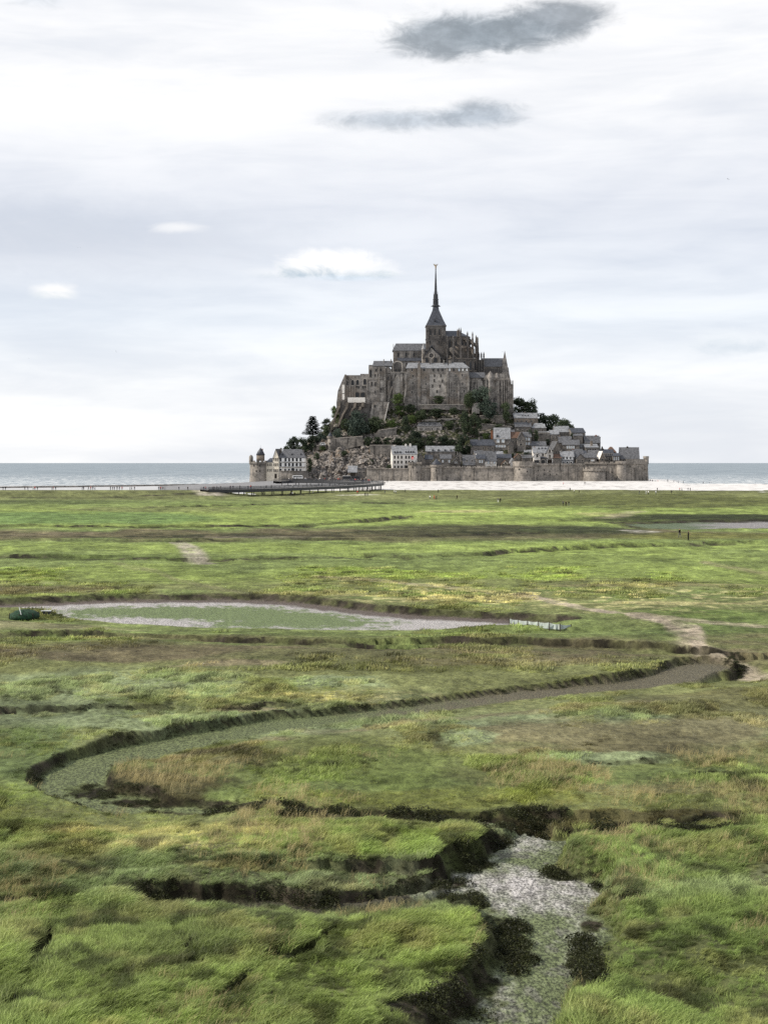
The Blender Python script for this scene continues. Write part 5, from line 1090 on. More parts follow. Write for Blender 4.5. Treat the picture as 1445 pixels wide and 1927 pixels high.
rampart('rampart curtain behind the low bastion', 1099, 1161, 868.8, 904.8, 1009, 1005, 873.5, [(1150, 890)], [(1142, .8)])
round_tower('slim rampart tower left of the corner bastion', 1159.5, 1178, 867.5, 904.8, 1000, 872.5, None, [], merlons=False)
rampart('dark streaked corner bastion at the far right end of the ramparts', 1177, 1218.5, 863.8, 905, 1003, 1009, 873, [(1186, 879), (1196, 887)], [(1190.5, 1.0), (1197, .8), (1206, 1.0), (1213, .8)], merlons=False)
rampart('return wall turning the corner bastion towards the sea', 1218.3, 1216, 863.8, 905, 1009, 1045, 873, merlons=False)
round_tower('tiny watch turret on the corner bastion', 1211.2, 1218.8, 858.4, 876, 1007, 862.5, None, [], 'watch_turret', 'rampart', 1.0, False)
rampart('low front wall below the white hotel', 690, 769.5, 881, 903.5, 1006, 1003, 882.6, [(731, 900)], [(712, .6), (739, .5)], merlons=False)

# ------------------------------------------------------------------ west corner: round tower and barracks
k = 1010 / F
gab = round_tower('big round tower with domed bartizan and cone-roofed turret at the left end', 470.4, 501, 866.5, 905, 1010, 872.2, None, [(479, 877), (490.5, 877), (484, 887.5), (490.5, 887.5), (481.5, 899)], 'sea_tower', 'rampart', 1.05)
MB().loft((490.6 - 485.7) * k, -.5, [(7.6 * k, (905 - 867) * k), (7.6 * k, (905 - 855.5) * k)], 16).build('turret', M['house_brown'], gab, True, False)
MB().loft((490.6 - 485.7) * k, -.5, [(8.6 * k, (905 - 856) * k), (5.2 * k, (905 - 849) * k), (.06, (905 - 842) * k), (.04, (905 - 837) * k)], 16).build('turret_roof', M['slate_dark'], gab, True, False)
MB().loft((473 - 485.7) * k, -1.5, [(2.4 * k, (905 - 874) * k), (3.9 * k, (905 - 869) * k), (3.9 * k, (905 - 860.5) * k), (3.2 * k, (905 - 858) * k), (1.4 * k, (905 - 856.3) * k), (.05, (905 - 855.6) * k)], 12).build('bartizan', M['rampart'], gab, True, False)
MB().box((493.7 - 485.7) * k - .4, (493.7 - 485.7) * k + .4, 1.2, 2, (905 - 856) * k, (905 - 844) * k).build('chimney', M['brick'], gab, False, False)
house('low cream house wing with two window rows beside the sea tower', 500.5, 514.5, 903, 870, 862.5, 1014, 9, -.25, 'shed', 'cream', 'slate_dark', gridw((503.6, 507.4, 511), (874.5, 885), 2.1, 5.2, 'rect', 'glass'), doors=(), fm='cream')
house('narrow cream tower house with three window rows', 513.8, 525, 903, 861, 845, 1013, 12, -.2, 'y', 'cream', 'slate', gridw((516.2, 519.4, 522.6), (864.5, 874.5, 885.5), 1.9, 5.4), chims=((518.8, 847.5, 3.2, 'brick'),), doors=((519, 896, 3, 7),), fm='cream')
bar = house('long barracks with steep slate roof, shuttered windows and arched ground floor', 524.8, 575, 893, 861.3, 845, 1014, 13, 0.0, 'x', 'plaster', 'slate', gridw((528.2, 537.5, 544.2, 551.3, 558.6, 565.6), (865.2, 874.4), 3.6, 6.4) + gridw((532.6, 541, 547.8, 555, 562.2, 570.6), (865.2, 874.4), 2.4, 6.4, 'rect', 'white') + gridw((537, 544, 558.5, 565.5), (884,), 3.4, 4.0, 'round') + [(551.3, 883.5, 6, 6, 'round'), (528.2, 885, 4, 6, 'rect')],
            dormers=((532, 854.6, 2.6), (549.3, 855, 2.6), (565.8, 855, 2.6)), chims=((527.8, 843, 3.6), (570, 846.5, 3.2), (537, 846.5, 1.6)), hip=.55, name='barracks', fm='white', cat='building')
for py in (869.6, 878.6): MB().box(-25.2 * .362, 25.2 * .362, -.9, -.05, (893 - py) * .362 - .12, (893 - py) * .362 + .12).build('balcony_rail', M['frame_dark'], bar, world_coords=False)
rampart('sunlit low stone wall in front of the barracks', 527.3, 551.5, 885.6, 899, 1006, 1005, 886.6, merlons=False)
rampart('shaded low stone wall between barracks and crag', 551.5, 580, 886, 899, 1005, 1011, 887, merlons=False, mat='house')  # same wall continued; its shade is put into a darker stone

# ------------------------------------------------------------------ walls and terraces on the slope
def terrace(label, pts, Y, d, mat='rampart', name='terrace_wall'):
    l = min(p[0] for p in pts); r = max(p[0] for p in pts); b = max(p[1] for p in pts); root = empty(name, at((l + r) / 2, b, Y)); tag(root, label, 'wall', None, 'thing')
    pprism(root, 'wall', pts, Y, d, mat); tops = [p for p in pts if p[1] < (min(q[1] for q in pts) + b) / 2]
    if len(tops) > 1:
        a, c = min(tops), max(tops); pprism(root, 'coping', [(a[0] - .5, a[1] + .3), (a[0] - .5, a[1] - .9), (c[0] + .5, c[1] - .9), (c[0] + .5, c[1] + .3)], Y - .25, d + .4, 'frame')
    return root
terrace('overgrown rough wall climbing from the pepperpot turret', [(623, 848), (624, 826), (640, 823), (660, 822), (682, 821), (684, 838), (664, 842), (648, 846)], 1047, 4)
round_tower('slender pepperpot turret hung on the rock edge', 616.8, 625.6, 821, 853, 1046, 824, 813.5, [(621, 836)], 'pepperpot_turret', 'rampart', .75, False)
terrace('plain mortared wall above the crag beside the white hotel', [(696.5, 860), (696, 838), (745, 838), (745, 852), (736, 860), (726, 865), (708, 864)], 1037, 4)
terrace('slanting terrace wall under the big pale shrub', [(703, 818), (712, 810), (730, 806), (746, 805), (746, 822), (706, 822)], 1054, 4, 'house')
terrace('long terrace wall above the manor', [(785, 803), (785, 791), (830, 788.5), (856, 787), (856, 800)], 1064, 4, 'abbey_pale')
terrace('terrace wall east of the dark tree clump', [(903.5, 796), (903.5, 782.5), (950, 782.5), (950, 800)], 1064, 4)
terrace('lower ruined terrace wall with steps', [(902, 812), (904, 797), (925, 798), (945, 800), (962, 803), (962, 815)], 1058, 4, 'house')
terrace('garden wall below the dark tree clump', [(862, 826), (862, 815.5), (900, 814), (900, 826)], 1053, 3, 'house')
terrace('garden wall at the foot of the lodgings', [(790, 770), (790, 762), (885, 761), (885, 772)], 1069, 3, 'abbey')
terrace('pale square wall stub below the gatehouse', [(888, 778), (888, 760), (893, 758.5), (902.5, 758.5), (902.5, 778)], 1066, 5, 'abbey_pale')
terrace('high retaining wall behind the timbered houses', [(998.8, 833), (998.8, 816), (1012, 813.5), (1034, 814.6), (1034, 836)], 1047, 4, 'house')
terrace('small parapet wall left of the stone row', [(842, 820), (842, 811), (864, 811), (864, 820)], 1056, 3, 'house')
terrace('rock-edge wall behind the parked van', [(596, 846), (596, 838.5), (618, 836), (618, 846)], 1050, 3, 'rampart')

# ------------------------------------------------------------------ houses
W2 = lambda xs, ys, a=2.0, b=3.4, *r: gridw(xs, ys, a, b, *r)
hotel = house('white four-storey hotel with slate mansard roof and dormers', 738, 785, 887, 854.5, 839, 1011, 12, .08, 'x', 'plaster', 'slate_pale', W2((742.5, 749, 755.6), (860.5, 869.6, 879), 2.7, 5.0) + W2((764, 769.8, 776), (860.5, 869.6), 2.6, 5.0) + [(764, 880, 5.4, 8)],
      dormers=((743, 851, 2.8), (748, 851, 2.8), (753.4, 851, 2.8), (764, 850.5, 2.8), (768.6, 850.5, 2.8), (773.4, 850.5, 2.8), (778, 850.5, 2.8)), chims=((743.5, 837.5, 3.6, 'plaster'), (765, 835.5, 3.8, 'plaster'), (773.5, 834.8, 3.6, 'plaster')), name='hotel', fm='frame', cat='hotel', dmat='slate')
house('grey stone manor with three dormers and paired windows on the terrace', 785, 831.5, 818, 801.5, 794.5, 1056, 9, .05, 'x', 'abbey_pale', 'slate', W2((790.5, 793.4, 802, 805.4, 808.6, 812.6, 822, 824.8), (807.8,), 1.6, 4.4) + [(792, 815.5, 4, 4, 'round'), (808, 816, 6, 4.5, 'round')], dormers=((798, 797.8, 3.6), (808.3, 797.8, 3.6), (818.2, 797.8, 3.6)), name='manor', hip=.6)
house('long low row house with four gabled dormers behind the front rampart', 801, 856.5, 864, 849, 839.5, 1028, 9, -.04, 'x', 'house', 'slate_pale', W2((813, 825.5, 836.5, 848), (856.5,), 2.2, 4), dormers=((814, 847.5, 3.8), (825, 847.5, 3.8), (837, 847.5, 3.8), (848, 847.5, 3.8)), name='row_house')
house('long stone house with plain slate roof below the terrace garden', 885.5, 930, 854, 838, 827.3, 1034, 9, -.03, 'x', 'house', 'slate_dark', W2((896.5, 909, 918.5, 926), (843.5,), 2.4, 4) , chims=((901.6, 823, 3), (929, 826, 3)))
house('stone gable house just right of the battlemented tower', 781.8, 801.5, 872, 868, 854.4, 1012, 9, .1, 'y', 'house', 'slate', W2((791.6,), (866,), 2, 3))
house('dark stone house between gable house and cone tower', 800, 814, 874, 864, 856, 1015, 8, 0, 'x', 'house', 'slate_dark', W2((805, 810), (868,), 2, 3.4), chims=((812.5, 853, 2),))
house('pale fronted house with tall window over the rampart walk', 828, 849, 876, 863, 855.5, 1014, 8, 0, 'x', 'house', 'slate', W2((833, 845), (868,), 2.6, 5, 'rect', 'shutter') + W2((839,), (868,), 2.2, 4))
house('small timber gabled cottage behind the rampart', 850, 866, 876, 871, 862.3, 1011, 8, 0, 'y', 'house', 'slate', W2((856.4, 859.4), (870.5,), 2, 3.4, 'rect', 'shutter'), beams=True, chims=((866.6, 856.8, 2.2),))
house('slate roofed house with dark front left of the dormered cottage', 871, 894, 876, 874.2, 856.4, 1013, 9, 0, 'x', 'house', 'slate', W2((878, 888), (867,), 2.2, 3), chims=((873.2, 857, 2.4, 'abbey_pale'),))
house('narrow dormered cottage with pale chimney', 895.5, 912, 876, 863, 855.5, 1012, 8, 0, 'x', 'house', 'slate_dark', W2((902.6, 906.8), (868.5,), 2.6, 5.4, 'rect', 'shutter'), chims=((896, 854, 2.4, 'plaster'),))
house('house with broad dark slate roof and white upper front', 910.5, 934, 875, 867.2, 849, 1013, 10, .05, 'x', 'plaster', 'slate', W2((918.6, 930), (870.4,), 3.0, 4.4, 'rect', 'shutter') + [(924, 870.5, 4, 5, 'rect', 'plaster')], chims=((930.5, 847.5, 2),))
house('little timbered gable cottage left of the broad bastion', 943, 958.5, 876, 873.4, 866.6, 1011, 8, 0, 'y', 'cream', 'tile_brown', W2((950.6,), (872.2,), 2.4, 3), beams=True)
house('white gabled cottage squeezed against the broad bastion', 959.5, 970, 875, 871, 862.5, 1013, 8, .1, 'y', 'plaster', 'slate_pale', W2((965,), (868.5,), 2.4, 3.6))
house('dark low roof house behind the timbered cottage', 935, 962, 868, 862, 855, 1019, 8, 0, 'x', 'house', 'slate_dark', W2((940, 947, 955), (865,), 2, 3))
house('tall house with pale blue windows and orange chimney', 929, 959.5, 853, 825.5, 805, 1036, 11, -.06, 'x', 'house', 'slate_pale', W2((936.8, 946.2), (829,), 5.2, 7.4, 'rect', 'shutter') + W2((934, 939, 944, 949), (839.6,), 3.6, 4, 'rect', 'shutter') + W2((938, 953), (847.5,), 2.4, 3.4), dormers=((935.5, 820.5, 5),), chims=((925.5, 810, 4, 'brick'), (938.6, 811, 2.6, 'brick')))
house('jettied gable house with balcony between the two tall houses', 961, 986.5, 843, 824, 813, 1037, 10, .08, 'x', 'house', 'tile_brown', W2((965, 971), (831,), 2.2, 3.6) + W2((978, 984), (833,), 2.2, 4))
house('steep front gable of brown stone with a dark door', 973, 989, 845, 826, 812.5, 1034, 9, 0, 'y', 'house', 'slate', W2((978, 983), (829.5,), 2.2, 3.6) + W2((980,), (836.5,), 5, 3.5))
house('grey house with two pairs of white sash windows', 984, 999.5, 846, 822, 813, 1038, 9, .05, 'x', 'house', 'slate', W2((989.5, 995), (826.5, 835), 3.2, 5, 'rect', 'shutter') + W2((992,), (843,), 2.4, 3.4))
house('gabled stone house with three roof lights below the gatehouse trees', 967, 1012, 801, 786.5, 777, 1066, 10, .1, 'x', 'house_brown', 'slate_pale', W2((973, 981, 990, 1000), (793,), 2.4, 4), dormers=((983.5, 782, 2.6), (988.8, 782, 2.6), (994, 782, 2.6)), chims=((968.5, 774, 2.6), (990, 774.5, 3), (1003, 777, 2.8)))
house('stone house with central chimney and one white window', 968.5, 999, 817, 803, 795, 1058, 9, 0, 'x', 'house', 'slate', W2((974, 983, 991), (811,), 2.6, 5, 'rect', 'glass') + [(973.5, 810, 2, 5, 'rect', 'white')], chims=((996, 793.5, 4.6, 'house_brown'),))
house('house with hipped pale roof beside the trees', 1000, 1027.5, 814, 805, 796, 1060, 9, 0, 'x', 'house', 'slate_pale', W2((1006, 1013, 1020), (809.5,), 2.4, 3.4), hip=.8)
house('low lean-to with flat slate roof under the hipped house', 1012, 1030, 820, 813.5, 811, 1056, 7, 0, 'shed', 'house_brown', 'slate_pale', W2((1017, 1023), (817,), 2, 3))
house('pale roofed shed house above the white inn', 998, 1027, 846, 838.5, 831, 1036, 8, 0, 'x', 'house', 'slate', W2((1004, 1012, 1020), (842.5,), 2, 3))
house('narrow tower-like house at the top of the lane', 1034.5, 1051, 838, 817, 809.5, 1047, 9, -.05, 'x', 'house', 'slate_pale', W2((1039, 1046), (822, 829.5), 2, 3.6))
house('stone house with grey roof against the hill trees', 1043, 1071, 822, 812.6, 801.8, 1054, 9, .05, 'x', 'house', 'slate_pale', W2((1050, 1058, 1066), (817,), 2.2, 3.6), chims=((1046, 799.5, 2.4),))
house('house with broad grey roof in the middle of the upper village', 1051, 1075, 843, 833, 821.3, 1040, 9, -.08, 'x', 'house', 'slate', W2((1056, 1064, 1070), (837.5,), 2.2, 3.4), chims=((1053, 819.5, 2.4, 'house_brown'),))
house('tall dark tower house on the upper right of the village', 1075, 1101.5, 842, 814, 805.5, 1050, 11, .2, 'x', 'house', 'slate_dark', W2((1081, 1090), (820, 829), 2, 3.6), chims=((1082, 804.5, 4), (1097, 806, 2.6)))
house('lean-to with grey roof in front of the tall dark tower house', 1078, 1096, 842, 820, 815.5, 1044, 6, 0, 'shed', 'house', 'slate', W2((1083, 1090), (826,), 2, 3.6))
house('upper right house with stepped roof and corner chimney', 1100, 1129, 848, 833, 820, 1044, 10, .05, 'x', 'house', 'slate', W2((1106, 1114, 1122), (839,), 2.2, 3.6), chims=((1107, 820, 3.4), (1123.5, 818.5, 3, 'brick')))
house('square grey house end behind the stepped roof', 1116, 1129.5, 848, 826, 823, 1050, 8, .1, 'flat', 'house', 'slate_dark', W2((1122,), (831,), 2.2, 3.6))
house('house with wide bright lean-to roof over a dark gallery', 1101, 1126, 858, 842, 835.5, 1030, 8, .05, 'shed', 'house', 'slate_pale', W2((1105, 1110, 1115, 1120), (846.5,), 2.8, 5), chims=((1114.5, 830, 4, 'house_brown'),))
house('gabled house with glazed front in the village centre', 1058, 1089.5, 852, 837, 828, 1032, 10, -.12, 'x', 'house', 'slate', W2((1067, 1071, 1075, 1079), (841.5,), 2.6, 5, 'rect', 'shutter') + W2((1062,), (845,), 2, 3.4), chims=((1071.5, 828, 4),))
house('steep slate roof house wedged behind the white inn', 1040, 1057, 862, 846, 830.5, 1024, 10, .25, 'y', 'house', 'slate', W2((1046, 1051), (851,), 2.2, 4), chims=((1052, 829.5, 3, 'house_brown'),))
house('white inn with slate roof and timbered front gable', 1003, 1033, 873, 852, 840.5, 1017, 10, 0, 'x', 'plaster', 'slate_pale', W2((1021, 1027), (856, 864), 2.6, 4.4), dormers=((1014, 843.8, 2.8), (1020, 843.8, 2.8), (1026.4, 843.8, 2.8)), chims=((1006.5, 840.6, 4, 'brick'),), name='inn', cat='inn')
house('timber framed white gable with two dark windows beside the inn roof', 1027.5, 1040.5, 873, 852, 840, 1014, 9, 0, 'y', 'plaster', 'slate_dark', W2((1034,), (849, 858.4), 3, 5), doors=((1034, 868.5, 5, 7),), beams=True, name='gable_house')
house('small white gable house with balcony over the bastion', 1003.8, 1016, 873, 859, 850.5, 1012, 7, 0, 'y', 'plaster', 'slate_pale', W2((1010.4,), (857.5,), 3, 5.4) + W2((1010, ), (868.5,), 9, 5))
house('stone house with round cellar arch below the inn', 1016, 1028, 874, 862, 858.5, 1013, 6, 0, 'shed', 'house', 'slate_dark', [(1021.5, 869, 7, 8, 'round')])
house('grey mossy roof house between the two white fronts', 1040.5, 1056, 873, 861.5, 855, 1014, 8, 0, 'x', 'house', 'tile_brown', W2((1045, 1051), (866,), 2.2, 3.6))
house('white dormered restaurant with three tall bright windows', 1055, 1079.5, 873, 859.5, 849.5, 1015, 9, 0, 'x', 'slate_pale', 'slate_pale', W2((1060, 1066.4, 1073), (861.4,), 3.0, 5.6, 'rect', 'glass') + W2((1063, 1069.6, 1076.5), (861.4,), 2, 5.6, 'rect', 'white') + W2((1060, 1067, 1074), (870.5,), 3.4, 4), chims=((1057.5, 847, 2.4),), fm='white')
house('dark slate house with orange chimney behind the restaurant', 1078, 1098, 874, 858, 845, 1018, 9, .1, 'x', 'house', 'slate', W2((1084, 1092), (862, 869), 2.4, 4), chims=((1080.5, 845, 4, 'brick'),))
house('front gabled dark house at the rampart bend', 1084, 1100, 875, 862, 854, 1012, 8, 0, 'y', 'house', 'slate_dark', W2((1088, 1095), (867,), 2.4, 4))
house('long low house with mossy brown gable and blank wall', 1104, 1132.5, 874, 862, 847.5, 1020, 10, -.3, 'x', 'house_brown', 'slate', W2((1110, 1124), (867,), 2.2, 3.4))
house('grey barrel-like shed with white awning behind the rampart', 1098, 1122, 875, 861, 853, 1014, 8, 0, 'x', 'house', 'slate', [(1114.5, 866.3, 6, 3, 'rect', 'white'), (1126 - 18, 867, 3, 3.4, 'rect', 'glass')], hip=.5)
house('timbered house with long dark gallery of windows', 1131, 1155, 875, 858, 846, 1018, 9, .05, 'x', 'house', 'slate_dark', W2((1135.5, 1139.5, 1143.5, 1147.5, 1151.5), (855.8,), 2.2, 4.6, 'rect', 'glass') + W2((1138, 1146), (864,), 3, 4), chims=((1134.8, 840.5, 2.2, 'timber'),), beams=True)
house('white bargeboarded gable end left of the gallery house', 1128, 1138, 875, 862, 849.5, 1013, 8, .15, 'y', 'house_brown', 'plaster', W2((1133,), (865,), 2.6, 4))
house('small brown tiled gable house left of the big slate roof', 1142, 1159, 868, 851, 840.5, 1024, 8, 0, 'x', 'house', 'tile_brown', W2((1148, 1154), (855,), 3, 4), hip=.7)
house('dark shop house with pale posts by the big slate roof', 1152, 1166, 874, 858, 853, 1016, 8, 0, 'x', 'house', 'slate_dark', W2((1155, 1159, 1163), (863,), 2, 6, 'rect', 'shutter'))
house('big steep slate roofed house at the right end', 1166, 1202, 875, 863, 842, 1018, 13, -.1, 'x', 'house', 'slate', W2((1172, 1180), (867,), 2.4, 4), chims=((1181, 840, 3, 'timber'), (1197.6, 849, 4)), cat='house')
house('small garage with pale tilted roof at the foot of the crag', 655, 672, 896, 889, 877, 1008, 7, 0, 'shed', 'house_brown', 'slate_pale', [], doors=((664, 892.5, 7, 6),), name='garage', cat='garage', skirt=2)
house('flat roofed gate lodge beside the garage', 672.5, 690, 897, 884.5, 882.5, 1009, 7, 0, 'flat', 'house', 'slate_dark', W2((677, 685), (889.5,), 2.6, 4), name='gate_lodge', skirt=2)
for a in [('small stone cottage tucked above the long low row house', 858, 872, 866, 858, 851, 1024, 7, 0, 'y'), ('little dark cottage between long stone house and broad slate roof', 893, 910, 862, 855, 848, 1024, 7, .1, 'x', 'house', 'slate'), ('tiny gable roof above the narrow dormered cottage', 913, 925, 866, 857, 850, 1022, 7, 0, 'y', 'house_brown', 'slate'),
          ('small pale roofed cottage below the tall blue-windowed house', 931, 946, 862, 856, 849.5, 1025, 7, 0, 'x', 'house', 'slate_pale'), ('brown stone cottage above the broad bastion', 968, 982, 870, 861, 854, 1018, 7, .1, 'y', 'house_brown', 'tile_brown'), ('grey cottage with shed roof behind the broad bastion', 982, 1001, 872, 862, 856, 1016, 7, 0, 'shed', 'house', 'slate'), ('low cottage with bright roof left of the inn', 986, 1003, 860, 853, 847, 1026, 7, -.1, 'x', 'house', 'slate_pale'),
          ('small upper cottage over the lane wall', 1028, 1042, 832, 824, 818, 1049, 7, .1, 'y', 'house', 'slate'), ('narrow gable squeezed beside the broad grey roof', 1074, 1084, 846, 836, 827, 1038, 8, 0, 'y', 'house', 'slate_dark'), ('pale cottage behind the glazed gabled house', 1086, 1103, 850, 842, 836, 1036, 7, -.1, 'x', 'house', 'slate'), ('dark cottage under the wide lean-to roof', 1084, 1104, 862, 854, 848, 1024, 7, .1, 'x', 'house', 'slate_dark'), ('small house on the right shoulder above the gallery house', 1126, 1142, 862, 851, 844, 1028, 8, 0, 'y', 'house', 'slate'),
          ('upper cottage beside the stone house with central chimney', 950, 968, 826, 816, 809, 1054, 7, 0, 'x', 'house_brown', 'slate'), ('narrow stone house left of the steep front gable', 956, 966, 848, 836, 828, 1032, 7, 0, 'y', 'house', 'slate')]:
    l_, r_, b_, e_ = a[1:5]; m_ = (l_ + r_) / 2
    house(*a, wins=[(m_ - (r_ - l_) * .22, e_ + 3.4, 2.0, 3.2), (m_ + (r_ - l_) * .22, e_ + 3.4, 2.0, 3.2)], chims=((l_ + 2.5, a[5] - 1.5, 2.2),), name='cottage')
# red flag on the battlemented tower
fl = empty('flag', at(773.6, 871, 1004)); tag(fl, 'small red and white flag on a pole above the battlemented tower', 'flag')
MB().tube((0, 0, -1), (0, 0, 4.2), .06, .04, 6).build('pole', M['dark_metal'], fl, world_coords=False)
MB().add([(0.05 + i * .35, .12 * math.sin(i * 1.4), zq) for zq in (2.4, 4.1) for i in range(6)], [(i, i + 1, i + 7, i + 6) for i in range(5)]).build('cloth', M['red'], fl, world_coords=False)
MB().add([(0.7 + i * .3, .12 * math.sin((.65 + i * .3) / .35 * 1.4) - .06, zq) for zq in (2.9, 3.5) for i in range(3)], [(i, i + 1, i + 4, i + 3) for i in range(2)]).build('cross', M['white'], fl, world_coords=False)
# ------------------------------------------------------------------ trees and shrubs
def crown_mesh(name, mat, seed, nclump=26, nleaf=62, leaf=.55, shape='round'):
    """a crown about 10 m wide and 8 m tall made of many small leaf faces gathered in uneven clumps"""
    r = np.random.default_rng(seed); vs = []; fs = []
    for c in range(nclump):
        a = r.uniform(0, 2 * np.pi); u = r.uniform(-1, 1); q = r.uniform(.25, 1.0)
        R = 4.2 * math.sqrt(max(.05, 1 - u * u)) * q
        if shape == 'tall': R *= .9
        cx, cy, cz = R * math.cos(a), R * math.sin(a), 5.0 + 3.9 * u * (.6 + .4 * q)
        cr_ = r.uniform(.9, 1.9)
        P = r.normal(0, 1, (nleaf, 3)); P /= np.linalg.norm(P, axis=1)[:, None]; P = P * (r.random((nleaf, 1)) ** .4) * cr_ * np.array([1.15, 1.15, .75]) + (cx, cy, cz)
        N = r.normal(0, 1, (nleaf, 3)) + np.array([0, 0, .6]); N /= np.linalg.norm(N, axis=1)[:, None]
        T = np.cross(N, r.normal(0, 1, (nleaf, 3))); T /= np.linalg.norm(T, axis=1)[:, None]; B = np.cross(N, T); s = leaf * r.uniform(.6, 1.3, (nleaf, 1))
        for i in range(nleaf):
            b = len(vs); vs += [tuple(P[i] - T[i] * s[i] * .5), tuple(P[i] + B[i] * s[i] * .35), tuple(P[i] + T[i] * s[i] * .5), tuple(P[i] - B[i] * s[i] * .35)]; fs.append((b, b + 1, b + 2, b + 3))
    me = bpy.data.meshes.new(name); me.from_pydata(vs, [], fs); me.materials.append(mat); me.update(); return me
def trunk_mesh(seed):
    r = random.Random(seed); mb = MB(); mb.tube((0, 0, -2), (0, 0, 2.5), .45, .32, 7); mb.tube((0, 0, 2.5), (r.uniform(-.4, .4), r.uniform(-.4, .4), 6.5), .32, .12, 6)
    for i in range(6):
        a = i * 1.05 + r.uniform(-.3, .3); h = r.uniform(2.0, 4.5); mb.tube((0, 0, h), (2.8 * math.cos(a), 2.8 * math.sin(a), h + r.uniform(1.5, 3)), .17, .04, 5)
    return mb.mesh('trunk', M['bark'])
CROWN = {k: [crown_mesh('crown', M[m], 40 + 7 * i + hash_, n, 60, lf) for i in range(v)] for k, m, v, n, lf, hash_ in (('dark', 'leaf', 4, 46, .66, 0), ('light', 'leaf_light', 2, 42, .62, 100), ('blue', 'leaf_blue', 2, 44, .64, 200))}
TRUNK = [trunk_mesh(i) for i in range(3)]
ti = 0
def tree(label, l, r, top, bot, Y, kind='dark', name='tree', cat='tree', group=None):
    global ti
    bot = bot + (bot - top) * (.18 if name == 'tree' else .05)
    k_ = Y / F; x, y, zq = at((l + r) / 2, bot, Y); root = empty(name, (x, y, zq), ti * 1.3); tag(root, label, cat, group)
    sx_ = (r - l) * k_ / 9.4; sz_ = (bot - top) * k_ / 9.6
    a = link('trunk' if name == 'tree' else 'stem', TRUNK[ti % 3], root); b = link('crown' if name == 'tree' else 'foliage', CROWN[kind][ti % len(CROWN[kind])], root)
    a.scale = (sx_, sx_, sz_); b.scale = (sx_, sx_, sz_); ti += 1
    return root
def shrub(label, l, r, top, bot, Y, kind='dark'): return tree(label, l + 1, r - 1, top + (bot - top) * .1, bot, Y, kind, 'shrub', 'shrub')
# tall conifer on the left shoulder
def conifer():
    vs = []; fs = []; r = np.random.default_rng(9); mb = MB(); mb.tube((0, 0, -2), (0, 0, 12.5), .4, .05, 7)
    for lv in range(13):
        h = 1.6 + lv * .82; L = 4.6 * (1 - lv / 13.5) ** .8 + .3
        for j in range(7):
            a = j * .9 + lv * .6 + r.uniform(-.2, .2); L2 = L * r.uniform(.7, 1.1); mb.tube((0, 0, h), (L2 * math.cos(a), L2 * math.sin(a), h + .5 - L2 * .02), .07, .02, 4)
            for t in np.linspace(.15, 1, max(4, int(L2 * 5))):
                for q in range(8):
                    p = np.array([L2 * t * math.cos(a), L2 * t * math.sin(a), h + .5 * t]) + r.normal(0, .2, 3) * (1, 1, .5); d = np.array([math.cos(a + r.uniform(-1, 1)), math.sin(a + r.uniform(-1, 1)), r.uniform(-.5, .3)]) * .75; s = np.array([-d[1], d[0], r.uniform(-.3, .3)]) * .4
                    b = len(vs); vs.extend([tuple(p - s), tuple(p + d), tuple(p + s)]); fs.append((b, b + 1, b + 2))
    me = bpy.data.meshes.new('crown'); me.from_pydata(vs, [], fs); me.materials.append(M['needles']); me.update()
    return me, mb.mesh('trunk', M['bark'])
cm, tm = conifer(); kx = 1076 / F
cf_ = empty('conifer', at(588.5, 823, 1076)); tag(cf_, 'tall dark spreading conifer on the left shoulder of the islet', 'tree')
for nm, me in (('crown', cm), ('trunk', tm)): o = link(nm, me, cf_); o.scale = (34 * kx / 9, 34 * kx / 9, 42 * kx / 12.8)
T = [('rounded dark tree at the top left of the barracks group', 540, 566, 819, 850, 1062), ('broad dark tree directly behind the barracks roof', 556, 584, 822, 858, 1056), ('dark tree between barracks and conifer', 574, 602, 818, 850, 1058), ('low tree with ragged top at the left edge behind the barracks', 531, 547, 836, 860, 1054, 'dark'),
     ('bushy tree between conifer and pepperpot turret', 592, 618, 814, 842, 1062, 'blue'), ('small tree on the ledge above the parked van', 600, 622, 800, 830, 1066, 'dark'),
     ('dense tree at the silhouette right of the gatehouse', 958, 994, 747, 784, 1092), ('second tree along the skyline behind the stone gable house', 980, 1014, 750, 790, 1090), ('dark tree behind the hipped pale roof', 998, 1036, 775, 812, 1078), ('broad tree at the skyline above the upper village', 1018, 1060, 779, 820, 1074), ('outer skyline tree above the tall dark tower house', 1042, 1080, 787, 828, 1070),
     ('dark tree in front of the east corner of the lodgings', 871, 894, 736, 766, 1066), ('large round tree before the low abbey wing', 884, 926, 726, 768, 1068, 'blue'), ('pale grey green tree below the gatehouse turret', 904, 938, 754, 785, 1062, 'blue'), ('dark upright tree at the gatehouse foot', 940, 962, 756, 788, 1062),
     ('large black green tree in the middle of the slope, left half', 864, 886, 771, 815, 1050), ('large black green tree in the middle of the slope, right half', 881, 906, 773, 816, 1049), ('dark tall tree right of the row house', 856, 887, 817, 858, 1036), ('smaller dark tree by the gable end of the row house', 851, 872, 836, 866, 1030),
     ('big grey green tree under the ruined west range', 646, 698, 773, 824, 1060, 'blue'), ('leaning dark tree on the left of the hoist ramp', 690, 722, 782, 812, 1061), ('dark tree right of the hoist ramp', 752, 774, 783, 820, 1058), ('light green tree beside the hoist ramp', 724, 752, 786, 812, 1062, 'light'), ('dark tree beside the manor', 764, 796, 806, 842, 1049), ('small tree in the lane above the tall village house', 990, 1003, 806, 832, 1043), ('ivy clad tree in front of the upper lane', 1003, 1014, 808, 832, 1044)]
for t in T: tree(*t)
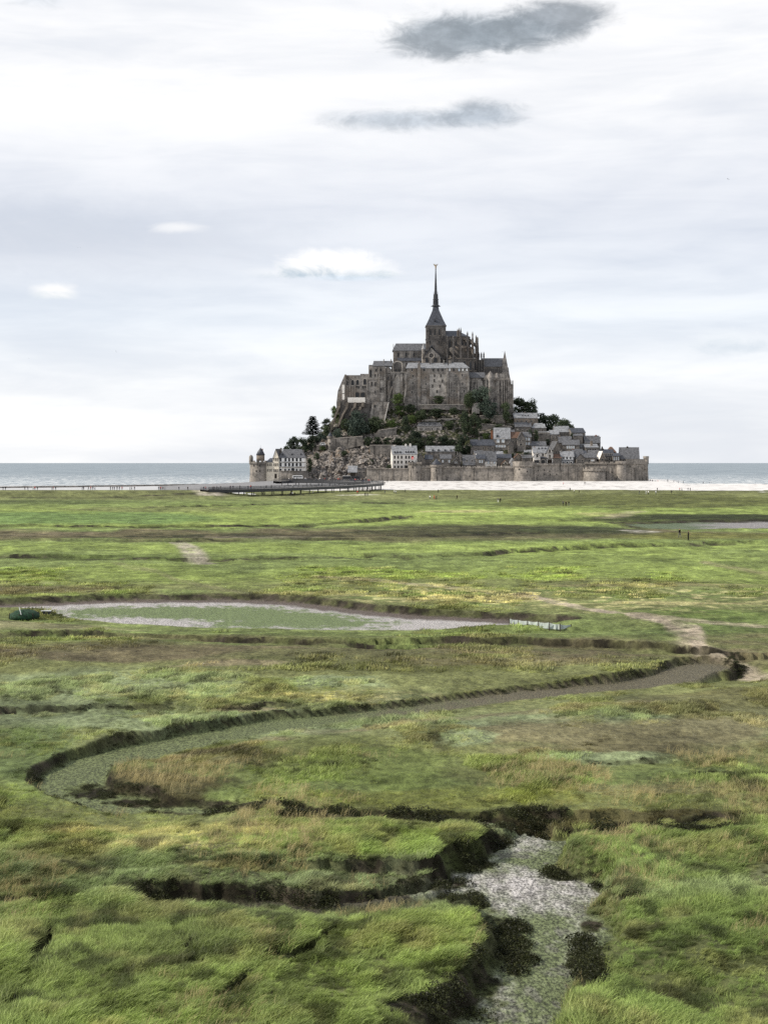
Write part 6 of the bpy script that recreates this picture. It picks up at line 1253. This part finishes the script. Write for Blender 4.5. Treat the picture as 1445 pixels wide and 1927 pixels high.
S = [('bright green bush above the long stone house', 905, 922, 812, 827, 1044, 'light'), ('green scrub climbing the foot of the arcaded wall', 735, 762, 737, 762, 1065, 'light'), ('dark shrub left under the lodgings wall', 758, 784, 757, 778, 1064), ('grass green shrub in the middle under the lodgings', 738, 764, 758, 782, 1065, 'light'), ('low dark shrub above the manor', 804, 838, 766, 786, 1063), ('shrub on the slope above the manor roof', 778, 806, 768, 792, 1062), ('round shrub left of the manor gable', 764, 786, 776, 798, 1060, 'light'),
     ('dark hedge shrub right of the manor', 832, 858, 790, 808, 1057), ('creeper bush on the middle lodging wall', 812, 838, 742, 760, 1070), ('ivy bush at the foot of the east lodging', 842, 866, 764, 782, 1062), ('scrub between tree clump and terrace wall', 900, 926, 786, 800, 1061), ('bush on the ruined steps', 926, 950, 796, 812, 1054), ('bush below the garden wall', 886, 910, 822, 836, 1044),
     ('scrub on the west silhouette below the sloping corner', 620, 642, 760, 790, 1074, 'light'), ('dark scrub between the raking buttresses', 640, 662, 784, 808, 1064), ('bush beside the pepperpot turret', 624, 648, 804, 826, 1056, 'blue'), ('scrub on the sunny left ledge', 604, 626, 784, 812, 1072), ('green ledge bush beside the van', 598, 616, 838, 848, 1048, 'light'),
     ('hedge bush above the crag, first from the left', 682, 704, 819, 840, 1046), ('hedge bush above the crag, second from the left', 700, 722, 820, 840, 1046), ('hedge bush above the crag, third from the left', 718, 740, 821, 840, 1046), ('hedge bush above the crag, fourth from the left', 736, 760, 820, 842, 1045), ('hedge bush above the crag, fifth from the left', 754, 778, 822, 844, 1044), ('hedge bush behind the hotel roof', 772, 800, 822, 846, 1042), ('dark hedge mass below the manor, left part', 796, 822, 817, 842, 1042), ('dark hedge mass below the manor, right part', 818, 848, 816, 842, 1042), ('shrub above the row house roof', 838, 860, 822, 844, 1040),
     ('scrub tuft on the crag face', 588, 604, 850, 868, 1038), ('bush at the left foot of the crag', 576, 590, 858, 892, 1026), ('bush growing in the crag gully', 640, 656, 846, 858, 1036), ('bush right of the pale crag pinnacle', 690, 706, 862, 878, 1026), ('small bush beside the hotel wall', 724, 740, 872, 886, 1018), ('bush in the village lane above the inn', 1024, 1036, 824, 838, 1044), ('dark bush among the upper right roofs', 1070, 1082, 812, 832, 1046), ('bush behind the timbered cottage roofs', 958, 976, 850, 864, 1026), ('dark garden bush left of the white inn', 978, 1002, 848, 866, 1026), ('bush behind the dormered cottage', 884, 900, 856, 870, 1022)]
for t in S: shrub(*t)
# ------------------------------------------------------------------ forecourt road and footbridge
def gy(py, zq): return (H - zq) * F / (py - HY)
rd = MB(); up = [(300, 913.6), (380, 911), (450, 908.2), (500, 905.5), (560, 903.8), (640, 903.2), (712, 905)]; lo = [(300, 919), (380, 918.6), (450, 918), (520, 916.6), (600, 914.5), (660, 911.5), (712, 908)]
vv = []
for (a, b), (c, d) in zip(up, lo): vv += [(*((a - CX) / F * gy(b, 2.0),), gy(b, 2.0), 2.0 if a > 350 else 1.6), ((c - CX) / F * gy(d, 1.7), gy(d, 1.7), 1.7 if a > 350 else .9), ((c - CX) / F * gy(d, 1.7), gy(d, 1.7) - 6, -.5)]
rd.add(vv, [f for i in range(6) for f in ((3 * i, 3 * i + 1, 3 * i + 4, 3 * i + 3), (3 * i + 1, 3 * i + 2, 3 * i + 5, 3 * i + 4))])
tag(rd.build('forecourt_road', M['asphalt']), 'grey paved forecourt and causeway end before the islet', 'road', kind='structure')
ctrl = [(330, 922.3, 2.7), (385, 922, 2.7), (450, 920.9, 2.7), (540, 918.3, 2.8), (620, 915.2, 2.95), (670, 912.6, 3.2), (698, 910.4, 3.4), (709, 908.9, 3.6), (700, 907.6, 3.8), (672, 906.6, 4.0), (630, 905.4, 4.2), (585, 904.6, 4.35), (545, 904.6, 4.3), (520, 905.6, 4.1), (500, 906, 3.9)]
cp = [Vector(((a - CX) / F * gy(b, zq), gy(b, zq), zq)) for a, b, zq in ctrl]
path = []
for i in range(1, len(cp) - 2):
    p0, p1, p2, p3 = cp[i - 1:i + 3]
    for s in range(10):
        t = s / 10; path.append(0.5 * ((2 * p1) + (p2 - p0) * t + (2 * p0 - 5 * p1 + 4 * p2 - p3) * t * t + (3 * p1 - p0 - 3 * p2 + p3) * t ** 3))
nrm = []
for i in range(len(path)):
    d = path[min(i + 1, len(path) - 1)] - path[max(i - 1, 0)]; nrm.append(Vector((-d.y, d.x, 0)).normalized())
br = empty('footbridge', tuple(path[0]) [:2] + (0,)); tag(br, 'long curving footbridge on slender dark piers sweeping to the islet', 'footbridge')
def strip(name, o0, o1, z0, z1, mat):
    mb = MB(); vs = []
    for p, n_ in zip(path, nrm):
        a, b = p + n_ * o0, p + n_ * o1; vs += [(a.x, a.y, p.z + z0), (b.x, b.y, p.z + z0), (b.x, b.y, p.z + z1), (a.x, a.y, p.z + z1)]
    mb.add(vs, [(4 * i + j, 4 * i + (j + 1) % 4, 4 * i + 4 + (j + 1) % 4, 4 * i + 4 + j) for i in range(len(path) - 1) for j in range(4)]); return mb.build(name, M[mat], br)
strip('deck', -3.6, 3.6, -.25, 0, 'deck'); strip('edge_beam', -3.8, -3.6, -1.15, .12, 'dark_metal'); strip('edge_beam', 3.6, 3.8, -1.15, .12, 'dark_metal'); strip('underside_beam', -1.6, 1.6, -1.3, -.3, 'dark_metal')
for o in (-3.65, 3.55): strip('handrail', o, o + .12, 1.0, 1.14, 'dark_metal'); strip('guard_rail', o, o + .06, .55, .66, 'dark_metal'); strip('guard_rail', o, o + .06, .25, .36, 'dark_metal')
pier = MB().tube((0, 0, -5), (0, 0, -.3), .17, .17, 8).mesh('pier', M['dark_metal']); post = MB().box(-.05, .05, -.05, .05, 0, 1.05).mesh('rail_post', M['dark_metal'])
acc = 0; accp = 0
for i in range(1, len(path)):
    L = (path[i] - path[i - 1]).length; acc += L; accp += L
    if acc > 6.5:
        acc = 0
        for s in (-2.2, 2.2):
            q = path[i] + nrm[i] * s; link('pier', pier, br, (q.x - br.location.x, q.y - br.location.y, q.z))
    if accp > 3.5:
        accp = 0
        for s in (-3.6, 3.6):
            q = path[i] + nrm[i] * s; link('rail_post', post, br, (q.x - br.location.x, q.y - br.location.y, q.z))

# ------------------------------------------------------------------ vehicles
def vehicle(label, px, py, Y, L, hgt, wid, body, name, cat, rz=0.0, rows_=4):
    root = empty(name, at(px, py, Y), rz); tag(root, label, cat)
    r_ = .25; MB().prism([(-L / 2, .45), (L / 2, .45), (L / 2, hgt * .62), (L / 2 - .18, hgt - r_), (L / 2 - .45, hgt), (-L / 2 + .35, hgt), (-L / 2 + .1, hgt - r_), (-L / 2, hgt * .5)], 0, wid).build('body', M[body], root, world_coords=False)
    for i in range(rows_):
        a = -L / 2 + .4 + i * (L - .8) / rows_; MB().box(a + .06, a + (L - .8) / rows_ - .06, -.03, .05, hgt * .5, hgt * .84).build('side_window', M['glass'], root, world_coords=False)
    MB().box(L / 2 - .12, L / 2 + .03, .15, wid - .15, hgt * .5, hgt * .8).build('windscreen', M['glass'], root, world_coords=False)
    for x in (-L / 2 + L * .18, L / 2 - L * .2):
        for y in (.02, wid - .3):
            mb = MB(); mb.loft(0, 0, [(.46, 0), (.46, .28)], 12); mb.v = [(a, c, b) for a, b, c in mb.v]; o = mb.build('wheel', M['rubber'], root, world_coords=False); o.location = (x, y - .04, .46)
            mb = MB(); mb.loft(0, 0, [(.24, -.03), (.24, .05)], 10); mb.v = [(a, c, b) for a, b, c in mb.v]; mb.build('rim', M['shutter'], o, world_coords=False)
    for y in (.25, wid - .5): MB().box(L / 2 - .05, L / 2 + .04, y, y + .25, .7, .95).build('headlight', M['white'], root, world_coords=False)
    return root
vehicle('dark shuttle bus with white roof left of the garage', 652.5, 903.6, 1000, 5.6, 2.8, 2.2, 'dark_metal', 'shuttle_bus', 'bus'); MB().box(-2.6, 2.6, .1, 2.1, 2.8, 3.0).build('roof', M['white'], bpy.data.objects['shuttle_bus'], world_coords=False)
vehicle('second dark shuttle bus directly in front of the garage', 669, 903.6, 1000, 5.6, 2.8, 2.2, 'dark_metal', 'shuttle_bus', 'bus')
vehicle('white long bus parked behind the upper bridge end', 560, 902, 1000, 7.0, 2.6, 2.3, 'white', 'parked_bus', 'bus', 0, 6)
vehicle('small white van on the ledge beside the pepperpot turret', 607.5, 838.5, 1046, 3.6, 2.0, 1.8, 'white', 'parked_van', 'van', 0, 2)

# ------------------------------------------------------------------ things out on the marsh
def on_marsh(px, py):
    Y = H * F / (py - HY)
    for _ in range(4):
        zq = float(ground_z(np.array([(px - CX) / F * Y]), np.array([Y]))[0][0]); Y = (H - zq) * F / (py - HY)
    return ((px - CX) / F * Y, Y, zq)
sh = empty('hunting_hide', on_marsh(46, 1157)); tag(sh, 'low green netted hide dug into the marsh beside the dry pond', 'hide')
hm = MB(); hm.loft(0, 0, [(1.35, -.3), (1.3, .08), (.95, .28), (.45, .42), (.05, .46)], 18, 0, 0, 1.5); r = random.Random(5); hm.v = [(x + r.uniform(-.08, .08), y, zq + r.uniform(-.07, .07)) for x, y, zq in hm.v]
M['net'] = plain('green_netting', (0.012, 0.036, 0.018), .8, .2, 0, .6, 5.0); M['net_pole'] = plain('grey_pole', (.4, .42, .42), .5, .3)
hm.build('netting', M['net'], sh, True, False); MB().tube((-.3, -.6, .75), (.2, -1.9, .2), .035, .035, 6).build('pole', M['net_pole'], sh, world_coords=False)
for a in (2.6, 3.6, 4.7, 5.7, 6.6): MB().tube((1.3 * math.cos(a), 1.9 * math.sin(a), -.3), (1.25 * math.cos(a), 1.85 * math.sin(a), .25), .05, .04, 5).build('stake', M['bark'], sh, world_coords=False)
bx = empty('feed_box', on_marsh(88, 1161)); tag(bx, 'small dark box on short legs beside the green hide', 'box')
MB().box(-.4, .4, -.3, .3, .25, .55).build('box', M['dark_metal'], bx, world_coords=False); MB().box(-.46, .46, -.36, .36, .55, .61).build('lid', M['net_pole'], bx, world_coords=False)
for sx_, sy_ in ((-.3, -.22), (.3, -.22), (-.3, .22), (.3, .22)): MB().box(sx_ - .05, sx_ + .05, sy_ - .05, sy_ + .05, -.1, .3).build('leg', M['bark'], bx, world_coords=False)
# pale fabric fence at the pond's right end
fp = [(958, 1173), (975, 1174.5), (992, 1176), (1012, 1178), (1033, 1180), (1053, 1181.5), (1074, 1178)]; fq_ = [on_marsh(*p) for p in fp]; fp_ = []
fn = empty('fabric_fence', fq_[0]); tag(fn, 'low pale fabric screen on stakes at the right tip of the dry pond', 'screen')
M['fabric'] = plain('pale_fabric', (.30, .34, .32), .8, .2, 0, .25, 1.2)
hs = [.42, .36, .34, .34, .36, .28, .08]
for i in range(6):
    a, b = Vector(fq_[i]), Vector(fq_[i + 1]); mb = MB(); n_ = 5; vs = []
    for j in range(n_ + 1):
        p = a.lerp(b, j / n_); h_ = hs[i] + (hs[i + 1] - hs[i]) * j / n_ - .06 * math.sin(math.pi * j / n_); w_ = .12 * math.sin(j * 2.3 + i); p = p - fn.location
        vs += [(p.x, p.y + w_, p.z - .15), (p.x, p.y + w_ * .5 + .2, p.z + h_)]
    mb.add(vs, [(2 * j, 2 * j + 2, 2 * j + 3, 2 * j + 1) for j in range(n_)]); mb.build('fabric_panel', M['fabric'], fn, False, False)
for i in range(7):
    p = Vector(fq_[i]) - fn.location; MB().tube((p.x, p.y - .1, p.z - .3), (p.x, p.y - .05, p.z + hs[i] + .1), .04, .035, 6).build('stake', M['bark'], fn, world_coords=False)

# ------------------------------------------------------------------ people
def person_mesh(name, stride, arm, lean=0.0, bend=0.0):
    J = {'pelvis': (0, 0, .95), 'waist': (0, -.01, 1.1), 'chest': (0, lean, 1.32), 'neck': (0, lean * 1.3, 1.48), 'head': (0, lean * 1.5 - .02, 1.60), 'crown': (0, lean * 1.5, 1.72)}
    R_ = {'pelvis': .15, 'waist': .13, 'chest': .16, 'neck': .06, 'head': .095, 'crown': .07}
    E = [('pelvis', 'waist'), ('waist', 'chest'), ('chest', 'neck'), ('neck', 'head'), ('head', 'crown')]
    for s, nm in ((-1, 'l'), (1, 'r')):
        f_ = s * stride
        J.update({nm + 'hip': (s * .1, 0, .88), nm + 'knee': (s * .11, -f_ * .5 - .03, .49), nm + 'ank': (s * .11, -f_, .08 + max(0, -f_) * .15), nm + 'toe': (s * .12, -f_ - .17, .04), nm + 'sho': (s * .19, lean, 1.40), nm + 'elb': (s * .25, lean + s * arm * .4 + .02, 1.13), nm + 'wri': (s * .26, lean + s * arm - .1 - bend, .90 + bend * .6), nm + 'han': (s * .25, lean + s * arm - .15 - bend * 1.2, .82 + bend * .7)})
        R_.update({nm + 'hip': .11, nm + 'knee': .075, nm + 'ank': .05, nm + 'toe': .045, nm + 'sho': .075, nm + 'elb': .05, nm + 'wri': .038, nm + 'han': .045})
        E += [('pelvis', nm + 'hip'), (nm + 'hip', nm + 'knee'), (nm + 'knee', nm + 'ank'), (nm + 'ank', nm + 'toe'), ('chest', nm + 'sho'), (nm + 'sho', nm + 'elb'), (nm + 'elb', nm + 'wri'), (nm + 'wri', nm + 'han')]
    ks = list(J); me = bpy.data.meshes.new(name); me.from_pydata([J[q] for q in ks], [(ks.index(a), ks.index(b)) for a, b in E], [])
    o = bpy.data.objects.new(name, me); col.objects.link(o); md = o.modifiers.new('skin', 'SKIN')
    for i, q in enumerate(ks): me.skin_vertices[0].data[i].radius = (R_[q], R_[q] * (.78 if q in ('chest', 'waist', 'pelvis') else 1)); me.skin_vertices[0].data[i].use_root = (q == 'pelvis')
    o.modifiers.new('sub', 'SUBSURF').levels = 1
    dg = bpy.context.evaluated_depsgraph_get(); out = bpy.data.meshes.new_from_object(o.evaluated_get(dg)); bpy.data.objects.remove(o); out.name = name
    for m in range(5): out.materials.append(M['bark'])
    idx = []
    for p in out.polygons:
        c = p.center; zz = c.z
        if zz < .1: i = 4
        elif abs(c.x) > .2 and zz < .88 or (bend > 0 and c.y < -.3 and abs(c.x) > .18): i = 0
        elif zz < .93: i = 3
        elif zz < 1.47: i = 2
        elif zz > 1.63 or (zz > 1.52 and c.y > lean * 1.5): i = 1
        else: i = 0
        idx.append(i)
    out.polygons.foreach_set('material_index', idx); out.polygons.foreach_set('use_smooth', [True] * len(idx)); out.update()
    return out
POSE = [person_mesh('person', .0, .02), person_mesh('person', .22, .2), person_mesh('person', -.25, -.2, .02), person_mesh('person', .05, .05, -.03, .2)]
PM = {n_: plain('cloth_' + n_, c, .85, .1, 0, .15, 4) for n_, c in (('black', (.012, .012, .014)), ('navy', (.015, .02, .05)), ('grey', (.12, .12, .13)), ('white', (.75, .75, .74)), ('red', (.45, .03, .03)), ('tan', (.36, .28, .18)), ('denim', (.05, .07, .12)), ('skin', (.5, .32, .23)), ('pale', (.6, .62, .66)), ('brown_hair', (.05, .03, .02)), ('shoe', (.03, .03, .03)))}
ORD = ['first', 'second', 'third', 'fourth', 'fifth', 'sixth', 'seventh', 'eighth', 'ninth', 'tenth', 'eleventh', 'twelfth', 'thirteenth', 'fourteenth', 'fifteenth', 'sixteenth', 'seventeenth', 'eighteenth', 'nineteenth', 'twentieth'] + ['twenty-' + q for q in ('first', 'second', 'third', 'fourth', 'fifth', 'sixth', 'seventh', 'eighth', 'ninth')] + ['thirtieth'] + ['thirty-' + q for q in ('first', 'second', 'third', 'fourth', 'fifth', 'sixth', 'seventh', 'eighth', 'ninth')] + ['fortieth'] + ['forty-' + q for q in ('first', 'second', 'third', 'fourth', 'fifth', 'sixth', 'seventh', 'eighth', 'ninth')]
pr = random.Random(21)
def people(spots, where, group, zfun, cols_=None, scale=1.0):
    for i, sp_ in enumerate(sorted(spots)):
        px, py = sp_[:2]; x, y, zq = zfun(px, py)
        top_ = (sp_[2] if len(sp_) > 2 else pr.choice(['black', 'black', 'navy', 'black', 'black', 'grey', 'white', 'red', 'navy'])); bot_ = sp_[3] if len(sp_) > 3 else pr.choice(['black', 'denim', 'black', 'black', 'grey'])
        o = link('person', pr.choice(POSE), None, (x, y, zq - .02)); o.rotation_euler = (0, 0, pr.uniform(0, 6.28)); s = scale * pr.uniform(.94, 1.06); o.scale = (s, s, s)
        for sl, mt in zip(o.material_slots, ('skin', 'brown_hair', top_, bot_, 'shoe')): sl.link = 'OBJECT'; sl.material = PM[mt]
        tag(o, f'person in {top_} top, {ORD[i]} from left {where}', 'person', group)
def on_bank(px, py):
    Y = 645.0; x = (px - CX) / F * Y; zq = float(ground_z(np.array([x]), np.array([Y]))[0][0]); return (x, Y, zq)
def on_sand(px, py):
    Y = 900.0
    for _ in range(8):
        x = (px - CX) / F * Y; i = np.argmin(abs(sy - Y)); j = int(np.clip(round((x + 420) / 4), 0, len(sx) - 1)); zq = float(zz_sand[i, j]); Y = min(1040, max(700, .5 * Y + .5 * (H - zq) * F / (py - HY)))
    return (x, Y, zq)
zz_sand = zz
def on_deck(px, py):
    if py > 907.6: c = [(p.y, p) for p in path[:70]]
    else: c = [(p.y, p) for p in path[70:]]
    b = min((abs(CX + p.x / p.y * F - px), i) for i, (_, p) in enumerate(c))[1]; p = c[b][1]; n_ = nrm[b if py > 907.6 else b + 70]
    q = p + n_ * pr.uniform(-2.6, 2.6); return (q.x, q.y, q.z)
def on_road(px, py): Y = gy(py, 1.95); return ((px - CX) / F * Y, Y, 1.95)
people([(a / 3.01, 923) for a in (20, 33, 143, 160, 190, 200, 214, 297, 305, 317, 467, 475, 503, 516, 528, 540, 627, 640, 650, 665, 678, 693, 738, 748, 763, 900, 912, 925, 936, 1015, 1065, 1155, 1165)], 'along the embankment path', 'walkers along the embankment path', on_bank)
people([(a, 919) for a in (398, 404, 416, 421, 437, 441, 446, 460, 463, 474, 477, 506, 511, 546)], 'on the near arm of the footbridge', 'walkers on the near arm of the footbridge', on_deck)
people([(pr.uniform(535, 640), 905.2) for i in range(28)] + [(pr.uniform(640, 706), 906.5) for i in range(20)], 'in the crowd on the far footbridge arm', 'crowd on the far arm of the footbridge', on_deck)
people([(pr.uniform(648, 705), pr.uniform(903.5, 907)) for i in range(22)] + [(pr.uniform(575, 640), pr.uniform(904.5, 909)) for i in range(10)], 'gathered on the forecourt below the crag', 'visitors on the forecourt', on_road)
z2 = lambda q: [(480 + a / 3.01, 860 + b / 3.01) + tuple(c) for a, b, *c in q]; z3 = lambda q: [(960 + a / 2.98, 860 + b / 2.98) + tuple(c) for a, b, *c in q]
people(z2([(45, 220, 'grey'), (57, 220, 'white'), (200, 221, 'black'), (213, 220, 'white'), (225, 221, 'black'), (330, 212, 'white'), (580, 212, 'red'), (624, 224, 'black'), (637, 224, 'navy'), (652, 206, 'black'), (735, 206, 'black'), (788, 206, 'white'), (797, 209, 'white'), (850, 202, 'navy')]), 'on the marsh below the footbridge', 'walkers on the marsh by the footbridge', on_marsh)
people(z2([(990, 240, 'white', 'denim'), (1015, 240, 'red', 'red'), (1026, 242, 'navy'), (1037, 204, 'black'), (1143, 241, 'black', 'black'), (1375, 257, 'grey', 'white'), (1388, 259, 'black', 'black')]) + z3([(295, 274, 'grey'), (311, 277, 'black', 'black'), (327, 274, 'black')]), 'on the far marsh in front of ramparts', 'walkers on the far marsh', on_marsh)
people(z3([(334, 191), (357, 203, 'white'), (385, 203), (722, 207), (760, 209, 'white', 'pale'), (773, 211, 'white'), (815, 211, 'pale'), (823, 190), (903, 207), (948, 190), (960, 190), (995, 190), (1007, 190)]), 'along the outer edge of the right marsh', 'walkers along the marsh edge', on_marsh)
people(z3([(948, 453, 'black', 'grey'), (996, 467, 'black', 'black')]), 'of two nearest walkers beside green pool', 'pair of walkers by the green pool', on_marsh)
people(z3([(297, 158), (415, 153), (421, 153), (792, 138), (804, 138), (822, 139), (848, 141), (862, 141), (872, 140), (880, 139), (915, 137), (962, 149), (968, 149), (1080, 151), (1120, 151), (1132, 151)]) + [(729, 908, 'black'), (722, 912, 'black'), (724, 912), (736, 906), (821, 905, 'white'), (897, 905, 'white'), (950, 906), (1142, 904, 'white'), (1151, 905)], 'on the pale sand outside the walls', 'visitors on the sand', on_sand)

# ------------------------------------------------------------------ birds
M['bird'] = plain('bird_feathers', (.03, .03, .035), .8, .1)
def bird(label, px, py, span_px, Y, roll):
    k_ = Y / F; s = span_px * k_; root = empty('bird', at(px, py, Y), 0.3); root.rotation_euler = (.15, roll, .5); tag(root, label, 'bird')
    b = MB(); b.loft(0, 0, [(.005, -.30), (.05, -.2), (.085, 0), (.07, .14), (.045, .2), (.05, .25), (.01, .33)], 8); b.v = [(x * s * .7, zq * s * .7, y * s * .7) for x, y, zq in b.v]; b.build('body', M['bird'], root, True, False)
    for d in (-1, 1):
        mb = MB(); pr_ = [(0, .0, .09), (.25, .10, .10), (.42, .07, .07), (.52, .0, .015)]; vs = []
        for x, zq, c in pr_: vs += [(d * x * s, -c * s, zq * s), (d * x * s, c * s * .8, zq * s), (d * x * s, c * s * .8, zq * s + .008 * s), (d * x * s, -c * s, zq * s + .012 * s)]
        mb.add(vs, [(4 * i + j, 4 * i + (j + 1) % 4, 4 * i + 4 + (j + 1) % 4, 4 * i + 4 + j) for i in range(3) for j in range(4)]); mb.build('wing', M['bird'], root, False, False)
    return root
bird('dark gull gliding high at the right edge of the sky', 1369, 337, 6.5, 520, .35); bird('dark gull low in the sky at far left', 219, 661, 5, 560, 1.2); bird('small bird beside the pinnacle of the far abbey hall', 945, 662, 3.4, 800, .3)
bird('left one of two tiny birds high at the left', 147, 466, 3, 800, .2); bird('right one of two tiny birds high at the left', 151.5, 466, 3, 800, -.3); bird('tiny bird nearest the left edge above the sea', 35, 668, 3, 820, .2); bird('tiny bird just right of the leftmost one above the sea', 55, 674.5, 3, 820, .4)
